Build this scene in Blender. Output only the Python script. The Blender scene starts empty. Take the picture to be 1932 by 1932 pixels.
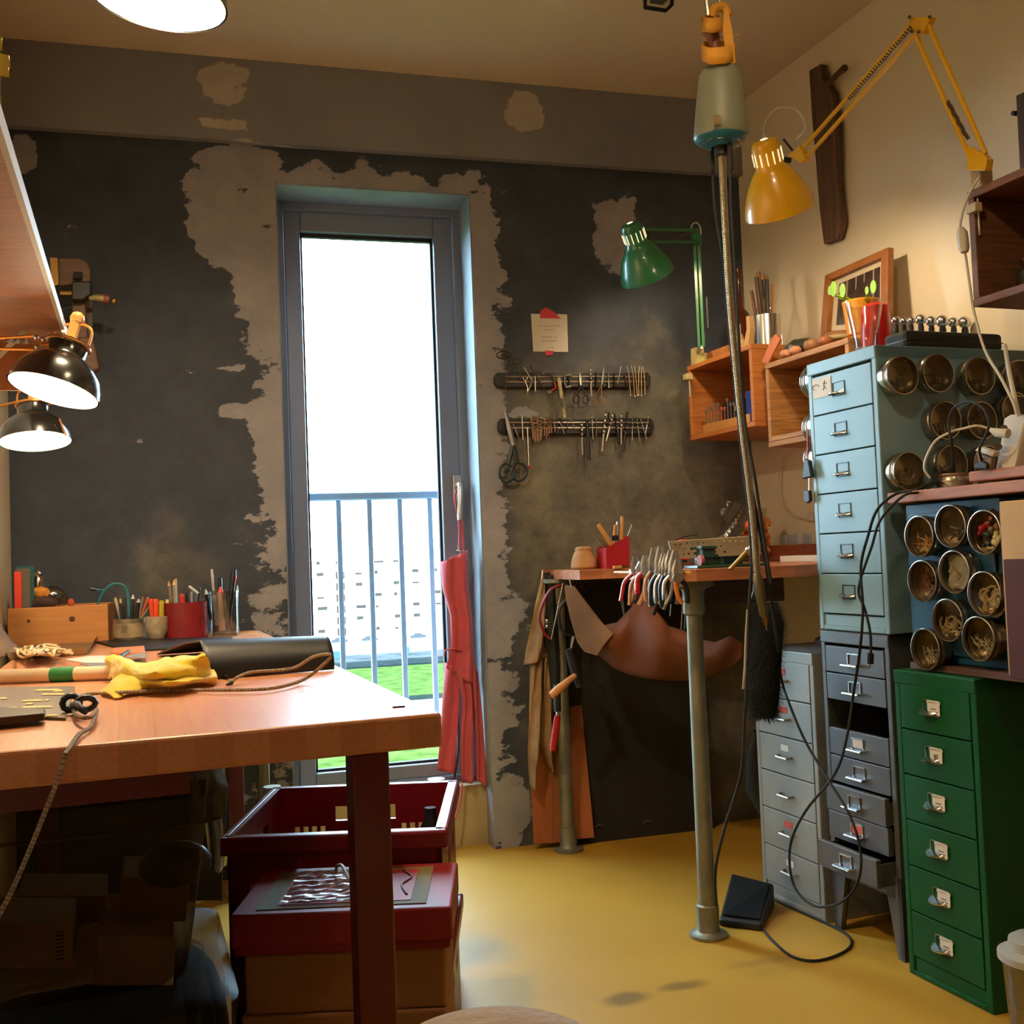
import bpy, math, random
import numpy as np
from mathutils import Vector, Matrix, Euler
V = Vector
sc = bpy.context.scene
COL = sc.collection
rnd = random.Random(7)

# ------------------------------------------------------------------ camera, world, exposure
CH, FPX = .94, 2020.0
def _basis(yaw=16, pitch=2.4, roll=2.2):
    y, p, r = map(math.radians, (yaw, pitch, roll))
    r0 = V((math.cos(y), -math.sin(y), 0)); f0 = V((math.sin(y), math.cos(y), 0)); z = V((0, 0, 1))
    f = f0*math.cos(p)+z*math.sin(p); u = -f0*math.sin(p)+z*math.cos(p)
    return r0*math.cos(r)-u*math.sin(r), r0*math.sin(r)+u*math.cos(r), f
CR, CU, CF = _basis()
CC = V((0, 0, CH))
cd = bpy.data.cameras.new('camera'); cam = bpy.data.objects.new('camera', cd); COL.objects.link(cam)
cam.matrix_world = Matrix(((CR.x, CU.x, -CF.x, CC.x), (CR.y, CU.y, -CF.y, CC.y), (CR.z, CU.z, -CF.z, CC.z), (0, 0, 0, 1)))
cd.sensor_width = 36; cd.lens = 36*FPX/1932; cd.clip_start = .05; cd.clip_end = 900
sc.camera = cam
w = bpy.data.worlds.new('world'); sc.world = w; w.use_nodes = True
bg = w.node_tree.nodes['Background']
bg.inputs[0].default_value = (.60, .81, 1.0, 1); bg.inputs[1].default_value = 31.0
sc.view_settings.view_transform = 'Standard'; sc.view_settings.look = 'None'
sc.view_settings.gamma = 1; sc.view_settings.use_curve_mapping = False
sc.view_settings.exposure = 0.0
WARM = (1, .66, .33)
sc.cycles.max_bounces = 8; sc.cycles.diffuse_bounces = 4; sc.cycles.transparent_max_bounces = 12
sc.cycles.sample_clamp_indirect = 6; sc.cycles.caustics_reflective = False; sc.cycles.caustics_refractive = False
sc.cycles.use_denoising = True

# ------------------------------------------------------------------ pixel -> point on a real plane
def ray(x, y): return CF+CR*((x-966)/FPX)-CU*((y-966)/FPX)
def PP(x, y, p0, n):
    d = ray(x, y); return CC+d*((V(p0)-CC).dot(n)/d.dot(n))
def PY(x, y, v): return PP(x, y, (0, v, 0), V((0, 1, 0)))
def PX(x, y, v): return PP(x, y, (v, 0, 0), V((1, 0, 0)))
def PZ(x, y, v): return PP(x, y, (0, 0, v), V((0, 0, 1)))
def PD(x, y, d): return CC+ray(x, y)*d
YW = 3.39; CEIL = 2.52
A4 = math.radians(4)
WU = V((math.sin(A4), -math.cos(A4), 0)); WN = V((-math.cos(A4), -math.sin(A4), 0)); W0 = V((1.86, YW, 0))
def PW(x, y, d): return PP(x, y, W0+WN*d, WN)
def WP(s, d, z): return W0+WU*s+WN*d+V((0, 0, z))
TA = math.radians(3.7)
TX = V((math.cos(TA), math.sin(TA), 0)); TY = V((-math.sin(TA), math.cos(TA), 0)); T0 = V((.276, 1.313, 0))
def TP(x, y, z): return T0+TX*x+TY*y+V((0, 0, z))
def TM(x, y, z, rz=0): return Matrix.Translation(TP(x, y, z)) @ Matrix.Rotation(TA+rz, 4, 'Z')

# ------------------------------------------------------------------ mesh builder
def frame_of(d):
    d = V(d).normalized(); a = V((0, 0, 1)) if abs(d.z) < .9 else V((1, 0, 0))
    x = a.cross(d).normalized(); return x, d.cross(x), d
class MB:
    def __init__(s): s.v = []; s.f = []; s.sm = []
    def add(s, vs, fs, sm=False):
        o = len(s.v); s.v += [V(p) for p in vs]
        for f in fs: s.f.append([i+o for i in f]); s.sm.append(sm)
        return s
    def box(s, c, d, R=None):
        c = V(c); q = []
        for k in range(8):
            p = V(((k & 1)-.5, ((k >> 1) & 1)-.5, (k >> 2)-.5)); p = V((p.x*d[0], p.y*d[1], p.z*d[2]))
            q.append(c+(R @ p if R else p))
        return s.add(q, [(0, 2, 3, 1), (4, 5, 7, 6), (0, 1, 5, 4), (2, 6, 7, 3), (0, 4, 6, 2), (1, 3, 7, 5)])
    def bx(s, a, b):
        return s.box([(a[i]+b[i])/2 for i in range(3)], [abs(b[i]-a[i]) for i in range(3)])
    def tube(s, pts, r, n=8, closed=False, cap=True):
        pts = [V(p) for p in pts]; m = len(pts)
        if not isinstance(r, (list, tuple)): r = [r]*m
        x = None; o = len(s.v); ring = []
        for i, p in enumerate(pts):
            if closed: t = (pts[(i+1) % m]-pts[i-1])
            else: t = pts[min(i+1, m-1)]-pts[max(i-1, 0)]
            t = t.normalized() if t.length > 1e-9 else V((0, 0, 1))
            if x is None: x = frame_of(t)[0]
            else:
                x = (x-t*x.dot(t)); x = x.normalized() if x.length > 1e-6 else frame_of(t)[0]
            y = t.cross(x)
            for k in range(n):
                a = 2*math.pi*k/n; ring.append(p+(x*math.cos(a)+y*math.sin(a))*r[i])
        fs = []
        for i in range(m if closed else m-1):
            j = (i+1) % m
            for k in range(n):
                l = (k+1) % n; fs.append((i*n+k, i*n+l, j*n+l, j*n+k))
        s.add(ring, fs, True)
        if cap and not closed:
            s.add([], []); s.f.append([o+k for k in range(n)][::-1]); s.sm.append(False)
            s.f.append([o+(m-1)*n+k for k in range(n)]); s.sm.append(False)
        return s
    def lathe(s, prof, o=(0, 0, 0), ax=(0, 0, 1), n=28, sm=True, cap=False):
        x, y, d = frame_of(ax); o = V(o); vs = []
        for r, h in prof:
            for k in range(n):
                a = 2*math.pi*k/n; vs.append(o+d*h+(x*math.cos(a)+y*math.sin(a))*max(r, 1e-5))
        fs = []
        for i in range(len(prof)-1):
            for k in range(n):
                l = (k+1) % n; fs.append((i*n+k, i*n+l, (i+1)*n+l, (i+1)*n+k))
        s.add(vs, fs, sm)
        if cap:
            b = len(s.v)-len(vs)
            s.f.append([b+k for k in range(n)][::-1]); s.sm.append(False)
            e = b+(len(prof)-1)*n; s.f.append([e+k for k in range(n)]); s.sm.append(False)
        return s
    def cyl(s, a, b, r, n=16): 
        a, b = V(a), V(b); return s.lathe([(r, 0), (r, (b-a).length)], a, b-a, n, True, True)
    def prism(s, poly, e):
        m = len(poly); e = V(e); vs = [V(p) for p in poly]+[V(p)+e for p in poly]
        fs = [list(range(m))[::-1], list(range(m, 2*m))]+[(i, (i+1) % m, (i+1) % m+m, i+m) for i in range(m)]
        return s.add(vs, fs)
    def ball(s, c, r, n=12, sc_=(1, 1, 1)):
        m = n//2; vs = []; c = V(c)
        for i in range(m+1):
            t = math.pi*i/m
            for k in range(n):
                a = 2*math.pi*k/n
                vs.append(c+V((math.sin(t)*math.cos(a)*sc_[0], math.sin(t)*math.sin(a)*sc_[1], math.cos(t)*sc_[2]))*r)
        fs = [(i*n+k, (i+1)*n+k, (i+1)*n+(k+1) % n, i*n+(k+1) % n) for i in range(m) for k in range(n)]
        return s.add(vs, fs, True)
    def grid(s, fn, nu, nv, sm=True):
        vs = [fn(i/nu, j/nv) for j in range(nv+1) for i in range(nu+1)]
        fs = [(j*(nu+1)+i, j*(nu+1)+i+1, (j+1)*(nu+1)+i+1, (j+1)*(nu+1)+i) for j in range(nv) for i in range(nu)]
        return s.add(vs, fs, sm)
    def xf(s, M):
        s.v = [M @ p for p in s.v]; return s
    def mesh(s, name, inv=None):
        me = bpy.data.meshes.new(name)
        me.from_pydata([tuple(inv @ p if inv else p) for p in s.v], [], s.f)
        me.polygons.foreach_set("use_smooth", s.sm); me.update()
        if any(s.sm): me.set_sharp_from_angle(angle=.75)
        return me
WM = {}
def thing(name, label, cat, loc=(0, 0, 0), group=None, M=None):
    o = bpy.data.objects.new(name, None); COL.objects.link(o); o.empty_display_size = .05
    M = M or Matrix.Translation(V(loc)); o.matrix_world = M; WM[o.name] = M
    o['label'] = label; o['category'] = cat
    if group: o['group'] = group
    return o
def part(name, mb, m, parent, bevel=0, label=None, local=False, solid=0, sub=0, kind=None):
    Mx = WM[parent.name]
    me = mb.mesh(name, None if local else Mx.inverted())
    o = bpy.data.objects.new(name, me); COL.objects.link(o); o.parent = parent; WM[o.name] = Mx
    me.materials.append(m)
    mods(o, bevel, solid, sub)
    if label: o['label'] = label
    if kind: o['kind'] = kind
    return o
def mods(o, bevel, solid, sub):
    if solid:
        k = o.modifiers.new('solid', 'SOLIDIFY'); k.thickness = solid; k.offset = 0
    if bevel:
        k = o.modifiers.new('bevel', 'BEVEL'); k.width = bevel; k.segments = 2; k.limit_method = 'ANGLE'; k.angle_limit = .7
    if sub:
        k = o.modifiers.new('sub', 'SUBSURF'); k.levels = sub; k.render_levels = sub
def solo(name, mb, m, label=None, cat=None, group=None, bevel=0, kind=None, solid=0, sub=0):
    lo = V([min(p[i] for p in mb.v) for i in range(3)]); hi = V([max(p[i] for p in mb.v) for i in range(3)])
    c = V(((lo.x+hi.x)/2, (lo.y+hi.y)/2, lo.z)); M = Matrix.Translation(c)
    me = mb.mesh(name, M.inverted()); o = bpy.data.objects.new(name, me); COL.objects.link(o)
    o.matrix_world = M; WM[o.name] = M; me.materials.append(m); mods(o, bevel, solid, sub)
    if label: o['label'] = label
    if cat: o['category'] = cat
    if group: o['group'] = group
    if kind: o['kind'] = kind
    return o
def struct(name, mb, m, bevel=0): return solo(name, mb, m, kind='structure', bevel=bevel)
KIDS = {}
def clone(root, M, label, group=None):
    r = root.copy(); COL.objects.link(r); r.matrix_world = M; WM[r.name] = M; r['label'] = label
    if group: r['group'] = group
    for ch in [o for o in root.children]:
        c = ch.copy(); COL.objects.link(c); c.parent = r; c.matrix_parent_inverse = ch.matrix_parent_inverse.copy()
        WM[c.name] = M
        for g in ch.children:
            d = g.copy(); COL.objects.link(d); d.parent = c; WM[d.name] = M
    return r

# ------------------------------------------------------------------ materials
def lin(c): return tuple((x/255/12.92 if x/255 <= .04045 else ((x/255+.055)/1.055)**2.4) for x in c)
MC = {}
def mat(name, col, rough=.5, metal=0, var=.12, vs=6, bump=0, bs=60, coat=0, trans=0, alpha=1, emit=0, ecol=None, stretch=None, col2=None, spec=.5, sheen=0):
    if name in MC: return MC[name]
    m = bpy.data.materials.new(name); m.use_nodes = True; nt = m.node_tree; N, L = nt.nodes, nt.links
    b = N['Principled BSDF']; c = lin(col)
    b.inputs['Roughness'].default_value = rough; b.inputs['Metallic'].default_value = metal
    b.inputs['Coat Weight'].default_value = coat; b.inputs['Transmission Weight'].default_value = trans
    b.inputs['Alpha'].default_value = alpha; b.inputs['Specular IOR Level'].default_value = spec
    b.inputs['Sheen Weight'].default_value = sheen
    tc = N.new('ShaderNodeTexCoord'); mp = N.new('ShaderNodeMapping'); L.new(tc.outputs['Object'], mp.inputs[0])
    if stretch: mp.inputs['Scale'].default_value = stretch
    nz = N.new('ShaderNodeTexNoise'); nz.inputs['Scale'].default_value = vs; nz.inputs['Detail'].default_value = 5
    L.new(mp.outputs[0], nz.inputs[0])
    rp = N.new('ShaderNodeValToRGB'); e = rp.color_ramp.elements
    e[0].position = .3; e[1].position = .7
    c2 = lin(col2) if col2 else tuple(min(1, x*(1+var)) for x in c)
    c1 = c if col2 else tuple(x*(1-var) for x in c)
    e[0].color = (*c1, 1); e[1].color = (*c2, 1)
    L.new(nz.outputs[0], rp.inputs[0]); L.new(rp.outputs[0], b.inputs['Base Color'])
    if bump:
        n2 = N.new('ShaderNodeTexNoise'); n2.inputs['Scale'].default_value = bs; L.new(mp.outputs[0], n2.inputs[0])
        bp = N.new('ShaderNodeBump'); bp.inputs['Strength'].default_value = bump; bp.inputs['Distance'].default_value = .004
        L.new(n2.outputs[0], bp.inputs['Height']); L.new(bp.outputs[0], b.inputs['Normal'])
    if emit:
        b.inputs['Emission Color'].default_value = (*(ecol or c), 1); b.inputs['Emission Strength'].default_value = emit
    MC[name] = m; return m
def wood(name, c1, c2, stretch=(2, 30, 30), rough=.5, vs=2.5, bump=.15, coat=0):
    m = mat(name, c1, rough, col2=c2, vs=vs, stretch=stretch, bump=bump, bs=8, coat=coat); return m
def glassy(name, tint=(235, 240, 240), a=.12, rough=.03, k=.9):
    """clear thin sheet: transparent mixed with a gloss"""
    if name in MC: return MC[name]
    m = bpy.data.materials.new(name); m.use_nodes = True; nt = m.node_tree; N, L = nt.nodes, nt.links
    N.remove(N['Principled BSDF']); o = N['Material Output']
    t = N.new('ShaderNodeBsdfTransparent'); g = N.new('ShaderNodeBsdfGlossy'); mx = N.new('ShaderNodeMixShader')
    t.inputs[0].default_value = (*lin(tint), 1); g.inputs['Roughness'].default_value = rough
    fr = N.new('ShaderNodeLayerWeight'); pw = N.new('ShaderNodeMath'); pw.operation = 'POWER'; pw.inputs[1].default_value = 4
    L.new(fr.outputs['Facing'], pw.inputs[0])
    ad = N.new('ShaderNodeMath'); ad.operation = 'MULTIPLY_ADD'; ad.inputs[1].default_value = k; ad.inputs[2].default_value = .035+a; ad.use_clamp = True
    L.new(pw.outputs[0], ad.inputs[0]); L.new(ad.outputs[0], mx.inputs[0])
    L.new(t.outputs[0], mx.inputs[1]); L.new(g.outputs[0], mx.inputs[2]); L.new(mx.outputs[0], o.inputs[0])
    MC[name] = m; return m
def emis(name, col, s):
    if name in MC: return MC[name]
    m = bpy.data.materials.new(name); m.use_nodes = True; nt = m.node_tree; N, L = nt.nodes, nt.links
    N.remove(N['Principled BSDF']); e = N.new('ShaderNodeEmission'); e.inputs[0].default_value = (*col, 1); e.inputs[1].default_value = s
    L.new(e.outputs[0], N['Material Output'].inputs[0]); MC[name] = m; return m

BLACK = mat('black_plastic', (22, 22, 24), .45); RUBBER = mat('black_rubber', (20, 20, 21), .7)
CHROME = mat('chrome', (215, 215, 215), .24, 1, .05); STEEL = mat('steel', (196, 193, 186), .36, 1, .15, 20)
BRASS = mat('brass', (176, 138, 78), .3, 1); WHITE = mat('white_plastic', (205, 198, 182), .4, var=.04)
PIPE = mat('galvanised_pipe', (140, 138, 120), .5, .75, .2, 14, .1)
PAPER = mat('paper', (208, 196, 178), .8, var=.04); PAPERW = mat('white_paper', (230, 226, 215), .8, var=.03)
REDP = mat('red_plastic', (170, 24, 28), .4); INK = mat('ink', (60, 56, 54), .7)
TAN = mat('tan_plastic', (205, 150, 80), .4)
BOARD = wood('crate_wood', (172, 100, 46), (206, 134, 70), (3, 3, 40)); LEATHER = mat('leather', (112, 62, 34), .75, col2=(82, 46, 26), spec=.2, vs=4, bump=.25, bs=40)
CLEAR = glassy('clear_glass'); CLEARP = glassy('clear_plastic', (225, 222, 210), .16, .15)

# ------------------------------------------------------------------ large structure: the plastered back wall
def grid_wall(name, x0, x1, z0, z1, Y, mask, m, step=.02, hole=None, depth=0):
    """wall face at y=Y built of small quads so that the patches of bare plaster can be stored per vertex"""
    xs = list(np.linspace(x0, x1, max(2, int((x1-x0)/step)+1))); zs = list(np.linspace(z0, z1, max(2, int((z1-z0)/step)+1)))
    nx, nz = len(xs), len(zs); vs = [(x, Y, z) for z in zs for x in xs]
    fs = [(j*nx+i, j*nx+i+1, (j+1)*nx+i+1, (j+1)*nx+i) for j in range(nz-1) for i in range(nx-1)]
    b = [(x0, Y+depth, z0), (x1, Y+depth, z0), (x1, Y+depth, z1), (x0, Y+depth, z1)]; o = len(vs); vs += b
    a = [0, nx-1, nz*nx-1, (nz-1)*nx]
    fs += [(o, o+3, o+2, o+1)]
    bot = list(range(nx)); top = [(nz-1)*nx+i for i in range(nx)]; lf = [j*nx for j in range(nz)]; rt = [j*nx+nx-1 for j in range(nz)]
    fs += [bot[::-1]+[o, o+1], top+[o+2, o+3], lf+[o+3, o], rt[::-1]+[o+1, o+2]]
    mb = MB(); mb.add(vs, fs); ob = solo(name, mb, m, kind='structure')
    at = ob.data.attributes.new('bare', 'FLOAT', 'POINT'); at2 = ob.data.attributes.new('worn', 'FLOAT', 'POINT')
    A = [mask(p[0], p[2]) for p in vs]
    at.data.foreach_set('value', [q[0] for q in A]); at2.data.foreach_set('value', [q[1] for q in A])
    return ob
def ell(x, y, rx, ry):
    p = PY(x, y, YW); k = 3.4/FPX; return (p.x, p.z, rx*k, ry*k)
BLOBS = [ell(1160, 447, 52, 80), ell(985, 222, 45, 42), ell(425, 165, 55, 38), ell(420, 238, 45, 14), ell(400, 420, 50, 70),
         ell(430, 350, 75, 70), ell(460, 300, 85, 30), ell(465, 540, 25, 50), ell(440, 775, 45, 9), ell(440, 700, 30, 8), ell(45, 290, 22, 35),
         ell(965, 1520, 45, 70), ell(925, 1330, 18, 160), ell(985, 778, 32, 12), ell(965, 1590, 20, 14),
         ell(1185, 380, 24, 18)]
def pline(pts): return [(PY(x, y, YW).z, PY(x, y, YW).x) for x, y in pts]
LEFTE = pline([(395, 270), (345, 385), (380, 470), (440, 530), (455, 650), (470, 700), (475, 900), (485, 1000), (465, 1200), (470, 1500)])[::-1]
RIGHTE = pline([(905, 310), (940, 400), (950, 600), (965, 800), (950, 1000), (985, 1150), (960, 1400), (955, 1500)])[::-1]
def interp(t, z):
    return float(np.interp(z, [q[0] for q in t], [q[1] for q in t]))
def sst(a, b, x):
    t = min(1, max(0, (x-a)/(b-a))); return t*t*(3-2*t)
def bare_mask(x, z):
    L = 0.0; k = .085
    if z < 2.24:
        if x < .24: L = max(L, sst(-k, k, x-interp(LEFTE, z))*(.95 if z > 1.15 else .6))
        if x > .85: L = max(L, sst(-k, k, interp(RIGHTE, z)-x))
        if .0 < x < .95 and z > 2.0: L = max(L, sst(-.05, .05, 2.205+.02*math.sin(x*40)-z)*sst(-.1, .02, x))
    for cx, cz, rx, rz in BLOBS:
        d = math.hypot((x-cx)/rx, (z-cz)/rz); L = max(L, sst(1.25, .7, d))
    # worn, half rubbed-through paint: low on the wall to the side of the door
    W = sst(.8, 1.1, x)*sst(1.85, 1.35, z)*.8
    if x < .2: W = max(W, .25*sst(1.2, .9, z))
    return L, W
def wall_mat(name, beam=False):
    m = bpy.data.materials.new(name); m.use_nodes = True; nt = m.node_tree; N, L = nt.nodes, nt.links
    b = N['Principled BSDF']; b.inputs['Roughness'].default_value = .62; b.inputs['Specular IOR Level'].default_value = .35
    geo = N.new('ShaderNodeNewGeometry')
    def noise(s, d, sx=(1, 1, 1), rg=.6):
        mp = N.new('ShaderNodeMapping'); mp.inputs['Scale'].default_value = sx; L.new(geo.outputs['Position'], mp.inputs[0])
        n = N.new('ShaderNodeTexNoise'); n.inputs['Scale'].default_value = s; n.inputs['Detail'].default_value = d; n.inputs['Roughness'].default_value = rg
        L.new(mp.outputs[0], n.inputs[0]); return n.outputs[0]
    def mth(op, a, c, d=None, cl=False):
        n = N.new('ShaderNodeMath'); n.operation = op; n.use_clamp = cl
        for i, q in enumerate((a, c, d)):
            if q is None: continue
            if isinstance(q, (int, float)): n.inputs[i].default_value = q
            else: L.new(q, n.inputs[i])
        return n.outputs[0]
    def at(nm):
        n = N.new('ShaderNodeAttribute'); n.attribute_name = nm; return n.outputs['Fac']
    def ramp(v, st):
        r = N.new('ShaderNodeValToRGB'); e = r.color_ramp.elements
        while len(e) < len(st): e.new(.5)
        for q, (p, c) in zip(e, st): q.position = p; q.color = (*lin(c), 1)
        L.new(v, r.inputs[0]); return r.outputs[0]
    def mix(f, a, c):
        n = N.new('ShaderNodeMix'); n.data_type = 'RGBA'; L.new(f, n.inputs[0]); L.new(a, n.inputs[6]); L.new(c, n.inputs[7]); return n.outputs[2]
    def step(v, a, c):
        n = N.new('ShaderNodeMapRange'); n.interpolation_type = 'SMOOTHSTEP'; L.new(v, n.inputs[0]); n.inputs[1].default_value = a; n.inputs[2].default_value = c; return n.outputs[0]
    brush = noise(9, 6, (1, 1, 1.9)); fine = noise(40, 5); low = noise(2.2, 4); mid = noise(7, 5, (1, 1, 1), .7)
    if beam: dark = ramp(low, [(.3, (122, 124, 134)), (.7, (142, 142, 148))])
    else: dark = ramp(mid, [(.3, (46, 53, 66)), (.6, (60, 67, 80)), (.8, (82, 87, 96))])
    worn = ramp(mid, [(.3, (74, 74, 70)), (.5, (104, 100, 90)), (.72, (134, 127, 112))])
    light = ramp(mid, [(.3, (168, 164, 164)), (.7, (190, 184, 178))] if beam else [(.3, (134, 134, 146)), (.7, (162, 159, 164))])
    wv = mth('ADD', at('worn'), mth('MULTIPLY', mth('SUBTRACT', low, .5), 1.6)); c1 = mix(step(wv, .25, .75), dark, worn)
    # brush strokes at the edge of the unpainted strips
    lv = mth('ADD', at('bare'), mth('MULTIPLY', mth('SUBTRACT', brush, .5), 2.3))
    lv = mth('ADD', lv, mth('MULTIPLY', mth('SUBTRACT', fine, .5), .5))
    c2 = mix(step(lv, .5, .62), c1, light)
    L.new(c2, b.inputs['Base Color'])
    bp = N.new('ShaderNodeBump'); bp.inputs['Strength'].default_value = .25; bp.inputs['Distance'].default_value = .006
    L.new(mth('ADD', mth('MULTIPLY', fine, .4), brush), bp.inputs['Height']); L.new(bp.outputs[0], b.inputs['Normal'])
    return m
WALLM = wall_mat('patchy_plaster'); BEAMM = wall_mat('beam_plaster', True)
DX0, DX1, DZ = .238, .870, 2.145 
REVM = mat('reveal_skylit', (152, 168, 178), .6, col2=(118, 132, 142), vs=5, bump=.15, bs=30)  # skylight on the door reveal put into this lighter blue-grey
#         # the door opening
LW0 = V((-.545, YW, 0))                   # left wall runs from here towards the camera
grid_wall('wall_back', -.75, DX0, 0, 2.26, YW, bare_mask, WALLM, depth=.3)
grid_wall('wall_back_side', DX1, 1.95, 0, 2.26, YW, bare_mask, WALLM, depth=.3)
grid_wall('wall_back_lintel', DX0, DX1, DZ, 2.26, YW, bare_mask, WALLM, depth=.3)
grid_wall('wall_back_beam', -.75, 1.95, 2.26, CEIL+.02, YW-.03, bare_mask, BEAMM, depth=.33)
PAINTW = mat('warm_white_paint', (232, 220, 194), .75, var=.03, vs=2, bump=.06, bs=120)
CEILM = mat('ceiling_paint', (214, 200, 180), .85, var=.04, vs=1.5)
struct('wall_back_door_upstand', MB().bx((DX0-.02, 3.47, 0), (DX1+.02, 3.66, .195)), mat('upstand_plaster', (176, 160, 120), .8, var=.15, bump=.2))
mb = MB(); a = WP(-.35, 0, 0); b_ = WP(5.2, 0, 0); mb.prism([a, b_, b_+V((.2, 0, 0)), a+V((.2, 0, 0))], (0, 0, CEIL+.02)); struct('wall_right', mb, PAINTW)
d = V((math.sin(A4), -math.cos(A4), 0)); a = LW0-d*.3; b_ = LW0+d*5.0
mb = MB(); mb.prism([a, a+V((-.2, 0, 0)), b_+V((-.2, 0, 0)), b_], (0, 0, CEIL+.02)); struct('wall_left', mb, PAINTW)
struct('wall_front', MB().bx((-1.2, -1.9, 0), (2.6, -1.7, CEIL)), mat('dark_unseen_wall', (70, 58, 46), .8, var=.4, vs=3))  # unseen wall, coloured dark to cut the light it bounces
struct('ceiling', MB().bx((-1.2, -1.9, CEIL), (2.6, 3.66, CEIL+.15)), CEILM)
struct('trim_1', MB().bx((DX1-.004, YW+.004, .195), (DX1-.0005, 3.545, DZ-.004)), REVM)  # thin linings added to carry the skylit reveal colour
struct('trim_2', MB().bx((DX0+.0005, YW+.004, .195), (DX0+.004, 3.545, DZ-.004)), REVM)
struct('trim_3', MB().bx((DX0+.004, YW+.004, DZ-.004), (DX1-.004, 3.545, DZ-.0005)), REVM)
# floor: poured yellow resin, with dark spots and a greyish reflection painted in
fm = mat('yellow_resin_floor', (178, 134, 42), .52, col2=(188, 146, 54), vs=2.5, spec=.35)
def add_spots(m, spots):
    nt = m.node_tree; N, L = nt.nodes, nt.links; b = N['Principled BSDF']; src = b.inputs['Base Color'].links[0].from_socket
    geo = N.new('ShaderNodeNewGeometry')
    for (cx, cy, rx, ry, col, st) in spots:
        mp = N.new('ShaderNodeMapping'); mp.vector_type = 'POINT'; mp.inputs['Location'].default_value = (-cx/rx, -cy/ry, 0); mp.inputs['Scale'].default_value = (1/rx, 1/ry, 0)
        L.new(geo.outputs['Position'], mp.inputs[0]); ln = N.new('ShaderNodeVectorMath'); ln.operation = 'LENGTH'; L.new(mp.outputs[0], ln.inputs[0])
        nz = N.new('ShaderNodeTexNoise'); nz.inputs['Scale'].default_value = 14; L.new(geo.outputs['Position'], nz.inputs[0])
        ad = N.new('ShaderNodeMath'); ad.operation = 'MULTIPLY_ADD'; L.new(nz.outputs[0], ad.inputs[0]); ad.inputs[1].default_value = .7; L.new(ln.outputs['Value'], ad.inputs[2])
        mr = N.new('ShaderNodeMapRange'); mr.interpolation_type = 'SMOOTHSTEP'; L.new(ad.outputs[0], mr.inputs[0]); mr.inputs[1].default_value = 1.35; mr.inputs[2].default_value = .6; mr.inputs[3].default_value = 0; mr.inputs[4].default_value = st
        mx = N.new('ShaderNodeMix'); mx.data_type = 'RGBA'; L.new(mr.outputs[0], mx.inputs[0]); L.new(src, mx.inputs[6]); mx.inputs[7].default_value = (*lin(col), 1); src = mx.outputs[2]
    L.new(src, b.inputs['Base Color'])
sp = []
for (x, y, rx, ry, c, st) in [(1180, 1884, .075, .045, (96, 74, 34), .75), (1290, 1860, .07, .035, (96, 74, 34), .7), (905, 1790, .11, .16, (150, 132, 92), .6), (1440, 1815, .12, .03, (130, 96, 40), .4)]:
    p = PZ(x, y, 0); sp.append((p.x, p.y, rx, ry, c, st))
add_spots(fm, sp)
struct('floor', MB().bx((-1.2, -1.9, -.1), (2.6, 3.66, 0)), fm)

# ------------------------------------------------------------------ the balcony door, railing and the view outside
FRM = mat('door_frame_grey', (120, 128, 146), .38, .1, .05)
FY = 3.545
GX0, GX1, GZ0, GZ1 = .325, .775, .262, 2.045
dm = MB()
dm.bx((DX0, FY, .195), (DX0+.032, FY+.07, DZ)); dm.bx((DX1-.028, FY, .195), (DX1, FY+.07, DZ)); dm.bx((DX0+.032, FY, DZ-.03), (DX1-.028, FY+.07, DZ)); dm.bx((DX0+.032, FY, .195), (DX1-.028, FY+.07, .215))
door = struct('door_1', dm, FRM, bevel=.003); WM[door.name] = door.matrix_world.copy() if False else WM[door.name]
s = MB(); s.bx((DX0+.034, FY+.008, .217), (GX0, FY+.062, DZ-.032)); s.bx((GX1, FY+.008, .217), (DX1-.03, FY+.062, DZ-.032)); s.bx((GX0, FY+.008, GZ1), (GX1, FY+.062, DZ-.032)); s.bx((GX0, FY+.008, .217), (GX1, FY+.062, GZ0))
part('sash', s, FRM, door, bevel=.004)
s = MB()
for a, b_ in (((GX0, FY+.03, GZ0), (GX0+.008, FY+.05, GZ1)), ((GX1-.008, FY+.03, GZ0), (GX1, FY+.05, GZ1)), ((GX0, FY+.03, GZ1-.012), (GX1, FY+.05, GZ1)), ((GX0, FY+.03, GZ0), (GX1, FY+.05, GZ0+.008))): s.bx(a, b_)
part('gasket', s, RUBBER, door)
part('pane', MB().bx((GX0+.002, FY+.036, GZ0+.002), (GX1-.002, FY+.040, GZ1-.002)), glassy('window_glass', (245, 250, 250), .0, .0), door)
h = part('handle_plate', MB().bx((.812, FY-.004, 1.135), (.842, FY+.008, 1.225)), STEEL, door, bevel=.003)
hm = MB().tube([(.827, FY, 1.19), (.827, FY-.045, 1.19), (.825, FY-.05, 1.17), (.820, FY-.05, 1.07)], [.009, .009, .010, .009], 10)
part('handle', hm, STEEL, h)
rl = thing('balcony_railing', 'grey metal balcony railing with upright bars outside the glass door', 'railing', (.55, 3.82, .16))
RM = mat('railing_paint', (150, 170, 186), .5)
part('top_rail', MB().bx((-.4, 3.79, 1.163), (1.5, 3.84, 1.19)), RM, rl, bevel=.004)
part('bottom_rail', MB().bx((-.4, 3.80, .30), (1.5, 3.83, .33)), RM, rl, bevel=.003)
for i in range(-6, 9):
    x = .449+.1095*i+.005; part('baluster', MB().bx((x-.009, 3.805, .33), (x+.009, 3.825, 1.163)), RM, rl, bevel=.002)
part('bracket', MB().bx((-.4, 3.64, .24), (-.36, 3.84, .3)), RM, rl); part('bracket', MB().bx((1.46, 3.64, .24), (1.5, 3.84, .3)), RM, rl)
GZ = -20.0
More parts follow.
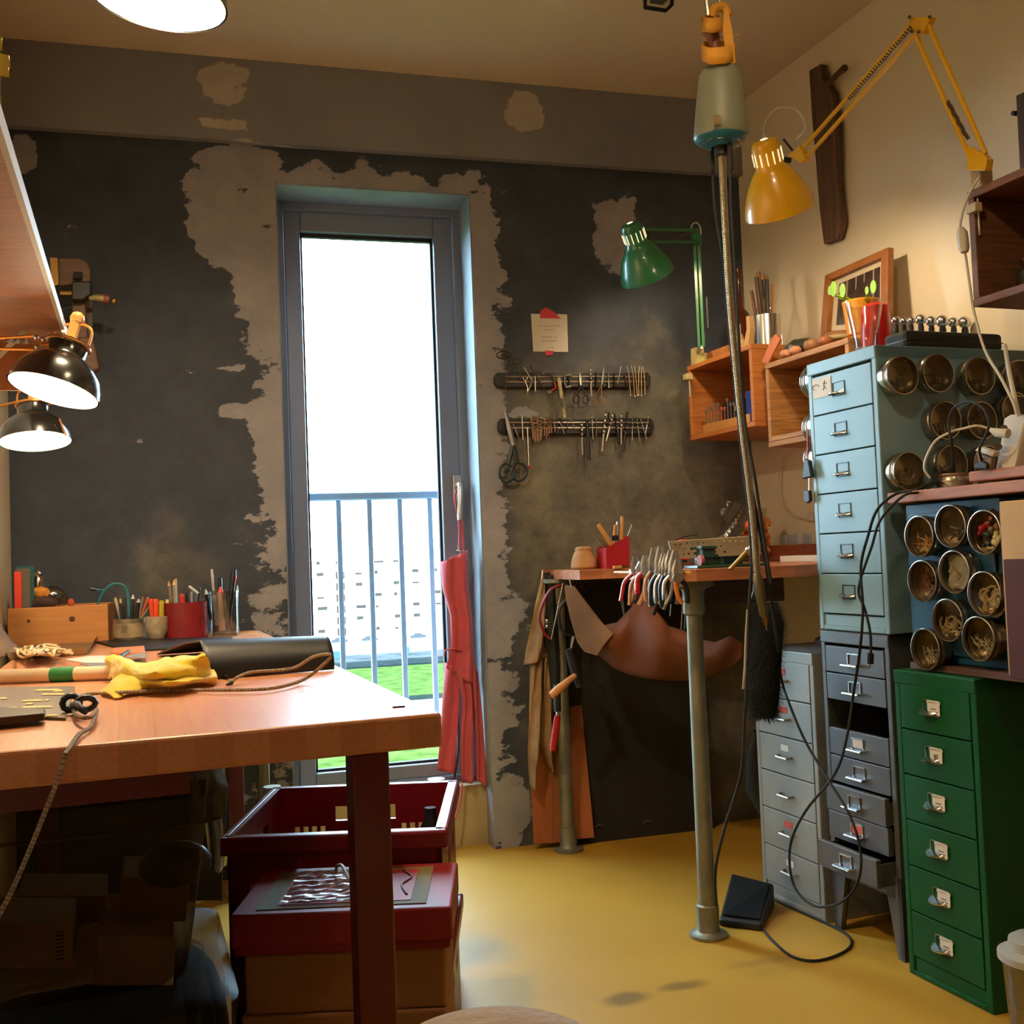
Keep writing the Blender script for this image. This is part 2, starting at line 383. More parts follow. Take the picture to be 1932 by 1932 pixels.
def gstrip(name, y0, y1, col, dz=0, var=.2, vs=.4, h=.2, kind='structure', bump=0):
    o = solo(name, MB().bx((-260, y0, GZ-h), (260, y1, GZ+dz)), mat(name, col, 1, var=var, vs=vs, bump=bump, bs=3, spec=0), kind=kind); return o
gstrip('ground_lawn', 4.2, 128, (50, 64, 28), var=.45); gstrip('ground_path', 128, 160, (86, 84, 80), .03)
gstrip('ground_bank_edge', 160, 165, (22, 30, 28), .1); gstrip('ground_meadow', 165, 214, (48, 62, 28), var=.4)
gstrip('ground_canal_bank', 214, 224, (26, 32, 32), .3); gstrip('ground_quay', 224, 240, (52, 55, 56), .5, var=.35, vs=.15)
gstrip('ground_road', 240, 420, (140, 142, 142), .1)
bl = thing('apartment_block', 'pale far apartment block seen through the balcony railing', 'building', (50, 292, GZ))
BW = mat('pale_facade', (214, 206, 192), .9); DKW = mat('far_window', (52, 47, 44), .8, spec=0); BRN = mat('far_brown_panel', (58, 42, 32), .8, spec=0)
part('facade', MB().bx((-130, 292, GZ), (220, 306, GZ+24.5)), BW, bl)
part('roof', MB().bx((-131, 291, GZ+24.5), (221, 307, GZ+25.2)), BW, bl)
k = 0
for fl in range(7):
    for i in range(-3, 22):
        if (i*7+fl*5) % 3 == 0: continue
        x = i*5.2-8; z = GZ+2.5+fl*3.05; k += 1
        part('window', MB().bx((x, 291.8, z), (x+rnd.choice((.9, 1.8, 2.6)), 292.1, z+rnd.choice((.5, .9)))), DKW, bl)
for fl in range(6):
    z = GZ+1.5+fl*3.05; part('stair_window', MB().bx((33.5, 291.6, z), (35.8, 292.1, z+2.0)), BRN, bl)
CARM = mat('car_paint', (24, 26, 34), .5); CARB = mat('car_paint_blue', (20, 60, 80), .5)
for i, (x, lab) in enumerate(((24, 'dark car parked left of the grey baluster on the far road'), (31, 'dark car parked below the brown stair windows on the far road'), (39, 'dark car parked on the far road between two balusters'), (52, 'dark car parked at the far road end nearest the apron'))):
    c = MB().prism([(x, 284, GZ+.3), (x+4.2, 284, GZ+.3), (x+4.2, 284, GZ+.9), (x+3.4, 284, GZ+1.0), (x+2.8, 284, GZ+1.5), (x+1.2, 284, GZ+1.5), (x+.6, 284, GZ+1.0), (x, 284, GZ+.9)], (0, 1.7, 0))
    solo('car', c, CARM, lab, 'car', 'cars on the far road', bevel=.05)
for x, lab in ((25.5, 'small blue container on the quay left of the middle baluster'), (40.5, 'small blue container on the quay beside the door edge')):
    solo('container', MB().bx((x, 232, GZ+.5), (x+1.6, 234, GZ+2.2)), CARB, lab, 'container', 'containers on the quay', bevel=.05)
# ------------------------------------------------------------------ drawer cabinets along the right-hand wall
def fm4(o, x, y):           # frame with x along the front, y into the depth, z up
    x = V(x); y = V(y); z = x.cross(y); o = V(o)
    return Matrix(((x.x, y.x, z.x, o.x), (x.y, y.y, z.y, o.y), (x.z, y.z, z.z, o.z), (0, 0, 0, 1)))
def cabinet(name, label, s0, s1, d, z0, h, dep, m, slots, style, legs=0, top=.03, group='metal drawer cabinets', yaw=0):
    """slots: list of (zlo, zhi, pulled-out, missing, card material)"""
    M = fm4(WP(s0, d, z0), WU, -WN) @ Matrix.Rotation(yaw, 4, 'Z'); t = thing(name, label, 'cabinet', group=group, M=M); W = s1-s0; zb = legs
    b = MB(); fr = .016
    b.bx((0, 0, zb), (fr, dep, h)).bx((W-fr, 0, zb), (W, dep, h)).bx((fr, dep-.01, zb), (W-fr, dep, h)).bx((0, -.002, h-top), (W, dep, h)).bx((fr, 0, zb), (W-fr, dep, zb+.012))
    b.bx((fr, .004, zb), (W-fr, .012, slots[-1][0]-.002))
    part('body', b, m, t, bevel=.0025, local=True)
    if legs:
        for i, (x, y) in enumerate(((0, 0), (W, 0), (0, dep), (W, dep))):
            sx = 1 if x == 0 else -1; sy = 1 if y == 0 else -1
            l = MB().prism([(x, y, zb+.05), (x+sx*.06, y, zb+.05), (x+sx*.022, y, 0), (x, y, 0)], (0, sy*.012, 0)).prism([(x, y, zb+.05), (x, y+sy*.06, zb+.05), (x, y+sy*.022, 0), (x, y, 0)], (sx*.012, 0, 0))
            part('leg', l, m, t, local=True)
    lastdark = mat('drawer_gap', (12, 12, 12), .9)
    for i, (a, c, out, miss, card) in enumerate(slots):
        if miss: continue
        g = MB().bx((fr+.002, -out-.001, a+.0015), (W-fr-.002, .012-out, c-.0015))
        g.bx((fr+.004, .012-out, a+.003), (W-fr-.004, dep-.06-out, a+.006)).bx((fr+.004, .012-out, a+.003), (fr+.007, dep-.06-out, c-.012)).bx((W-fr-.007, .012-out, a+.003), (W-fr-.004, dep-.06-out, c-.012)).bx((fr+.004, dep-.064-out, a+.003), (W-fr-.004, dep-.06-out, c-.012))
        dr = part('drawer', g, m, t, bevel=.0015, local=True)
        mid = W/2; zc = (a+c)/2; y = -out-.001
        if style == 'helmer':
            hh = MB()
            for q in ((mid-.030, mid-.0285), (mid+.0145, mid+.016)): hh.bx((q[0]-.0, y-.002, zc-.012), (q[1], y, zc+.022))
            hh.bx((mid-.030, y-.002, zc+.0205), (mid+.016, y, zc+.022)).bx((mid-.030, y-.002, zc-.012), (mid+.016, y, zc-.0105))
            part('label_frame', hh, STEEL if card else mat('wire_dark', (60, 70, 74), .4, .7), dr, local=True)
            hp = MB(); n = 10; vs = []
            for j in range(n+1):
                u = j/n; x = mid-.04+.055*u; pr = .022*math.sin(math.pi*u)**.6
                vs += [(x, y, zc+.001), (x, y-pr, zc-.005), (x, y-pr, zc-.0075), (x, y, zc-.005)]
            fs = [(j*4+q, j*4+(q+1) % 4, (j+1)*4+(q+1) % 4, (j+1)*4+q) for j in range(n) for q in range(4)]
            hp.add(vs, fs, True); part('handle', hp, CHROME, dr, local=True)
            if card:
                cm = MB().bx((mid-.014, y-.004, zc-.008), (mid+.022, y-.0025, zc+.022)).bx((mid-.016, y-.004, zc+.016), (mid+.024, y-.0025, zc+.0195))
                cp = part('label_card', cm, PAPERW, dr, local=True)
        elif style == 'old':
            hh = MB()
            hh.bx((mid-.022, y-.003, zc-.006), (mid-.0195, y, zc+.018)).bx((mid+.0195, y-.003, zc-.006), (mid+.022, y, zc+.018)).bx((mid-.022, y-.003, zc+.0155), (mid+.022, y, zc+.018))
            part('label_frame', hh, CHROME, dr, local=True)
            hp = MB().tube([(mid-.03, y, zc-.008), (mid-.028, y-.016, zc-.010), (mid+.028, y-.016, zc-.010), (mid+.03, y, zc-.008)], .0032, 8).bx((mid-.03, y-.014, zc-.0085), (mid+.03, y, zc-.0065))
            part('handle', hp, CHROME, dr, local=True)
            if card: part('label_card', MB().bx((mid-.018, y-.002, zc-.004), (mid+.018, y-.0005, zc+.015)), card if card is not True else PAPER, dr, local=True)
        else:
            hp = MB().tube([(mid-.028, y, zc), (mid-.024, y-.014, zc-.002), (mid+.024, y-.014, zc-.002), (mid+.028, y, zc)], .0035, 8)
            part('handle', hp, STEEL, dr, local=True)
            if card:
                cm = MB().bx((mid-.018, y-.0015, zc+.014), (mid+.016, y, zc+.030)); part('label_card', cm, card if card is not True else PAPERW, dr, local=True)
    return t
def text(s, size, M, m, parent, name='lettering'):
    c = bpy.data.curves.new('font_text', 'FONT'); c.body = s; c.size = size; c.extrude = .0002; c.align_x = 'CENTER'
    c.materials.append(m); o = bpy.data.objects.new(name, c); COL.objects.link(o); o.parent = parent
    me = bpy.data.meshes.new_from_object(o); me.transform(M); bpy.data.objects.remove(o)
    o = bpy.data.objects.new(name, me); COL.objects.link(o); o.parent = parent; WM[o.name] = WM[parent.name]; return o
GREEN = mat('green_enamel', (6, 74, 34), .48, var=.05, spec=.25, coat=0, bump=.03, bs=200)
BLUEG = mat('pale_blue_enamel', (132, 168, 182), .4, var=.04, bump=.03, bs=200)
DGREY = mat('dark_grey_steel', (92, 92, 92), .4, .3, .15, 8, .06)
SILV = mat('silver_hammered', (142, 144, 138), .45, .15, .1, 10, .08)
TEAL = mat('petrol_blue_enamel', (14, 66, 92), .4, var=.06)
ORC = mat('orange_label', (214, 84, 66), .7)
def six(n, top, bot, card=None, pitch=None):
    z = top; h = pitch or (top-bot)/n; return [(top-h*(i+1), top-h*i, 0, False, (card[i] if card else None)) for i in range(n)]
gc = cabinet('drawer_cabinet', 'dark green metal cabinet of six drawers standing on the yellow floor', 1.299, 1.540, .499, 0, .66, .42, GREEN, six(6, .632, .042, [PAPERW]*6), 'helmer')
for dr in [o for o in gc.children if o.name.startswith('drawer')]:
    lc = [q for q in dr.children if q.name.startswith('label_card')]
    if lc: 
        bb = [V(q) for q in lc[0].data.vertices[0].co[:] and [tuple(v.co) for v in lc[0].data.vertices]]
        x0 = min(q.x for q in bb); x1 = max(q.x for q in bb); z0 = min(q.z for q in bb); z1 = max(q.z for q in bb); y0 = min(q.y for q in bb)
        idx = round((.632-z1)/.0983)
        if idx == 1: text('80', .013, Matrix.Translation(((x0+x1)/2, y0-.0004, z0+.008)) @ Matrix.Rotation(math.pi/2, 4, 'X'), INK, dr)
        else:
            q = MB()
            for j, (p0, p1) in enumerate(((.2, .8), (.3, .7))): q.bx((x0+(x1-x0)*p0, y0-.0006, z0+.006+.006*j), (x0+(x1-x0)*p1, y0-.0002, z0+.0075+.006*j))
            part('lettering', q, INK, dr, local=True)
bc = cabinet('drawer_cabinet', 'pale blue-grey metal cabinet of six drawers on top of the dark steel cabinet', 1.0, 1.259, .47, .732, .66, .445, BLUEG, six(6, .625, .040), 'helmer', top=.03)
st = MB().bx((.022, -.0026, .570), (.095, -.0018, .618)); stk = part('sticker', st, PAPERW, bc, local=True)
sd = MB().tube([(.035+.014*math.cos(a*.5), -.0032, .598+.006*math.sin(a*.5)) for a in range(10)], .0007, 5).tube([(.072, -.0032, .610), (.068, -.0032, .597), (.076, -.0032, .588)], .0008, 5).tube([(.066, -.0032, .604), (.080, -.0032, .602)], .0008, 5).tube([(.070, -.0032, .597), (.064, -.0032, .586)], .0008, 5)
part('drawing', sd, INK, stk, local=True)
sl = []; z = .695
for i in range(8):
    out = (0, 0, 0, 0, .0, .018, .014, .05)[i]; card = (None, None, None, TAN if False else PAPER, None, None, ORC, None)[i]
    sl.append((z-.0665, z, out, i == 2, card)); z -= .0665
dc = cabinet('drawer_cabinet', 'dark steel cabinet on tapered legs with one drawer missing, under the pale blue cabinet', 1.0, 1.252, .47, 0, .73, .42, DGREY, sl, 'old', legs=.135, top=.03)
sc_ = cabinet('drawer_cabinet', 'low silver metal cabinet of six drawers with red and white stickers beside the bench', .690, .965, .472, 0, .668, .42, SILV, six(6, .640, .040, [ORC, ORC, PAPERW, None, ORC, PAPERW]), 'bar')
# teal cabinet standing on the green one, with a wooden top
tc_ = thing('wall_cabinet', 'petrol blue metal cabinet covered in round tins above the green drawers', 'cabinet', group=None, M=fm4(WP(1.302, .45, .678), WU, -WN))
b = MB().bx((0, .004, 0), (.275, .35, .345)); part('body', b, TEAL, tc_, bevel=.003, local=True)
part('door', MB().bx((.018, -.004, .018), (.262, .004, .322)), TEAL, tc_, bevel=.003, local=True)
PINK = wood('rosy_wood', (150, 98, 76), (176, 120, 94), (20, 3, 20), .6)
solo('wooden_board', MB().prism([WP(1.285, .48, 1.026), WP(2.1, .50, 1.026), WP(2.1, .06, 1.026), WP(1.285, .06, 1.026)], (0, 0, .024)), PINK, 'rosy wooden board lying on top of the petrol blue cabinet', 'board', bevel=.003)
solo('wooden_plank', MB().prism([WP(1.49, .44, 1.058), WP(2.1, .46, 1.058), WP(2.1, .2, 1.058), WP(1.49, .18, 1.058)], (0, 0, .022)), PINK, 'shorter rosy plank raised on the wooden board under the power strip', 'plank', bevel=.004)
solo('spacer_block', MB().prism([WP(1.6, .40, 1.050), WP(2.0, .40, 1.050), WP(2.0, .25, 1.050), WP(1.6, .25, 1.050)], (0, 0, .008)), BLACK, 'thin dark spacer between the rosy board and plank', 'block')
solo('shelf_board', MB().prism([WP(1.32, .47, .662), WP(2.2, .49, .662), WP(2.2, .06, .662), WP(1.32, .06, .662)], (0, 0, .014)), wood('brown_board', (70, 42, 26), (92, 58, 36)), 'thin brown board between the green drawers and the petrol blue cabinet', 'board')
S9 = (PW(1892, 1130, .475)-W0).dot(WU)
for i, (s0, dd, z1, th, c, lab) in enumerate(((S9+.024, .496, 1.005, .010, (92, 80, 62), 'grey-brown card sheet standing against the petrol blue cabinet'), (S9+.040, .51, 1.010, .012, (186, 152, 104), 'tan card sheet standing in front of the grey-brown one'), (S9+.072, .54, .90, .02, (66, 24, 18), 'dark red book standing at the end of the card sheets'))):
    solo('card_sheet' if i < 2 else 'book', MB().prism([WP(s0, dd, .677), WP(s0+.5, dd+.02, .677), WP(s0+.5, dd+.02-th, .677), WP(s0, dd-th, .677)], (0, 0, z1-.677)), mat('card%d' % i, c, .8), lab, 'cardboard' if i < 2 else 'book', bevel=.002)

# ------------------------------------------------------------------ round tins with clear lids
TINM = mat('tin_metal', (178, 168, 150), .25, .95, .05); LIDG = glassy('tin_lid_glass', (235, 228, 212), .0, .05)
TCOL = {}
def tin(c, n, label, r=.0445, dep=.036, fill=None, seed=0, up=(0, 0, 1)):
    """c: centre of the tin's foot on the sheet metal, n: outward"""
    n = V(n).normalized(); y = n; x = V(up).cross(y).normalized(); zz = x.cross(y)*-1
    M = Matrix(((x.x, zz.x, y.x, c.x), (x.y, zz.y, y.y, c.y), (x.z, zz.z, y.z, c.z), (0, 0, 0, 1)))
    t = thing('tin', label, 'tin', group='round tins with clear lids', M=M)
    part('body', MB().lathe([(0, .002), (r*.94, .002), (r*.94, 0), (r*.96, dep*.55)], n=28), TINM, t, local=True)
    part('rim', MB().lathe([(r*.965, dep*.5), (r, dep*.52), (r, dep*.72), (r*.985, dep*.74), (r*.985, dep*.8), (r, dep*.82), (r, dep*.99), (r*.985, dep), (r*.945, dep), (r*.945, dep*.95)], n=28), TINM, t, local=True)
    part('lid_window', MB().lathe([(0, dep*.97), (r*.945, dep*.97)], n=28), LIDG, t, local=True)
    g = random.Random(seed); q = MB(); kind = fill or 'dark'
    if kind == 'beads':
        cols = [((190, 30, 50), 6), ((40, 46, 60), 6), ((205, 190, 120), 9), ((150, 90, 60), 6), ((120, 110, 96), 5)]
        for ci, (col, k) in enumerate(cols):
            q = MB(); ang = (2.6, 3.9, 5.6, 1.0, .3)[ci]
            for i in range(k): q.ball((math.cos(ang)*r*.45+g.uniform(-.3, .3)*r, math.sin(ang)*r*.45+g.uniform(-.3, .3)*r, dep*.3+g.random()*.012), r*g.uniform(.09, .2), 8)
            part('beads', q, mat('bead%d' % ci, col, .4), t, local=True, kind='stuff')
        return t
    col, w_ = {'rings': ((190, 170, 130), .0032), 'hooks': ((165, 150, 110), .0028), 'pins': ((170, 160, 140), .0013), 'bag': ((200, 200, 195), .0), 'gold': ((190, 140, 60), .0015), 'rust': ((120, 80, 50), .0012), 'dark': ((90, 76, 52), .0018)}[kind]
    if kind == 'bag':
        q.grid(lambda u, v: V(((u-.5)*1.5*r, (v-.5)*1.6*r, dep*.4+.006*g.random())), 12, 12); part('bag', q, mat('crinkled_bag', (178, 178, 172), .25), t, local=True)
        a = MB().tube([(-.012, .012, dep*.75), (.006, -.016, dep*.75), (.012, -.010, dep*.75)], .0016, 6, closed=True); part('gold_triangle', a, BRASS, t, local=True); return t
    n_ = {'rings': 16, 'hooks': 12, 'pins': 30, 'gold': 14, 'rust': 34, 'dark': 8}[kind]
    for i in range(n_):
        a = g.uniform(0, 6.28); rr = g.random()**.5*r*.62; cx, cy = math.cos(a)*rr, -abs(math.sin(a)*rr)*.9-.004 if kind != 'rust' else math.sin(a)*rr
        b = g.uniform(0, 6.28); L = r*g.uniform(.45, .85)
        if kind in ('rings', 'hooks') and i % 3: q.tube([(cx+math.cos(k*.6+b)*L*.5, cy+math.sin(k*.6+b)*L*.5, dep*.4+.004*g.random()) for k in range(8)], w_, 6)
        else: q.tube([(cx-math.cos(b)*L/2, cy-math.sin(b)*L/2, dep*.3+.006*g.random()), (cx+math.cos(b)*L/2, cy+math.sin(b)*L/2, dep*.4+.006*g.random())], w_, 5)
    part('findings', q, mat('fill_'+kind, col, .4, .3), t, local=True, kind='stuff')
    return t
tp = [((1730, 1012), 'gold', 'round tin reflecting the bright door, top row on the petrol cabinet'), ((1789, 993), 'dark', 'round tin with brass scraps, top middle of the petrol cabinet'), ((1853, 1004), 'beads', 'round tin full of red, blue and yellow beads'),
      ((1736, 1096), 'rust', 'round tin filled with rusty brown wire on the petrol cabinet'), ((1796, 1079), 'bag', 'round tin holding a crinkled bag and a gold triangle'), ((1853, 1120), 'rings', 'round tin filled with thick pale rings'),
      ((1784, 1170), 'hooks', 'round tin with one large pale hook and small screws'), ((1742, 1225), 'pins', 'lowest tin on the petrol cabinet, holding thin bent pins'), ((1842, 1205), 'pins', 'round tin of silver eyelets at the petrol cabinet bottom')]
for i, ((x, y), k, lab) in enumerate(tp):
    p = PW(x+4, y, .454+.036); tin(p-WN*.034, WN, lab, fill=k, seed=i)
SP0 = WP(1.259, 0, 0)
sp_ = [((1703, 708), 'dark', 'round tin with a card strip inside, first of the upper row on the blue cabinet'), ((1771, 704), 'dark', 'second tin of the upper row on the blue cabinet side'), ((1849, 709), 'dark', 'third tin of the upper row on the blue cabinet side'), ((1925, 714), 'dark', 'fourth tin of the upper row, behind the white cables'),
       ((1785, 793), 'dark', 'tin behind the black cable loop on the blue cabinet side'), ((1853, 793), 'rust', 'tin inside the black cable loop on the blue cabinet side'), ((1918, 775), 'dark', 'tin partly hidden above the power strip'),
       ((1716, 889), 'pins', 'lower tin nearest the drawer fronts on the blue cabinet side'), ((1797, 876), 'dark', 'lower tin directly above the tin lying on the wood'), ((1865, 876), 'dark', 'lower tin half hidden by the white plugs')]
for i, ((x, y), k, lab) in enumerate(sp_):
    p = PP(x, y, SP0+WU*.036, WU); tin(p-WU*.035, WU, lab, fill=k, seed=20+i)
SPB = WP(1.0, 0, 0)
for i, ((x, y), lab) in enumerate((((1518, 722), 'tin on the far side of the blue cabinet beside its top drawer'), ((1524, 808), 'tin on the far side of the blue cabinet beside its second drawer'), ((1527, 868), 'tin on the far side of the blue cabinet above the black tool'))):
    z = PW(x, y, .45).z; tin(WP(1.0, .425, z), -WU, lab, fill='dark', seed=40+i)
p = PW(1806, 924, .35); tin(V((p.x, p.y, 1.0505)), (0, 0, 1), 'round tin lying flat on the rosy board', fill='rust', seed=50, up=(0, 1, 0))
p = PW(1930, 905, .30); tin(V((p.x, p.y, 1.0805)), (0, 0, 1), 'round tin lying flat on the short rosy plank', fill='dark', seed=51, up=(0, 1, 0))

# ------------------------------------------------------------------ crates used as wall shelves
def crate(label, s0, s1, z0, z1, d, m, th=.016, dep=None, group='wooden crates on the wall'):
    M = fm4(WP(s0, d, z0), WU, -WN); t = thing('crate_shelf', label, 'shelf', group=group, M=M); W = s1-s0; H = z1-z0; dep = dep or d-.002
    part('top_board', MB().bx((0, 0, H-th), (W, dep, H)), m, t, bevel=.002, local=True)
    part('bottom_board', MB().bx((0, 0, 0), (W, dep, th)), m, t, bevel=.002, local=True)
    part('side_board', MB().bx((0, .001, th), (th, dep, H-th)), m, t, bevel=.002, local=True)
    part('side_board', MB().bx((W-th, .001, th), (W, dep, H-th)), m, t, bevel=.002, local=True)
    part('back_board', MB().bx((th, dep-.012, th), (W-th, dep-.002, H-th)), m, t, local=True)
    return t
CW2 = wood('worn_crate_wood', (140, 92, 46), (196, 142, 84), (3, 3, 40), .6)
CW3 = wood('dark_crate_wood', (92, 54, 32), (124, 80, 50), (3, 3, 40), .6)
crate('open wooden crate on the wall holding bits and a blue box, beside the green lamp', .10, .49, 1.305, 1.556, .30, BOARD)
crate('open wooden crate on the wall between the green lamp crate and the blue cabinet', .558, .945, 1.232, 1.480, .30, CW2)
crate('dark high wooden crate on the wall holding a glass bowl, carrying the yellow lamp', 1.385, 1.80, 1.456, 1.716, .30, CW3, .018)
# inner divider of the first crate stands proud with a stained side
solo('crate_insert', MB().prism([WP(.16, .285, 1.322), WP(.44, .285, 1.322), WP(.44, .27, 1.322), WP(.16, .27, 1.322)], (0, 0, .028)), TAN, 'small tan wooden bit block in the crate beside the green lamp', 'block', bevel=.002)
g = random.Random(3)
for i in range(12):
    s = .175+.019*i; hh = g.uniform(.03, .06); o = WP(s, .278, 1.350)
    t = MB().lathe([(.0018, 0), (.0018, hh), (.0045, hh+.003), (.005, hh+.010), (.001, hh+.013)], o, (0, 0, 1), 8)
    solo('rotary_bit', t, STEEL if i not in (5, 6) else mat('pink_stone', (196, 110, 100), .8), ('pink grinding bit standing in the tan block in the corner crate' if i in (5, 6) else 'steel rotary bit standing in the tan block in the corner crate'), 'bit', 'rotary bits in the block')
solo('blue_box', MB().prism([WP(.415, .28, 1.322), WP(.468, .28, 1.322), WP(.468, .12, 1.322), WP(.415, .12, 1.322)], (0, 0, .1)), mat('blue_plastic', (30, 52, 140), .4), 'small blue plastic box in the crate beside the green lamp', 'box', bevel=.003)
bk = thing('black_power_tool', 'small black tool with a tan sticker lying in the crate beside the green lamp', 'tool', WP(.24, .2, 1.322))
part('casing', MB().prism([WP(.17, .22, 1.36), WP(.30, .22, 1.36), WP(.32, .22, 1.40), WP(.29, .22, 1.425), WP(.18, .22, 1.42), WP(.16, .22, 1.40)], -WN*.07), BLACK, bk, bevel=.006)
part('sticker', MB().prism([WP(.255, .222, 1.385), WP(.285, .222, 1.385), WP(.285, .222, 1.41), WP(.255, .222, 1.41)], -WN*.003), PAPER, bk)
part('foot', MB().prism([WP(.16, .22, 1.322), WP(.25, .22, 1.322), WP(.24, .22, 1.37), WP(.19, .22, 1.37)], -WN*.05), BLACK, bk)
for i, (s, z, L, c, lab) in enumerate(((.62, 1.254, .06, (24, 30, 26), 'short black marker lying in the middle wall crate'), (.67, 1.262, .10, (214, 44, 34), 'red pen lying on the ledge of the middle wall crate'), (.72, 1.254, .07, (120, 30, 26), 'dark red tool handle in the middle wall crate'))):
    solo('pen', MB().cyl(WP(s, .27, z), WP(s+L, .26, z+.004), .006, 10), mat('pen%d' % i, c, .4), lab, 'pen', 'pens in the middle crate')
solo('ledge_strip', MB().prism([WP(.576, .30, 1.2485), WP(.925, .30, 1.2485), WP(.925, .285, 1.2485), WP(.576, .285, 1.2485)], (0, 0, .014)), CW2, 'thin wooden ledge strip at the front of the middle wall crate', 'strip', bevel=.001)

# driftwood board on the wall
dw = thing('driftwood_board', 'long dark weathered plank hanging upright on the cream wall', 'wood', WP(.56, .01, 1.86))
DWM = wood('driftwood', (70, 48, 34), (104, 74, 54), (30, 30, 2), .85, 3, .6)
pts = [(1540, 135), (1562, 122), (1566, 150), (1582, 175), (1590, 240), (1592, 340), (1600, 420), (1592, 452), (1568, 462), (1560, 400), (1552, 300), (1545, 220)]
part('plank', MB().prism([PW(x, y, .012) for x, y in pts], WN*.028), DWM, dw, bevel=.004)
part('branch_stub', MB().tube([PW(1562, 160, .04), PW(1578, 142, .05), PW(1594, 128, .06)], [.010, .008, .011], 8), DWM, dw)

# ------------------------------------------------------------------ lamps
BULB = {}
def bulb_mat(n, s): return emis(n, (1, .77, .48), s)
def shade_prof(r, L):
    # bell shade, from the rim (0) to the cap (L), outside then back inside
    out = [(r, 0), (r*.99, .05*L), (r*.90, .20*L), (r*.72, .40*L), (r*.50, .56*L), (r*.40, .62*L), (r*.40, .90*L), (r*.33, .97*L), (r*.12, L)]
    ins = [(a*.965-.0006, b-.0015) for a, b in out[::-1]]; ins[-1] = (r*.97, 0)
    return out, ins
def lamp_head(parent, c, ax, r, L, m, inner, watt, name='shade', slots=True, wmat='lamp_glow', bulb=True):
    out, ins = shade_prof(r, L); ax = V(ax).normalized()
    part(name, MB().lathe(out, c, ax, 36), m, parent)
    part('reflector', MB().lathe(ins, c, ax, 36), inner, parent)
    x, y, d = frame_of(ax)
    if slots:
        e = emis('slot_glow', (1, .72, .38), 1.6); q = MB()
        for k in range(14):
            a = 2*math.pi*k/14; dd = x*math.cos(a)+y*math.sin(a); p = V(c)+ax*L*.76+dd*(r*.402)
            q.box(p, (.0022, .003, L*.17), Matrix((dd.cross(ax), dd, ax)).transposed())
        part('cooling_slots', q, e, parent, label='glowing cooling slots')
    if bulb:
        part('bulb', MB().ball(V(c)+ax*(L*.30), r*.30, 14), bulb_mat(wmat, watt), parent, label='lit bulb')
def rod(p, a, b, r, m, name='rod', n=8): part(name, MB().cyl(a, b, r, n), m, p)
YEL = mat('yellow_enamel', (226, 170, 18), .3, var=.03, coat=.5); GRN = mat('green_lamp_enamel', (30, 110, 70), .32, var=.05, coat=.4)
WIN = mat('white_enamel_inside', (240, 236, 225), .5, var=.01); SPRG = mat('spring_dark', (84, 66, 48), .5, .5)
def bar_pair(p, a, b, off, m, wdt=.008, name='arm'):
    for k, s in enumerate((-1, 1)):
        o = off*s; dd = (b-a).normalized(); mb_ = MB()
        x = WN.copy(); y = dd.cross(x).normalized(); R = Matrix((x, y, dd)).transposed()
        mb_.box((a+b)/2+o, (wdt, wdt, (b-a).length), R); part(name, mb_, m, p, bevel=.001)
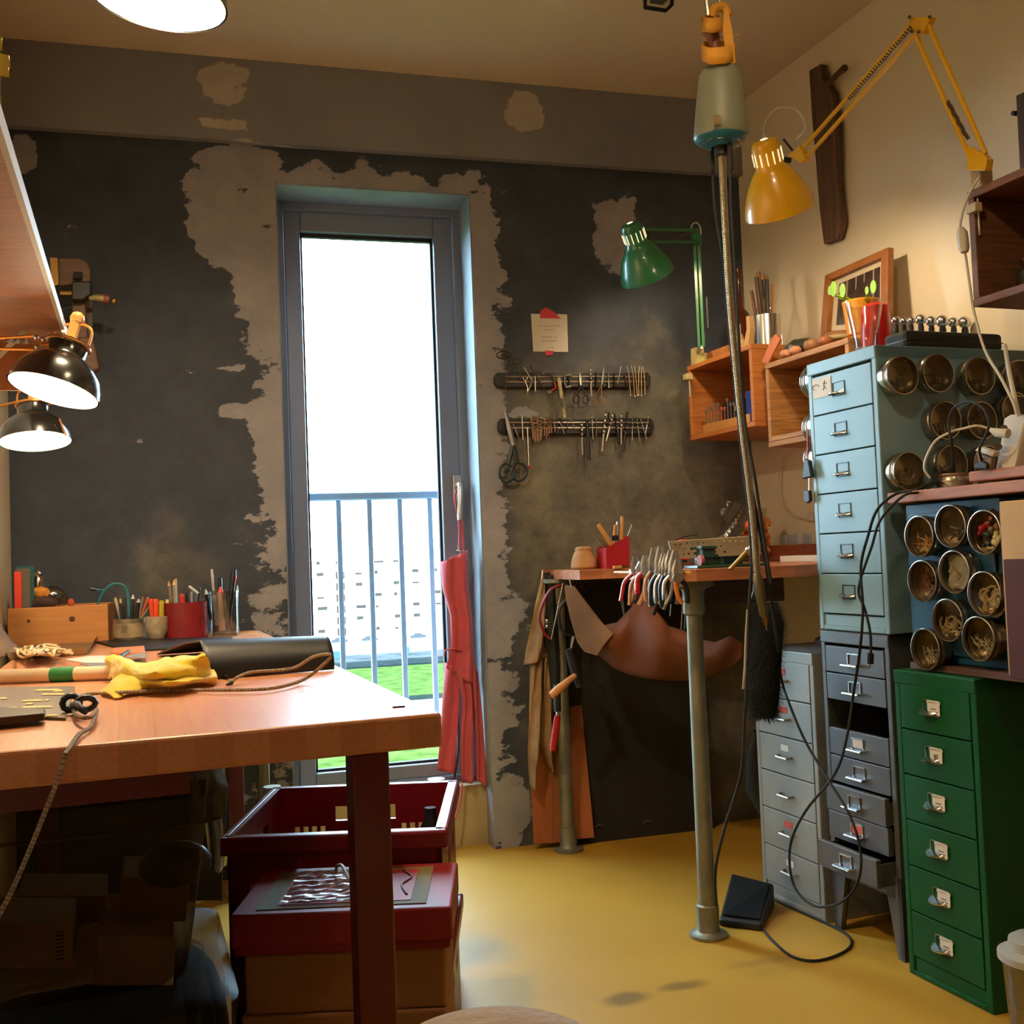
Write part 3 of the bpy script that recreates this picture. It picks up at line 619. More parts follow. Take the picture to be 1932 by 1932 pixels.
def yel_lamp():
    t = thing('desk_lamp', 'yellow spring-arm lamp clamped to the high dark crate', 'lamp', WP(1.40, .29, 1.716), group='spring-arm lamps')
    D = .42
    c = PD(1471, 397, 2.70); top = PD(1441, 262, 2.62); ax = (top-c).normalized(); L = (top-c).length
    lamp_head(t, c, ax, .088, L, YEL, WIN, 400, wmat='yellow_lamp_bulb')
    head = PW(1500, 300, D-.05); elbow = PW(1733, 48, .36); base = PW(1840, 318, .29)
    part('head_joint', MB().tube([PW(1470, 300, D-.02), PW(1492, 303, D-.05)], .008, 8).tube([PW(1478, 262, D-.02), PW(1500, 290, D-.05)], .003, 6), BLACK, t)
    tri = [PW(1496, 294, .372), PW(1519, 276, .372), PW(1530, 300, .372), PW(1521, 308, .372)]
    part('joint_plate', MB().prism(tri, WN*.018), YEL, t, bevel=.001)
    up = (elbow-head).normalized(); off = WN.cross(up).normalized()*.016
    a1 = PW(1512, 296, .38); b1 = PW(1727, 52, .37); bar_pair(t, a1, b1, off, YEL)
    rodp = [a1+(b1-a1)*.55, b1]; 
    def spring(p0, p1, r, m, nm='spring'):
        n = 90; x, y, d = frame_of(p1-p0); pts = [p0+(p1-p0)*(i/n)+(x*math.cos(i*2.0)+y*math.sin(i*2.0))*r for i in range(n+1)]
        part(nm, MB().tube(pts, .0014, 4), m, t)
    spring(a1+(b1-a1)*.48+WN*.01, b1+WN*.01, .0055, SPRG)
    a2 = PW(1738, 52, .37); b2 = PW(1848, 300, .31); up2 = (b2-a2).normalized(); off2 = WN.cross(up2).normalized()*.020
    bar_pair(t, a2, b2, off2, YEL); spring(a2+(b2-a2)*.55+WN*.008-off2*.4, b2-up2*.05+WN*.008, .0045, SPRG)
    ep = [PW(1714, 32, .375), PW(1757, 32, .375), PW(1740, 64, .375), PW(1722, 64, .375)]
    part('elbow_plate', MB().prism(ep, WN*-.016), YEL, t, bevel=.001)
    q = MB()
    for x_, y_ in ((1716, 32), (1754, 32), (1720, 59), (1733, 60)): q.cyl(PW(x_, y_, .36), PW(x_, y_, .385), .004, 8)
    part('bolts', q, SPRG, t)
    bp = [PW(1825, 275, .32), PW(1850, 288, .32), PW(1862, 300, .32), PW(1858, 322, .32), PW(1824, 322, .32)]
    part('base_plate', MB().prism(bp, -WN*.02), YEL, t, bevel=.002)
    cb = WP(1.405, .275, 1.718); ct = mat('clamp_tan', (196, 170, 126), .5); part('clamp_post', MB().box(cb+V((0, 0, .024)), (.035, .03, .05), Matrix.Rotation(A4, 3, 'Z')), ct, t, bevel=.002); part('clamp_jaw', MB().box(cb+V((0, 0, -.045))+WN*.026, (.02, .03, .02)), ct, t, bevel=.002)
    part('clamp_screw', MB().cyl(cb+WN*.014+V((0, 0, -.105)), cb+WN*.014+V((0, 0, 0)), .003, 8), STEEL, t)
    part('pivot_post', MB().cyl(cb+V((0, 0, .03)), b2+V((0, 0, -.01)), .006, 8), STEEL, t)
    cd_ = [PW(1442, 262, D-.01), PW(1442, 235, D-.02), PW(1462, 206, D-.04), PW(1492, 203, D-.05), PW(1514, 220, D-.05), PW(1518, 245, D-.06), PW(1504, 262, D-.06), PW(1510, 275, .37)]
    part('cable', MB().tube(smooth(cd_), .0028, 6), WHITE, t)
    part('cable_gland', MB().cyl(PW(1443, 268, D-.01), PW(1442, 256, D-.01), .006, 8), WHITE, t)
def smooth(pts, k=5):
    pts = [V(p) for p in pts]; n = len(pts); out = []
    for i in range(n-1):
        p0, p1, p2, p3 = pts[max(i-1, 0)], pts[i], pts[i+1], pts[min(i+2, n-1)]
        for j in range(k):
            t = j/k; out.append(.5*((2*p1)+(p2-p0)*t+(2*p0-5*p1+4*p2-p3)*t*t+(3*p1-p0-3*p2+p3)*t**3))
    return out+[pts[-1]]
yel_lamp()
lc_ = [PW(1850, 330, .30), PW(1826, 372, .325), PW(1812, 420, .33), PW(1814, 450, .33), PW(1822, 485, .33), PW(1830, 540, .33), PW(1838, 590, .33), PW(1858, 660, .36), PW(1888, 712, .40), PW(1912, 760, .42), PW(1918, 782, .42)]
wc = thing('lamp_cable', 'white lamp cable with an inline switch hanging down to the power strip', 'cable', lc_[-1])
part('cord', MB().tube(smooth(lc_), .003, 6), WHITE, wc)
part('switch', MB().tube([PW(1812, 432, .333), PW(1815, 440, .333), PW(1819, 468, .333), PW(1820, 476, .333)], [.008, .012, .012, .008], 10), WHITE, wc)
def green_lamp():
    t = thing('desk_lamp', 'green spring-arm lamp clamped to the wall crate over the bench', 'lamp', WP(.13, .29, 1.556), group='spring-arm lamps')
    c = PD(1222, 521, 3.34); top = PD(1188, 420, 3.26); ax = (top-c).normalized(); L = (top-c).length
    lamp_head(t, c, ax, .086, L, GRN, WIN, 130, wmat='green_lamp_bulb')
    P = lambda x, y, z=3.42: PD(x, y, z)
    for a, b, m_ in ((P(1216, 432, 3.36), P(1312, 434), GRN), (P(1224, 456, 3.36), P(1318, 456), GRN)):
        part('arm', MB().tube([a, b], .0055, 4), m_, t)
    for dx in (-4, 4): part('arm', MB().tube([P(1314+dx, 440, 3.44), P(1324+dx, 655, 3.47)], .0062, 4), GRN, t)
    part('stay_rod', MB().tube([P(1333, 560, 3.45), P(1336, 618, 3.45)], .0022, 5), STEEL, t)
    part('elbow_plate', MB().prism([P(1302, 430, 3.43), P(1322, 430, 3.43), P(1325, 462, 3.43), P(1312, 462, 3.43)], (0, .012, 0)), GRN, t)
    part('head_joint', MB().tube([P(1205, 450, 3.33), P(1222, 444, 3.36)], .010, 8), BLACK, t)
    part('spring', MB().tube([P(1270, 452), P(1312, 436)], .004, 8), SPRG, t)
    part('cable', MB().tube(smooth([P(1304, 434), P(1306, 424), P(1314, 420), P(1321, 428), P(1323, 442)]), .0025, 6), WHITE, t)
    cc_ = mat('clamp_cream', (206, 190, 140), .5); part('clamp_post', MB().box(WP(.13, .275, 1.585), (.035, .03, .055), Matrix.Rotation(A4, 3, 'Z')), cc_, t, bevel=.002); part('clamp_jaw', MB().box(WP(.13, .315, 1.515), (.024, .03, .02)), cc_, t, bevel=.002)
    part('clamp_screw', MB().cyl(WP(.13, .31, 1.45), WP(.13, .31, 1.52), .003, 8), STEEL, t)
    part('pivot_post', MB().cyl(WP(.13, .275, 1.60), P(1324, 655, 3.47), .006, 8), STEEL, t)
green_lamp()
BLK = mat('black_lamp_enamel', (20, 21, 22), .22, coat=.6); BRS = mat('lamp_brass', (196, 128, 60), .35, .8)
def black_lamp(label, cx, cy, dep, tx, ty, tdep, r, watt, wm, arms):
    c = PD(cx, cy, dep); top = PD(tx, ty, tdep); ax = (top-c).normalized(); L = (top-c).length
    t = thing('desk_lamp', label, 'lamp', c, group='spring-arm lamps')
    out = [(r, 0), (r*.98, .12*L), (r*.9, .32*L), (r*.72, .50*L), (r*.5, .62*L), (r*.44, .68*L), (r*.44, .86*L), (r*.36, .9*L), (r*.2, .92*L), (r*.2, L)]
    ins = [(a*.96, b-.002) for a, b in out[::-1]]; ins[-1] = (r*.965, 0)
    part('shade', MB().lathe(out, c, ax, 36), BLK, t); part('reflector', MB().lathe(ins, c, ax, 36), WIN, t)
    part('bulb', MB().ball(V(c)+ax*(L*.12), r*.34, 14), bulb_mat(wm, watt), t, label='lit bulb')
    part('neck_ring', MB().lathe([(r*.46, L*.86), (r*.5, L*.87), (r*.5, L*.90), (r*.46, L*.91)], c, ax, 24), BRS, t)
    x, y, d = frame_of(ax); e = c+ax*L
    part('neck_post', MB().tube([e-ax*.01, e+ax*.035], .010, 8), TAN, t)
    part('neck_cap', MB().ball(e+ax*.042, .013, 10), TAN, t)
    for s in (-1, 1): part('bracket', MB().tube(smooth([e+CR*s*.036-ax*.012, e+CR*s*.034+ax*.016, e+CR*s*.014+ax*.030, e+ax*.028]), .0024, 6), BRS, t)
    for (a, b, rr, m_, nm) in arms: part(nm, MB().tube([a, b], rr, 6), m_, t)
    return t
pa = lambda x, y, z=1.9: PD(x, y, z)
l1 = black_lamp('black spring-arm lamp with a brass ring, upper of the two lit lamps by the shelf', 101, 738, 1.9, 133, 640, 1.93, .079, 200, 'black_lamp_bulb',
    [(pa(-120, 645), pa(62, 634), .0028, BRS, 'arm'), (pa(-120, 655), pa(82, 660), .0028, BRS, 'arm'), (pa(78, 650), pa(118, 648), .004, BRS, 'joint')])
q = MB(); p0, p1 = pa(10, 642), pa(56, 645); x, y, d = frame_of(p1-p0); q.tube([p0+(p1-p0)*(i/70)+(x*math.cos(i*2)+y*math.sin(i*2))*.004 for i in range(71)], .0009, 4); part('spring', q, STEEL, l1)
q = MB()
for x_, y_ in ((68, 636), (70, 655), (82, 640), (82, 660)): q.ball(pa(x_, y_), .005, 8)
part('bolts', q, CHROME, l1)
black_lamp('lower black spring-arm lamp hanging behind the upper one', 67, 833, 2.45, 62, 756, 2.47, .079, 110, 'lower_lamp_bulb',
    [(PD(-100, 790, 2.4), PD(60, 752, 2.47), .003, BRS, 'arm'), (PD(112, 790, 2.42), PD(124, 822, 2.42), .002, BRS, 'rod')])
# the lamp over the desk, at the top edge
c = PD(299, 2, 1.9); pl = thing('pendant_lamp', 'bright round pendant lamp hanging over the desk', 'lamp', c)
ax = V((.10, -.05, 1)).normalized(); r = .119
part('shade', MB().lathe([(r, 0), (r*.97, .03), (r*.8, .09), (r*.45, .14), (r*.3, .16), (r*.3, .2), (.02, .21)], c, ax, 40), BLK, pl)
part('reflector', MB().lathe([(r*.97, .001), (r*.94, .03), (r*.76, .085), (r*.42, .132), (.01, .15)], c, ax, 40), WIN, pl)
part('bulb', MB().ball(c+ax*.045, .048, 16), bulb_mat('pendant_bulb', 620), pl, label='lit bulb')
part('cord', MB().cyl(c+ax*.2, V((c.x+ax.x*.2, c.y, CEIL)), .003, 6), BLACK, pl)
# two out-of-view lamps added as warm fill, over the floor and behind the camera
for i, (x, y, zl, sb) in enumerate(((.72, 1.22, 2.27, 185), (.45, -.5, 2.2, 30))):
    t = thing('pendant_lamp', ('added out-of-view fill lamp hanging high over the yellow floor', 'added out-of-view fill lamp at the far back of the workshop')[i], 'lamp', (x, y, zl), group='added fill lamps')
    part('shade', MB().lathe([(.19, 0), (.18, .02), (.12, .09), (.05, .14), (.03, .2), (.01, .21)], (x, y, zl), n=32), BLK, t)
    part('reflector', MB().lathe([(.185, .001), (.175, .019), (.115, .087), (.045, .13), (.005, .135)], (x, y, zl), n=32), WIN, t)
    part('bulb', MB().ball((x, y, zl+.04), .05, 14), bulb_mat('fill_lamp_bulb%d' % i, sb), t, label='lit bulb')
    part('cord', MB().cyl((x, y, zl+.2), (x, y, CEIL), .003, 6), BLACK, t)
# ------------------------------------------------------------------ goldsmith's bench at the back
BZ = .893; BT = .029
BEN = wood('bench_wood', (158, 92, 56), (190, 120, 78), (2, 20, 20), .5, coat=.1)
be = thing('workbench', 'goldsmith bench with a curved cut-out, standing on galvanised pipe legs in the corner', 'workbench', (1.4, 2.9, 0))
ol = [(1.062, 3.385), (1.068, 3.02)]
for i in range(13):
    a = math.pi*(i/12); ol.append((1.068+.26*math.sin(a), 2.755+.265*math.cos(a)))
ol += [(1.078, 2.49), (1.10, 2.385), (1.13, 2.355), (1.385, 2.335)]
e0 = W0+WU*1.04+WN*.012; e1 = W0+WN*.012
ol += [(1.44, 2.345), (1.43, 2.385), (e0.x, 2.44), (e1.x-.001, 3.385)]
part('bench_top', MB().prism([V((x, y, BZ-BT)) for x, y in ol], (0, 0, BT)), BEN, be, bevel=.003)
def pipe_leg(x, y, top, nm='leg'):
    q = MB().lathe([(.047, 0), (.047, .008), (.030, .012), (.0275, .015), (.0275, .075), (.022, .078), (.0215, .08), (.0195, top-.09), (.0195, top-.085), (.0265, top-.08), (.0265, top-.03), (.03, top-.02), (.052, top-.012), (.052, top)], (x, y, 0), n=24, cap=True)
    return part(nm, q, PIPE, be)
pipe_leg(1.152, 2.425, BZ-BT); pipe_leg(1.085, 3.28, BZ-BT)
part('apron_board', MB().bx((1.2, 2.47, .80), (1.43, 2.495, BZ-BT)), wood('dark_apron', (62, 36, 24), (84, 50, 34)), be)
part('ledge', MB().prism([WP(.10, .10, BZ), WP(1.0, .10, BZ), WP(1.0, .02, BZ), WP(.10, .02, BZ)], (0, 0, .052)), wood('redwood', (112, 54, 32), (140, 72, 44)), be, bevel=.002)
# catch skin
ska = V((1.10, 3.12, 0)); skd = V((.36, -.60, 0)).normalized(); skn = V((skd.y, -skd.x, 0)).normalized()
def SK(x, y, off=0): return PP(x, y, ska+skn*off, skn)
sk = thing('leather_skin', 'brown leather catch skin slung under the bench cut-out', 'leather', SK(1240, 1283))
topc = [(1068, 1104), (1085, 1106), (1110, 1140), (1140, 1180), (1165, 1175), (1192, 1145), (1200, 1120), (1222, 1122), (1240, 1155), (1262, 1182), (1290, 1190), (1315, 1205), (1350, 1212), (1378, 1200), (1404, 1216)]
botc = [(1066, 1112), (1076, 1150), (1084, 1190), (1096, 1222), (1130, 1236), (1160, 1262), (1185, 1272), (1215, 1279), (1245, 1283), (1280, 1284), (1310, 1283), (1335, 1279), (1360, 1270), (1385, 1256), (1400, 1240)]
def skf(u, v):
    i = u*14; a = min(13, int(i)); f = i-a
    tp_ = V(topc[a])*(1-f)+V(topc[a+1])*f; bt = V(botc[a])*(1-f)+V(botc[a+1])*f; p = tp_*(1-v)+bt*v
    return SK(p.x, p.y, .05*math.sin(math.pi*v)*math.sin(math.pi*u)+.012*math.sin(u*23+v*2)*(1-v*.5))
part('hide', MB().grid(skf, 70, 16), LEATHER, sk, solid=.003)
LEA2 = mat('leather_flesh_side', (128, 92, 56), .8, col2=(84, 58, 36), spec=.2, vs=7, bump=.3, bs=30)
fl = [(1066, 1106), (1084, 1106), (1106, 1136), (1134, 1172), (1158, 1196), (1138, 1220), (1128, 1237), (1104, 1230), (1090, 1212), (1078, 1170), (1068, 1128)]
part('turned_flap', MB().prism([SK(x, y, .055) for x, y in fl], skn*.003), LEA2, sk, bevel=.001)
part('hanging_loop', MB().tube([SK(1222, 1118, .06), SK(1225, 1090, .06)], .002, 6), STEEL, sk)
part('hanging_ring', MB().tube([SK(1078, 1108, .05), SK(1074, 1090, .05)], .002, 6), STEEL, sk)
# pliers on a rail on the bench edge
prail = thing('pliers_rail', 'white plastic rail with a wooden rod screwed to the bench edge, holding pliers', 'rail', V((1.0, 2.7, .86)))
RA = V((1.035, 2.93, .868)); RB = V((1.085, 2.50, .862))
part('rod', MB().cyl(PX(1160, 1080, 1.055), PX(1305, 1081, 1.055), .004, 8), TAN, prail)
part('bracket', MB().prism([PX(1186, 1074, 1.040), PX(1201, 1073, 1.040), PX(1201, 1093, 1.040), PX(1187, 1094, 1.040)], (.012, 0, 0)), WHITE, prail, bevel=.001)
part('screw', MB().cyl(PX(1190, 1085, 1.036), PX(1190, 1085, 1.041), .003, 8), STEEL, prail)
def pliers(label, xt, yt, xp, yp, xl, yl, xr, yr, dep, jaw, hm, hr, hm2=None, w=.006):
    """jaw tip, pivot and the two handle ends in the photograph; real depth dep"""
    dep = (PX(xp, 1080, 1.035)-CC).dot(CF)
    P = lambda x, y, k=0: PD(x, y, dep+k)
    t = thing('pliers', label, 'pliers', P(xp, yp), group='pliers hanging on the bench rail')
    tip, pv = P(xt, yt), P(xp, yp); sd = CR*w
    for s in (-1, 1): part('jaw', MB().tube([pv+sd*s*.7, pv+(tip-pv)*.4+sd*s*1.05, tip+sd*s*.45], [.0085, .0075, .0036], 8), jaw, t)
    part('pivot', MB().cyl(pv-CF*.010, pv+CF*.008, .0115, 14), jaw, t)
    for (x, y, m_, bend) in ((xl, yl, hm, -1), (xr, yr, hm2 or hm, 1)):
        e = P(x, y); mid = (pv+e)/2+CR*bend*.008+V((0, 0, .012)); m1 = pv+(e-pv)*.75+CR*bend*.006
        part('handle', MB().tube(smooth([pv, mid, m1, e], 4), hr*1.3, 8), m_, t)
REDH = mat('red_handle', (176, 20, 26), .35, coat=.3); BLKH = mat('black_handle', (24, 25, 27), .35); TANH = mat('tan_handle', (170, 120, 80), .5); ORH = mat('orange_handle', (196, 110, 44), .5)
for a in [('pliers with long red curved handles, at the bracket end of the rail', 1198, 1050, 1200, 1078, 1171, 1134, 1186, 1142, 2.80, CHROME, REDH, .0038, TANH),
          ('pliers with thin tan handles behind the red ones', 1210, 1060, 1208, 1080, 1188, 1140, 1196, 1138, 2.79, CHROME, TANH, .0034, BLKH),
          ('round-nose pliers with a dark red bulky grip and thin prongs', 1217, 1048, 1218, 1078, 1203, 1120, 1206, 1142, 2.77, STEEL, REDH, .0052, TANH),
          ('tall bright chrome flat-nose pliers, the highest on the rail', 1233, 1033, 1233, 1072, 1219, 1134, 1226, 1145, 2.75, CHROME, TANH, .0036, STEEL),
          ('dark wide-nosed pliers behind the tall chrome pair', 1246, 1031, 1244, 1078, 1228, 1142, 1232, 1160, 2.74, STEEL, BLKH, .0042, None),
          ('slim chrome pliers with round pointed tips, middle of the rail', 1252, 1044, 1252, 1078, 1238, 1138, 1242, 1140, 2.72, CHROME, STEEL, .0030, TANH),
          ('second slim chrome pliers with round tips beside the middle pair', 1258, 1044, 1257, 1078, 1249, 1146, 1252, 1150, 2.71, CHROME, BLKH, .0036, STEEL),
          ('square-topped nippers partly hidden by the slim chrome pliers', 1265, 1038, 1264, 1076, 1268, 1136, 1276, 1140, 2.70, CHROME, BLKH, .0036, mat('pale_handle', (150, 180, 185), .4)),
          ('long-nose steel pliers with dark shiny handles, near the pipe leg', 1274, 1038, 1270, 1082, 1253, 1132, 1256, 1140, 2.67, STEEL, CHROME, .0032, STEEL),
          ('pliers with one orange handle nearest the pipe leg', 1278, 1056, 1278, 1090, 1287, 1138, 1297, 1138, 2.64, STEEL, ORH, .0046, BLKH)]:
    pliers(*a)
tw = thing('tweezers', 'thin steel tweezers hanging below the orange handled pliers', 'tweezers', PD(1289, 1190, 2.66))
part('tine', MB().tube([PD(1288, 1138, 2.45), PD(1285, 1188, 2.45)], .0012, 5), STEEL, tw); part('tine', MB().tube([PD(1294, 1140, 2.45), PD(1291, 1188, 2.45)], .0012, 5), STEEL, tw)
solo('tweezers', MB().tube([PD(1171, 1132, 2.80), PD(1177, 1162, 2.80)], .001, 5).tube([PD(1175, 1132, 2.80), PD(1178, 1160, 2.80)], .001, 5), STEEL, 'dark thin tweezers hanging below the red handled pliers', 'tweezers')
solo('saw_blade', MB().tube([PD(1266, 1140, 2.69), PD(1264, 1162, 2.69)], .0016, 5), STEEL, 'short bright steel pin hanging below the slim chrome pliers', 'tool')

# on top of the bench
def onb(x, y): return PZ(x, y, BZ)
bx_ = thing('tool_box', 'red plastic tool holder with a slanted top holding files on the bench', 'holder', V((1.34, 3.15, BZ)))
rp = lambda x, y, Y=3.05: PY(x, y, Y)
f = [rp(1144, 1068), rp(1187, 1068), rp(1187, 1011), rp(1144, 1034)]
zt = BZ-min(p.z for p in f[:2]); f = [V((p.x, p.y, max(p.z, BZ))) for p in f]; f[0].z = f[1].z = BZ
q = MB(); E = V((PY(1127, 1060, 3.16).x-PY(1144, 1060, 3.05).x, .11, 0))
for a_, b_ in ((0, 3), (3, 2), (1, 2), (0, 1)): pass
q.prism(f, V((0, .004, 0)))
g_ = [p+E for p in f]; q.prism(g_, V((0, .004, 0))).add([f[0], f[3], g_[3], g_[0]], [(0, 1, 2, 3)]).add([f[1], f[2], g_[2], g_[1]], [(3, 2, 1, 0)])
part('shell', q, REDP, bx_, solid=.002)
part('binder_clip', MB().box((f[3]+f[2])/2+V((-.012, -.006, .012)), (.022, .01, .016)), BLACK, bx_)
for i, (x0, y0, x1, y1, r, m_, lab) in enumerate(((1129, 990, 1155, 1030, .009, TAN, 'thick pale wooden handle leaning out of the red holder'), (1124, 1012, 1142, 1036, .004, STEEL, 'short steel file at the low end of the red holder'), (1131, 1010, 1148, 1034, .004, STEEL, 'steel file behind the thick wooden handle'),
      (1160, 990, 1158, 1020, .005, TAN, 'small wooden stick upright in the red holder'), (1165, 984, 1164, 1018, .006, STEEL, 'flat steel clamp arm upright in the red holder'), (1174, 974, 1172, 1012, .007, TAN, 'tallest flat wooden clamp at the back of the red holder'), (1192, 990, 1184, 1012, .0012, STEEL, 'thin wire leaning out of the red holder'))):
    b0 = rp(x1, y1, 3.10); solo('hand_tool', MB().tube([b0-V((0, 0, .05))*(0 if b0.z < BZ+.08 else 1), b0, rp(x0, y0, 3.10)], [r, r, r*.75], 8), m_, lab, 'tool', 'tools in the red holder')
cb_ = PZ(1103, 1069.5, BZ); cb_ = V((PY(1102, 1066, 3.16).x, 3.16, BZ))
solo('cloth_bundle', MB().lathe([(0, 0), (.040, 0), (.045, .004), (.041, .03), (.032, .052), (.026, .057), (.030, .066), (.018, .072), (0, .070)], cb_, n=14), mat('suede', (176, 132, 88), .9, bump=.6, bs=30, var=.25), 'small tied suede pouch standing on the bench beside the red holder', 'pouch', sub=1)
bh = PZ(1120, 1071, BZ); sb = thing('bench_brush', 'flat clear-handled brush lying in front of the red holder', 'brush', V((1.17, 3.0, BZ)))
part('handle', MB().bx((1.21, 2.985, BZ+.001), (1.29, 2.995, BZ+.008)), CLEARP, sb); part('ferrule', MB().bx((1.19, 2.983, BZ+.001), (1.21, 2.997, BZ+.010)), BRASS, sb); part('bristles', MB().bx((1.165, 2.984, BZ+.001), (1.19, 2.996, BZ+.009)), TAN, sb)
# perforated plate and everything behind it
pt = [PD(1262, 1021, 2.74), PD(1432, 1010, 2.62), PD(1436, 1046, 2.62), PD(1268, 1055, 2.74)]
dp = thing('draw_plate', 'flat steel plate full of drilled holes propped up on the bench', 'plate', V((pt[3].x, pt[3].y, BZ)))
part('plate', MB().prism(pt, (0, .006, 0)), mat('plate_steel', (140, 124, 98), .42, .7, .2, 20), dp, bevel=.001)
q = MB(); g = random.Random(5); q2 = MB()
for (x, y, r) in [(1274, 1028, 1.6), (1283, 1027, 1.8), (1296, 1025, 1.6), (1306, 1026, 1.2), (1316, 1024, 1.5), (1327, 1024, 1.5), (1305, 1035, 3), (1316, 1034, 3), (1326, 1033, 2), (1311, 1044, 2.6), (1322, 1043, 2.4), (1299, 1045, 2), (1336, 1032, 2), (1345, 1032, 2), (1360, 1030, 1.6), (1367, 1041, 2.4), (1288, 1036, 1.2), (1281, 1034, 1), (1293, 1035, 1.2), (1290, 1046, 1.4), (1350, 1041, 1.8), (1341, 1042, 1.6)]:
    p = PP(x, y, pt[0], (pt[1]-pt[0]).cross(pt[2]-pt[0]).normalized()); q.cyl(p-CF*.0015, p-CF*.0002, r*.0012, 10)
part('holes', q, RUBBER, dp)
for x in (1366, 1377, 1388, 1400):
    p = PP(x, 1021, pt[0], (pt[1]-pt[0]).cross(pt[2]-pt[0]).normalized()); q2.cyl(p-CF*.0015, p-CF*.0002, .0018, 8)
part('bright_holes', q2, PAPERW, dp)
part('support', MB().bx((1.13, 2.62, BZ), (1.30, 2.66, BZ+.014)), wood('plate_block', (110, 64, 38), (130, 80, 50)), dp)
for i, (x, y, sz, lab) in enumerate(((1291, 1017, .028, 'red tape reel with a black wire sticking out behind the steel plate'), (1342, 1052, .034, 'red reel lying below the perforated plate'))):
    p = PD(x, y, 2.9 if i == 0 else 2.72); t = thing('tape_reel', lab, 'reel', V((p.x, p.y, BZ)), group='red reels')
    zc = BZ+sz if i == 0 else BZ+.012
    if i == 0: part('reel', MB().cyl((p.x, p.y, p.z-sz), (p.x, p.y+.02, p.z-sz), sz, 22), mat('red_tape', (220, 52, 48), .5), t); part('stand', MB().cyl((p.x, p.y+.01, BZ), (p.x, p.y+.01, p.z-sz), .01, 8), BLACK, t); part('wire', MB().tube([(p.x-.03, p.y, p.z-.004), (p.x, p.y, p.z+.006), (p.x+.04, p.y, p.z+.012)], .0022, 5), BLACK, t)
    else: part('reel', MB().cyl((p.x, p.y, BZ), (p.x, p.y, BZ+.026), sz, 22), mat('red_tape', (220, 52, 48), .5), t)
p = PZ(1296, 1070, BZ); solo('file_grip', MB().lathe([(0, 0), (.010, .002), (.013, .014), (.010, .026), (.009, .034), (.013, .042), (.013, .055), (.006, .062), (0, .063)], (1.118, 2.56, BZ+.0135), (1, .15, 0), 14), mat('dark_wood_handle', (110, 62, 42), .45), 'small turned wooden grip lying on the bench edge near the pliers', 'grip')
# green machine vice with a lever
vc = thing('bench_vice', 'small green cast vice with a long brass lever at the bench front', 'vice', V((1.25, 2.45, BZ)))
VG = mat('vice_green', (40, 74, 56), .4, coat=.2)
vp = lambda x, y, d=2.62: PD(x, y, d)
part('frame', MB().bx((1.165, 2.42, BZ), (1.36, 2.50, BZ+.008)).bx((1.19, 2.44, BZ+.008), (1.30, 2.49, BZ+.05)).bx((1.185, 2.435, BZ+.048), (1.305, 2.495, BZ+.056)), VG, vc, bevel=.002)
part('rib', MB().bx((1.236, 2.434, BZ+.008), (1.244, 2.442, BZ+.05)), VG, vc); part('rib', MB().bx((1.19, 2.434, BZ+.028), (1.30, 2.44, BZ+.034)), VG, vc)
part('lever', MB().cyl(vp(1380, 1072, 2.52), vp(1412, 1038, 2.50), .0055, 10), BRASS, vc)
part('lever_knob', MB().ball(vp(1413, 1037, 2.50), .009, 10), CHROME, vc); part('lever_tip', MB().ball(vp(1379, 1073, 2.52), .006, 10), BRASS, vc)
part('roller', MB().cyl((1.180, 2.44, BZ+.02), (1.188, 2.44, BZ+.02), .014, 16), mat('pink_rubber', (170, 90, 90), .6), vc)
# bag, crumpled orange paper, steel punches
bg_ = thing('plastic_bag', 'clear plastic bag of orange paper leaning in the bench corner', 'bag', V((1.66, 3.1, BZ)))
b0 = [PY(1362, 943, 3.12), PY(1402, 948, 3.12), PY(1446, 960, 3.12), PY(1446, 1042, 3.12), PY(1355, 1042, 3.12)]
def bagf(u, v):
    a = b0[0].lerp(b0[2], u); b = b0[4].lerp(b0[3], u); p = a.lerp(b, v); p.z = max(p.z, BZ+.004); return p+V((0, -.02*math.sin(math.pi*u)*v+.006*math.sin(u*17+v*11), 0))
part('film', MB().grid(bagf, 16, 12), CLEARP, bg_)
g = random.Random(9); q = MB()
def crf(u, v):
    x = 1392+(1452-1392)*u; top_ = 1012-60*math.sin(min(1, u*1.2)*2.2)**2*.9; y = 1046+(top_-1046)*v; p = PY(x, y, 3.13); p.z = max(p.z, BZ+.002); return p+V((0, .03*g.random()-.012, 0))
part('crumpled_paper', q.grid(crf, 14, 10, False), mat('orange_paper', (214, 134, 64), .7, var=.2), bg_, solid=.001)
part('red_core', MB().ball(PY(1412, 990, 3.08), .012, 8), mat('orange_core', (230, 90, 30), .5), bg_)
g = random.Random(4); k = 0
for cx, n_ in ((1488, 5), (1502, 2), (1523, 4)):
    for i in range(n_):
        p = PW(cx+(i-n_/2)*4.2+2, 1034, .06); k += 1; hh = g.uniform(.030, .036)
        solo('steel_punch', MB().cyl((p.x, p.y, BZ+.052), (p.x, p.y, BZ+.052+hh), .0035, 8), STEEL, 'short steel punch standing in a row on the redwood bench ledge', 'punch', 'steel punches on the ledge')
solo('white_box', MB().prism([WP(.44, .20, BZ), WP(.80, .20, BZ), WP(.80, .14, BZ), WP(.44, .14, BZ)], (0, 0, .018)), PAPERW, 'flat white box lying on the bench under the redwood ledge', 'box', bevel=.001)
solo('wooden_peg', MB().cyl((1.40, 2.55, BZ), (1.40, 2.55, BZ+.035), .008, 10), TAN, 'small pale wooden peg standing beside the vice', 'peg')
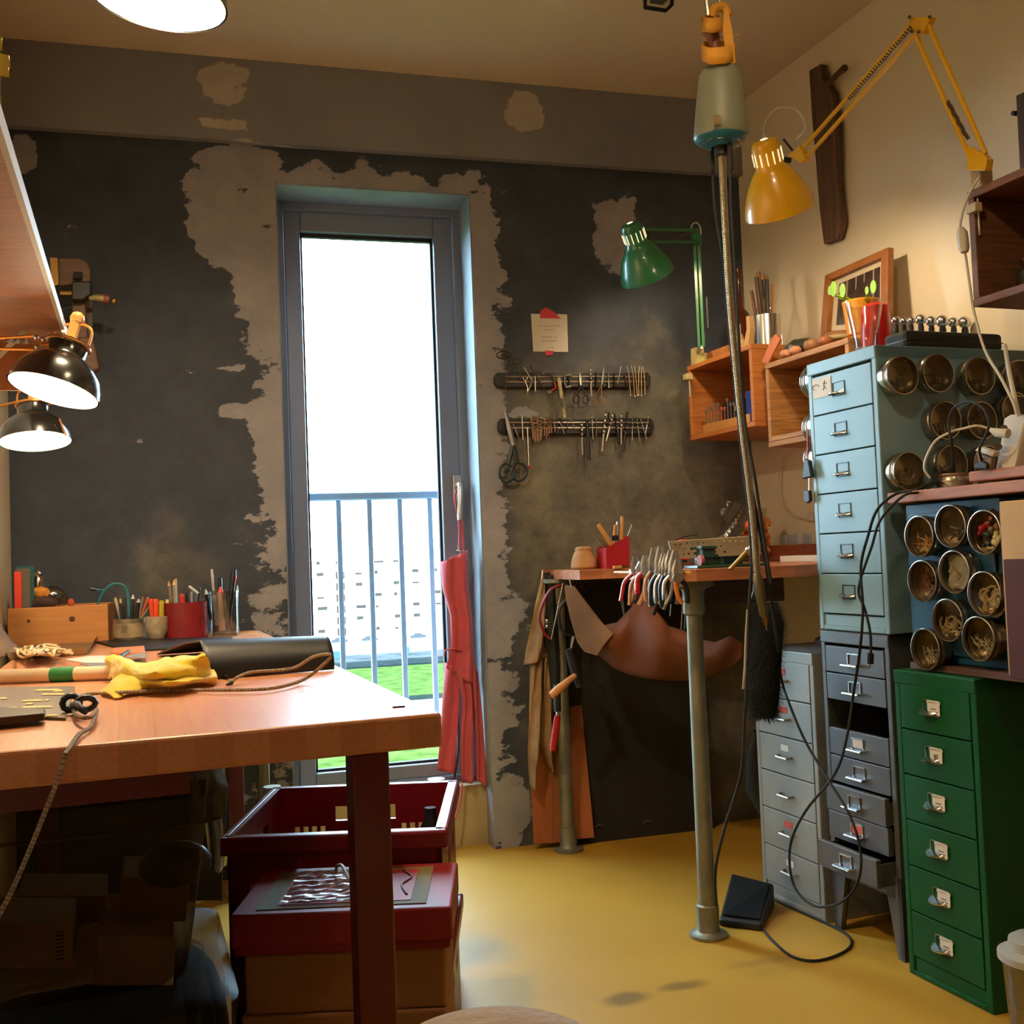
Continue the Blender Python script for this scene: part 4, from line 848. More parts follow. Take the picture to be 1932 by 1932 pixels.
# socket and cable on the right wall under the crates
wcab = smooth([PW(1486, 850, .02), PW(1474, 872, .02), PW(1469, 905, .02), PW(1472, 945, .02), PW(1492, 970, .02), PW(1520, 978, .02), PW(1536, 977, .02)])
t = thing('mains_lead', 'white cord looping down the wall below the wall crates', 'cord', wcab[-1]); part('cord', MB().tube(wcab, .0025, 6), WHITE, t); part('plug', MB().box(PW(1534, 975, .03), (.03, .03, .03)), WHITE, t, bevel=.005)

# under the bench
BLKB = mat('black_board', (30, 27, 24), .7, var=.2)
solo('black_board', MB().prism([(1.09, 3.34, 0), (1.62, 3.34, 0), (1.60, 3.385, .84), (1.09, 3.385, .84)], (0, -.008, 0)), BLKB, 'large black board leaning on the back wall under the bench', 'board')
for i, (x, y) in enumerate(((1131, 1558), (1222, 1550))): solo('chalk_mark', MB().tube([PY(x-7, y+3, 3.33), PY(x, y-2, 3.33), PY(x+7, y+1, 3.33)], .002, 5), mat('chalk', (90, 84, 90), .9), ('curled grey scrap by the plywood boards at the black board foot', 'curled grey scrap in the middle of the black board foot')[i], 'scrap')
PLY = wood('plywood', (158, 88, 48), (178, 104, 60), (8, 8, 1.5), .6)
def board(label, pts, Y0, lean, th=.006, m=PLY):
    """pts: pixels; the board leans from y=Y0 at the floor to Y0+lean at 0.6 m"""
    n = V((0, .6, -lean)).normalized(); P0 = V((0, Y0, 0)); vs = [PP(x, y, P0, n) for x, y in pts]
    for v in vs: v.z = max(v.z, 0)
    solo('plywood_board', MB().prism(vs, (0, th, 0)), m, label, 'board', 'plywood boards leaning on the wall')
board('broad plywood board leaning behind the hanging sacks', [(1008, 1592), (1050, 1590), (1050, 1400), (1016, 1400), (1002, 1480)], 3.32, .05)
board('narrow plywood strip behind the red handled saw', [(1046, 1590), (1062, 1589), (1052, 1290), (1042, 1290)], 3.27, .09, m=wood('plywood_dark', (128, 76, 40), (146, 90, 52), (8, 8, 1.5)))
board('tall tapering plywood board beside the black board', [(1078, 1584), (1121, 1580), (1097, 1330), (1076, 1334)], 3.30, .07)
# things hanging at the bench end
SACK = mat('sackcloth', (150, 118, 80), .95, var=.3, vs=14, bump=.5, bs=120)
SK2 = 3.30
def cloth_strip(parent, name, L, R_, m, wob=.012, Y=SK2, nu=10, nv=26):
    def f(u, v):
        def at(t, q):
            i = q*(len(t)-1); a = min(len(t)-2, int(i)); return V(t[a]).lerp(V(t[a+1]), i-a)
        l, r_ = at(L, v), at(R_, v); p = l.lerp(r_, u); return PY(p.x, p.y, Y)+V((0, -wob*math.sin(math.pi*u)-wob*.35*math.sin(u*9+v*5), 0))
    return part(name, MB().grid(f, nu, nv), m, parent, solid=.003)
sk_ = thing('sack_apron', 'mottled tan suede apron hanging from the bench end', 'apron', PY(1005, 1500, SK2))
cloth_strip(sk_, 'bib', [(1020, 1092), (1008, 1140), (998, 1200), (990, 1255)], [(1024, 1092), (1028, 1170), (1033, 1210), (1034, 1236)], SACK, .03)
cloth_strip(sk_, 'leg_panel', [(1000, 1246), (997, 1330), (996, 1420), (1002, 1486)], [(1022, 1242), (1022, 1330), (1020, 1410), (1004, 1490)], SACK, .03, 3.31)
cloth_strip(sk_, 'leg_panel', [(1024, 1240), (1021, 1330), (1020, 1400), (1036, 1445)], [(1036, 1238), (1041, 1330), (1045, 1400), (1042, 1462)], SACK, .025, 3.31)
q = MB().tube([PY(1022, 1094, 3.29), PY(1024, 1076, 3.30)], .003, 6); part('hook', q, STEEL, sk_)
part('clip_strap', MB().bx((1.045, 3.29, .80), (1.075, 3.30, .885)), RUBBER, sk_)
hs = thing('hanging_strap', 'black rubber strap hanging beside the suede apron', 'strap', (1.08, 3.26, .4))
part('strap', MB().tube([PY(1040, 1085, 3.27), PY(1040, 1180, 3.27), PY(1046, 1260, 3.27), PY(1049, 1330, 3.27)], [.012, .022, .020, .012], 8), RUBBER, hs)
fs_ = thing('fret_saw', 'red framed fret saw hanging from the bench end', 'saw', PY(1030, 1140, 3.22))
part('frame', MB().tube(smooth([PY(1062, 1104, 3.22), PY(1040, 1112, 3.22), PY(1024, 1140, 3.22), PY(1018, 1168, 3.22), PY(1028, 1195, 3.22), PY(1040, 1205, 3.22)]), .005, 8), mat('dark_red_frame', (120, 20, 28), .4), fs_)
part('blade', MB().tube([PY(1062, 1100, 3.21), PY(1040, 1206, 3.21)], .0012, 4), STEEL, fs_)
part('clamp_knob', MB().ball(PY(1032, 1172, 3.21), .008, 8), CHROME, fs_); part('clamp_knob', MB().ball(PY(1032, 1182, 3.21), .007, 8), CHROME, fs_)
hm_ = thing('hammer', 'hammer with a pale wooden handle hanging slanted at the bench end', 'hammer', PY(1040, 1310, 3.15))
part('handle', MB().tube([PY(1040, 1313, 3.10), PY(1052, 1302, 3.10), PY(1085, 1274, 3.12)], [.012, .014, .008], 10), mat('pale_handle_wood', (190, 128, 72), .5), hm_)
part('head', MB().tube([PY(1072, 1225, 3.13), PY(1084, 1262, 3.13), PY(1094, 1296, 3.13)], [.012, .016, .012], 8), BLACK, hm_)
rs = thing('hand_saw', 'hand saw with a red grip hanging beside the plywood strip', 'saw', PY(1045, 1416, 3.2))
part('grip', MB().tube([PY(1052, 1350, 3.2), PY(1048, 1380, 3.2), PY(1043, 1416, 3.2)], [.010, .012, .011], 10), REDP, rs); part('ferrule', MB().cyl(PY(1052, 1340, 3.2), PY(1052, 1352, 3.2), .006, 8), STEEL, rs); part('shank', MB().cyl(PY(1050, 1290, 3.2), PY(1052, 1342, 3.2), .012, 8), BLACK, rs)
sh = thing('shears', 'dark metal shears hanging between the hammer and the leather skin', 'shears', PY(1078, 1250, 3.18))
part('blade', MB().tube([PY(1082, 1200, 3.18), PY(1072, 1252, 3.18)], [.006, .001], 6), STEEL, sh); part('grip', MB().tube(smooth([PY(1082, 1200, 3.18), PY(1060, 1190, 3.18), PY(1055, 1150, 3.18), PY(1070, 1130, 3.18)]), .005, 6), BLACK, sh)
for i, (x, y) in enumerate(((1082, 1103), (1096, 1108), (1112, 1108))):
    c0 = V((PY(x, y, 3.22).x, 3.22, BZ-BT)); solo('cup_hook', MB().tube([c0, c0-V((0, 0, .012))]+[c0+V((.006*math.sin(a), 0, -.018-.006*(1-math.cos(a)))) for a in (0, 1, 2, 3, 4)], .001, 5), BRASS, ('brass cup hook under the bench top nearest the back wall', 'brass cup hook under the bench top in the middle', 'brass cup hook with a bright tip under the bench top')[i], 'hook', 'cup hooks under the bench')
# black bench brush
bb = thing('bench_duster', 'long black furry bench brush hanging in front of the bench', 'brush', PD(1445, 1360, 2.52))
part('handle', MB().tube([PD(1420, 1130, 2.44), PD(1425, 1115, 2.44), PD(1425, 1100, 2.44)], .006, 6), BLACK, bb)
cen = [(1446, 1136, 30), (1448, 1175, 44), (1444, 1230, 44), (1442, 1290, 42), (1442, 1330, 38), (1443, 1352, 26)]
part('core', MB().tube([PD(x, y, 2.52) for x, y, r in cen], [r*2.45/FPX*.72 for x, y, r in cen], 14), mat('black_fur_core', (12, 12, 12), .9), bb)
g = random.Random(11); hv = []; hf = []
for i in range(9000):
    t = g.random()*5; a = min(4, int(t)); f_ = t-a; x0, y0, r0 = [cen[a][k]*(1-f_)+cen[a+1][k]*f_ for k in range(3)]
    c0 = PD(x0, y0, 2.52); an = g.uniform(0, 6.28); R0 = r0*2.45/FPX*.72
    d_ = (CR*math.cos(an)+CF*math.sin(an)); p = c0+d_*R0*.9; q_ = p+d_*g.uniform(.012, .026)+V((g.uniform(-.004, .006), 0, -g.uniform(.002, .018))); s_ = d_.cross(V((0, 0, 1))).normalized()*.0006
    o = len(hv); hv += [p-s_, p+s_, q_]; hf.append((o, o+1, o+2))
q = MB(); q.add(hv, hf); part('fur', q, mat('black_fur', (14, 14, 15), .8), bb, kind='stuff')
solo('leather_strap', MB().tube([PD(1411, 1150, 2.44), PD(1408, 1200, 2.44), PD(1406, 1260, 2.44), PD(1403, 1300, 2.44)], .0035, 6), mat('pale_strap', (150, 130, 100), .6), 'pale thin strap hanging beside the black furry brush', 'strap')
# foot pedal
fp = thing('foot_pedal', 'black wedge-shaped foot pedal on the yellow floor by the silver cabinet', 'pedal', PZ(1408, 1750, 0))
A_, B_, C_, D_ = PZ(1357, 1748, 0), PZ(1438, 1758, 0), PZ(1462, 1712, 0), PZ(1382, 1690, 0)
vs = [A_, B_, C_, D_, A_+V((0, 0, .018)), B_+V((0, 0, .018)), C_+V((0, 0, .062)), D_+V((0, 0, .062))]
part('wedge', MB().add(vs, [(0, 3, 2, 1), (4, 5, 6, 7), (0, 1, 5, 4), (1, 2, 6, 5), (2, 3, 7, 6), (3, 0, 4, 7)]), mat('pedal_black', (12, 12, 13), .55), fp, bevel=.006)
t_ = [v+V((0, 0, .003)) for v in vs[4:]]; c_ = sum(t_, V())/4
part('tread_plate', MB().prism([c_+(v-c_)*.86 for v in t_], (0, 0, .002)), mat('pedal_rubber', (12, 12, 12), .8, spec=.2), fp)
def cord(label, pts, r=.0032, m=RUBBER, name='mains_lead'):
    return solo(name, MB().tube(smooth(pts), r, 8), m, label, 'cord')
F = lambda x, y: PZ(x, y, 0)+V((0, 0, .004))
cord('black cord looping over the floor from the pedal to the silver cabinet', [F(1437, 1753), F(1460, 1780), F(1495, 1808), F(1540, 1816), F(1585, 1803), F(1606, 1786), F(1600, 1768), F(1570, 1750), F(1530, 1732), F(1490, 1714), F(1462, 1700)])
K = lambda x, y, d=.56: PW(x, y, d)
cord('long black cord hanging in a crossed loop over the drawer cabinets', [PW(1800, 897, .30)+V((0, 0, .01)), PW(1735, 922, .46), PW(1690, 932, .50), K(1655, 962), K(1638, 1010), K(1624, 1070), K(1628, 1150), K(1622, 1230), K(1610, 1310), K(1598, 1390), K(1575, 1460), K(1520, 1530), K(1492, 1590), K(1492, 1650), K(1510, 1690), K(1545, 1711), K(1590, 1700), K(1618, 1665), K(1624, 1610), K(1604, 1540), K(1562, 1470), K(1520, 1400), K(1490, 1330), K(1474, 1280), PW(1466, 1210, .70), PW(1455, 1130, .78), PD(1440, 1040, 2.3), PD(1420, 930, 2.3)])
cd2 = thing('lead_with_connector', 'second black cord hanging beside the loop, ending in a small connector', 'cord', K(1643, 1260))
part('cord', MB().tube(smooth([PW(1800, 897, .29)+V((0, 0, .016)), PW(1745, 925, .46), PW(1705, 935, .51), K(1662, 980, .57), K(1645, 1030, .57), K(1620, 1110, .55), K(1632, 1150, .55), K(1642, 1195, .55), K(1643, 1235, .55)]), .003, 8), RUBBER, cd2)
part('connector', MB().tube([K(1643, 1233, .55), K(1642, 1252, .55)], .007, 8), BLACK, cd2); part('connector_pin', MB().cyl(K(1642, 1252, .55), K(1642, 1260, .55), .002, 6), CHROME, cd2)
# hanging flex-shaft motor
fx = thing('flex_shaft_motor', 'pale green hanging motor with a long steel flexible shaft over the bench', 'motor', PD(1360, 270, 2.3))
mt = PD(1358, 128, 2.3); mbm = PD(1361, 268, 2.3); ax = (mt-mbm).normalized(); L = (mt-mbm).length
HOUS = mat('grey_green_enamel', (122, 124, 104), .5, bump=.1, bs=90); TQ = mat('petrol_cap', (20, 96, 122), .35)
part('housing', MB().lathe([(.0570, L*.05), (.0590, L*.07), (.0565, L*.25), (.050, L*.65), (.045, L*.90), (.036, L*.985), (.02, L)], mbm, ax, 32), HOUS, fx)
part('end_cap', MB().lathe([(.022, -.012), (.045, -.004), (.056, .004), (.0575, L*.05)], mbm, ax, 32), TQ, fx)
q = MB()
for k in range(12):
    a = k*math.pi/6; x, y, d = frame_of(ax); q.box(mbm+(x*math.cos(a)+y*math.sin(a))*.040-ax*.003, (.012, .006, .005), Matrix.Rotation(a, 3, 'Z'))
part('vent_ribs', q, CHROME, fx)
part('name_plate', MB().box(PD(1354, 226, 2.238), (.015, .002, .020)), mat('dull_plate', (150, 130, 96), .5, .3), fx)
part('chuck', MB().lathe([(.014, 0), (.016, -.008), (.015, -.022), (.008, -.026)][::-1], mbm-ax*.006, ax, 18), BLACK, fx)
part('strain_relief', MB().tube([PD(1376, 268, 2.28), PD(1379, 320, 2.28)], .006, 8), RUBBER, fx); part('strain_relief', MB().tube([PD(1343, 285, 2.32), PD(1344, 320, 2.32)], .005, 8), RUBBER, fx)
shp = smooth([PD(1362, 292, 2.3), PD(1364, 340, 2.3), PD(1368, 420, 2.3), PD(1377, 560, 2.3), PD(1388, 680, 2.3), PD(1400, 800, 2.3), PD(1412, 900, 2.3), PD(1422, 990, 2.3), PD(1428, 1080, 2.3)], 12)
rr = [.0085 if i % 2 else .0070 for i in range(len(shp))]
part('flexible_shaft', MB().tube(shp, .0072, 12), mat('shaft_steel', (170, 160, 140), .3, .9, .25, 300), fx)
n_ = 260; q = MB(); L2 = len(shp)-1
for i in range(n_):
    u = i/n_*L2; a = min(L2-1, int(u)); p = shp[a].lerp(shp[a+1], u-a); t_ = (shp[a+1]-shp[a]).normalized()
    if 0 < i: q.lathe([(.0070, -.0011), (.0083, 0), (.0070, .0011)], p, t_, 10)
part('shaft_coils', q, mat('coil_steel', (196, 184, 160), .3, .95), fx, kind='stuff')
hp0, hp1, hp2, hp3 = PD(1428, 1080, 2.3), PD(1434, 1120, 2.3), PD(1441, 1160, 2.3), PD(1446, 1185, 2.3)
part('handpiece', MB().tube([hp0, hp0.lerp(hp1, .3), hp1, hp1.lerp(hp2, .1), hp2, hp2+(hp3-hp2)*.1], [.007, .011, .011, .0100, .009, .007], 16), mat('handpiece_steel', (130, 122, 100), .35, .8), fx)
part('collet', MB().tube([hp2, hp2.lerp(hp3, .35), hp2.lerp(hp3, .8)], [.006, .006, .004], 10), BRASS, fx); part('burr', MB().tube([hp2.lerp(hp3, .75), hp3, hp3+(hp3-hp2)*.2], [.001, .001, .0006], 6), STEEL, fx)
def dcord(pts, d, r=.0034): return MB().tube(smooth([PD(x, y, d) for x, y in pts]), r, 8)
part('cable', dcord([(1378, 318), (1380, 400), (1388, 520), (1396, 680), (1406, 800), (1424, 900), (1440, 1010), (1455, 1100)], 2.27), RUBBER, fx)
part('cable', dcord([(1344, 318), (1350, 400), (1366, 500), (1374, 600), (1388, 740), (1400, 860), (1412, 960), (1418, 1060), (1414, 1130), (1410, 1250), (1404, 1370), (1398, 1460), (1368, 1560), (1350, 1640), (1352, 1710)], 2.33), RUBBER, fx)
YST = mat('yellow_strap', (214, 150, 44), .7)
ys = thing('strap_hanger', 'yellow webbing strap hanging from the ceiling hook, holding the motor', 'strap', PD(1358, 60, 2.3))
part('ring_wrap', MB().tube([PD(1322+72*i/10, 66+6*math.sin(i/10*math.pi), 2.3) for i in range(11)], .001, 4), YST, ys)
def band(pts, w, d, name='webbing'):
    q = MB(); P = [PD(x, y, dd) for x, y, dd in pts]
    vs = []; 
    for p in P: vs += [p+V((0, 0, w/2)), p-V((0, 0, w/2))]
    q.add(vs, [(2*i, 2*i+1, 2*i+3, 2*i+2) for i in range(len(P)-1)], True); part(name, q, YST, ys, solid=.002)
band([(1324, 100, 2.28), (1340, 106, 2.25), (1370, 104, 2.25), (1388, 98, 2.28), (1376, 92, 2.33), (1330, 94, 2.33), (1324, 100, 2.28)], .036, 2.3)
band([(1324, 46, 2.29), (1342, 48, 2.26), (1362, 46, 2.28), (1356, 42, 2.32), (1330, 42, 2.32), (1324, 46, 2.29)], .032, 2.3)
q = MB(); q.prism([PD(1366, 14, 2.27), PD(1374, 18, 2.27), (PD(1382, 60, 2.27)), PD(1388, 118, 2.27), PD(1372, 124, 2.27), PD(1364, 60, 2.27)], CF*.003); part('tail', q, YST, ys)
part('core', MB().tube([PD(1340, 55, 2.3), PD(1346, 72, 2.3), PD(1352, 120, 2.3), PD(1354, 130, 2.3)], [.018, .014, .012, .014], 10), mat('copper_brown', (120, 66, 34), .5), ys)
part('loop', MB().tube(smooth([PD(1342, 34, 2.3), PD(1350, 16, 2.3), PD(1366, 14, 2.3), PD(1374, 30, 2.3)]), .010, 8), YST, ys)
hk = thing('ceiling_hook', 'grey steel hooks going up to the ceiling above the yellow strap', 'hook', PD(1340, 20, 2.3))
p = PD(1336, 30, 2.3); part('hook', MB().tube([p, PD(1333, 5, 2.3), V((PD(1333, 0, 2.3).x, PD(1333, 0, 2.3).y, CEIL))], .005, 8), STEEL, hk)
part('wire', MB().tube([PD(1358, 12, 2.3), V((PD(1352, 0, 2.3).x, PD(1352, 0, 2.3).y, CEIL))], .003, 8), STEEL, hk)
# small fitting on the ceiling
p = PZ(1245, 8, CEIL-.02); t = thing('ceiling_bracket', 'small dark metal bracket screwed to the ceiling', 'bracket', V((p.x, p.y, CEIL-.02)))
fr_ = [PZ(1217, -12, CEIL-.02), PZ(1217, 14, CEIL-.02), PZ(1256, 20, CEIL-.02), PZ(1268, 8, CEIL-.02), PZ(1268, -12, CEIL-.02)]
part('rail', MB().tube(fr_, .006, 6), BLACK, t); part('plate', MB().prism([PZ(1226, -12, CEIL-.012), PZ(1226, 6, CEIL-.012), PZ(1250, 10, CEIL-.012), PZ(1262, -2, CEIL-.012), PZ(1262, -12, CEIL-.012)], (0, 0, .012)), DGREY, t)
# ------------------------------------------------------------------ the big desk on the left
import mathutils.noise as mnoise
TZ = .75
def TZp(x, y, z=TZ): return PZ(x, y, z)
def bamboo():
    m = bpy.data.materials.new('bamboo_top'); m.use_nodes = True; nt = m.node_tree; N, L = nt.nodes, nt.links; b = N['Principled BSDF']
    tc = N.new('ShaderNodeTexCoord'); mp = N.new('ShaderNodeMapping'); mp.inputs['Rotation'].default_value = (0, 0, math.pi/2); L.new(tc.outputs['Object'], mp.inputs[0])
    br = N.new('ShaderNodeTexBrick'); br.inputs['Scale'].default_value = 1; br.inputs['Brick Width'].default_value = .9; br.inputs['Row Height'].default_value = .042
    br.inputs['Mortar Size'].default_value = .0006; br.inputs['Color1'].default_value = (*lin((208, 143, 100)), 1); br.inputs['Color2'].default_value = (*lin((202, 136, 94)), 1); br.inputs['Mortar'].default_value = (*lin((190, 126, 86)), 1)
    L.new(mp.outputs[0], br.inputs[0])
    nz = N.new('ShaderNodeTexNoise'); nz.inputs['Scale'].default_value = 6; m2 = N.new('ShaderNodeMapping'); m2.inputs['Scale'].default_value = (30, 1, 30); L.new(tc.outputs['Object'], m2.inputs[0]); L.new(m2.outputs[0], nz.inputs[0])
    mx = N.new('ShaderNodeMix'); mx.data_type = 'RGBA'; mx.blend_type = 'OVERLAY'; mx.inputs[0].default_value = .35; L.new(br.outputs[0], mx.inputs[6]); L.new(nz.outputs['Color'], mx.inputs[7]); L.new(mx.outputs[2], b.inputs['Base Color'])
    b.inputs['Roughness'].default_value = .36; b.inputs['Coat Weight'].default_value = .15; b.inputs['Coat Roughness'].default_value = .3
    mr = N.new('ShaderNodeMapRange'); L.new(nz.outputs[0], mr.inputs[0]); mr.inputs[3].default_value = .28; mr.inputs[4].default_value = .46; L.new(mr.outputs[0], b.inputs['Roughness'])
    return m
BAM = bamboo()
dk = thing('desk', 'thick bamboo-topped desk with dark red square legs, reaching to the back wall', 'desk', M=TM(0, 0, 0))
part('desk_top', MB().bx((-.62, 0, TZ-.042), (0, 2.0, TZ)), BAM, dk, bevel=.004, local=True)
DRED = mat('dark_red_lacquer', (88, 16, 18), .4, var=.05, coat=.2)
for x, y in ((-.112, .01), (-.61, .01), (-.112, 1.9), (-.61, 1.9)): part('leg', MB().bx((x, y, 0), (x+.046, y+.046, TZ-.042)), DRED, dk, bevel=.003, local=True)
part('underframe', MB().bx((-.56, .03, TZ-.072), (-.3, .05, TZ-.0425)), DRED, dk, local=True)
sd = PZ(752, 1333, TZ+.001); solo('small_chip', MB().box(sd, (.016, .006, .002)), BLACK, 'tiny dark chip lying near the desk corner', 'chip')
# black roll
rl_ = thing('vinyl_roll', 'half-curled black vinyl sheet lying across the desk', 'sheet', TZp(380, 1290))
ra, rb = TZp(388, 1284), TZp(631, 1264); ex = (rb-ra); dn = V((0, 0, 1)).cross(ex).normalized()
VIN = mat('matt_black_vinyl', (14, 16, 21), .46, var=.1)
def rollf(u, v):
    # v: from the bottom front up over the top and back down on the far side
    a = v*math.pi*1.05-.1; wd = .105*(1+.25*(1-u)); hh = .058*(1+.1*(1-u)); p = ra+ex*u
    if v < .62: q_ = p+dn*(wd*.5-wd*.5*math.cos(a*.95))+V((0, 0, hh*math.sin(min(a, 1.9))**.8 if a > 0 else 0))
    else:
        k = (v-.62)/.38; a1 = (.62*math.pi*1.05-.1); q0 = p+dn*(wd*.5-wd*.5*math.cos(a1*.95))+V((0, 0, hh*math.sin(min(a1, 1.9))**.8)); q_ = q0+dn*(k*.55)+V((0, 0, -(q0.z-TZ-.003)*k**1.3+.0*k))
    q_.z = max(q_.z, TZ+.002); return q_
part('sheet', MB().grid(rollf, 24, 40), VIN, rl_, solid=.0025)
part('under_sheet', MB().prism([TZp(362, 1262, TZ+.004), TZp(430, 1280, TZ+.004), TZp(420, 1240, TZ+.004), TZp(362, 1244, TZ+.004)], (0, 0, .003)), VIN, rl_)
# dark mat behind
solo('cutting_mat', MB().prism([TZp(182, 1214), TZp(240, 1230), TZp(440, 1222), TZp(440, 1206), TZp(250, 1208)], (0, 0, .006)), VIN, 'dark thin mat lying on the desk behind the black roll', 'mat', bevel=.002)
# yellow cloth
YC = mat('yellow_cloth', (218, 192, 24), .85, var=.12, vs=20, bump=.35, bs=160, sheen=.4)
cl = thing('dust_cloth', 'crumpled yellow cleaning cloth lying on the desk', 'cloth', TZp(300, 1300))
def cgrid(parent, name, rows, m, nu=24, nv=14, wob=.0025, seed=1):
    """rows of (x, y, z) pixels with a height above the desk; smooth surface through them"""
    R_ = [[PZ(x, y, TZ+z) for x, y, z in r] for r in rows]; R_ = [smooth(r, 8) for r in R_]; n = len(R_[0])
    C = [smooth([r[i] for r in R_], 6) for i in range(n)]; g_ = random.Random(seed); mbq = MB()
    for c_ in C:
        for p in c_: mbq.v.append(p+V((g_.uniform(-1, 1), g_.uniform(-1, 1), g_.uniform(0, 1)))*wob*.4+mnoise.noise_vector(p*38)*.006+V((0, 0, abs(mnoise.noise(p*22))*.010)))
    k = len(C[0])
    for i in range(n-1):
        for j in range(k-1): mbq.f.append([i*k+j, i*k+j+1, (i+1)*k+j+1, (i+1)*k+j]); mbq.sm.append(True)
    return part(name, mbq, m, parent, solid=.003, sub=1)
cgrid(cl, 'lower_fold', [[(184, 1308, .002), (214, 1318, .003), (250, 1312, .003), (330, 1300, .003), (410, 1288, .003)], [(205, 1296, .010), (218, 1284, .020), (245, 1280, .022), (330, 1290, .020), (412, 1276, .014)], [(220, 1288, .008), (235, 1282, .010), (260, 1276, .012), (330, 1278, .012), (400, 1266, .012)]], YC)
cgrid(cl, 'upper_fold', [[(206, 1282, .006), (240, 1290, .010), (290, 1290, .014), (340, 1288, .016), (400, 1272, .018)], [(203, 1262, .025), (236, 1266, .030), (280, 1272, .034), (330, 1266, .036), (398, 1258, .030)], [(199, 1242, .040), (222, 1243, .042), (262, 1262, .030), (310, 1252, .042), (390, 1240, .050)], [(205, 1250, .020), (240, 1252, .020), (280, 1254, .020), (320, 1248, .030), (380, 1242, .030)]], YC, seed=3)
# white tube with green band
tb = thing('white_tube', 'long white cardboard tube with a green cap band lying on the desk', 'tube', TZp(100, 1285))
ta, tb_ = TZp(-60, 1293)+V((0, 0, .013)), TZp(212, 1283)+V((0, 0, .013))
part('tube', MB().cyl(ta, tb_, .0125, 20), mat('cream_card', (220, 196, 160), .6, var=.03), tb)
u_ = (tb_-ta).normalized(); gc_ = PZ(90, 1280, TZ+.013); gc_ = ta+u_*((gc_-ta).dot(u_)); part('band', MB().cyl(gc_-u_*.021, gc_+u_*.021, .0138, 16), mat('green_band', (20, 108, 50), .45), tb)
# magazine and dark knife
mg = thing('magazine', 'grey printed sheet with torn yellow strips lying at the desk edge', 'paper', TZp(60, 1325))
part('sheet', MB().prism([TZp(-80, 1352), TZp(124, 1360), TZp(141, 1299), TZp(-60, 1301)], (0, 0, .004)), mat('grey_print', (112, 100, 90), .35, var=.2), mg)
g = random.Random(2)
for x, y, w_ in ((90, 1302, 50), (100, 1310, 46), (0, 1318, 30), (60, 1322, 40), (88, 1321, 12), (70, 1334, 60), (20, 1336, 30), (98, 1350, 24), (55, 1328, 16), (110, 1304, 20)):
    part('torn_strip', MB().prism([TZp(x-w_/2, y+2, TZ+.0045), TZp(x+w_/2, y+1, TZ+.0045), TZp(x+w_/2-4, y-2, TZ+.0045), TZp(x-w_/2+5, y-1, TZ+.0045)], (0, 0, .0006)), mat('pale_yellow_paper', (222, 186, 110), .6), mg)
solo('metal_ruler', MB().prism([TZp(-80, 1376, TZ+.006), TZp(84, 1360, TZ+.006), TZp(86, 1350, TZ+.006), TZp(-80, 1346, TZ+.006)], (0, 0, .010)), mat('dark_bronze', (46, 34, 24), .5, .4), 'dark tapering metal tool lying on the printed sheet at the desk edge', 'tool', bevel=.002)
# braided cord with cable clips
BRD = mat('braided_cord', (150, 132, 112), .8, var=.5, vs=260)
def T2(x, y, z=.006): return PZ(x, y, TZ+z)
pts = [T2(436, 1288), T2(448, 1278, .012), T2(475, 1268, .016), T2(530, 1264, .018), T2(560, 1258, .022), T2(590, 1240, .045), T2(618, 1234, .055), T2(624, 1240, .05), T2(608, 1256, .03), T2(580, 1278, .01), T2(545, 1292), T2(500, 1300), T2(420, 1302), T2(330, 1302), T2(240, 1306, .010), T2(190, 1308, .006), T2(155, 1312), T2(140, 1328), T2(141, 1345, .010), T2(155, 1354, .012), T2(172, 1352, .012), T2(182, 1340, .012), T2(172, 1370), T2(150, 1385), T2(132, 1410)]
edge = T2(132, 1412); sp2 = smooth(pts, 6)
dn_ = -TY; low = [edge+dn_*.012+V((-.004, 0, -.004)), edge+dn_*.02+V((-.02, 0, -.05)), edge+dn_*.03+V((-.07, 0, -.16)), edge+dn_*.03+V((-.14, 0, -.25)), edge+dn_*.03+V((-.20, 0, -.30))]
bc_ = thing('usb_cable', 'long grey braided cable lying over the yellow cloth and down past the desk edge', 'cable', T2(150, 1345))
part('cord', MB().tube(sp2+smooth(low, 6), .0026, 8), BRD, bc_)
q = MB(); path = sp2+smooth(low, 6); acc = 0
for i in range(len(path)-1):
    a_, b_ = path[i], path[i+1]; n_ = max(1, int((b_-a_).length/.0042))
    for j in range(n_): q.lathe([(.0026, -.0008), (.0030, 0), (.0026, .0008)], a_.lerp(b_, j/n_), b_-a_+V((1e-6, 0, 0)), 6)
part('braid', q, mat('braid_dark', (92, 80, 70), .8), bc_, kind='stuff')
part('cable_end', MB().tube([T2(428, 1292, .004), T2(436, 1288)], [.002, .0045], 8), BLACK, bc_)
q = MB().tube([T2(134, 1341, .006)+V((.011*math.cos(a), .003, .010+.010*math.sin(a))) for a in [k*.628 for k in range(10)]], .0045, 8, closed=True); part('cable_tie', q, BLACK, bc_)
q = MB().tube([T2(162, 1342, .006)+V((.012*math.cos(a), .003, .010+.008*math.sin(a))) for a in [k*.628 for k in range(10)]], .0045, 8, closed=True); part('cable_tie', q, BLACK, bc_)
part('cable_tie', MB().tube(smooth([T2(136, 1330, .012), T2(146, 1328, .02), T2(152, 1338, .015), T2(162, 1344, .01)]), .004, 8), BLACK, bc_)
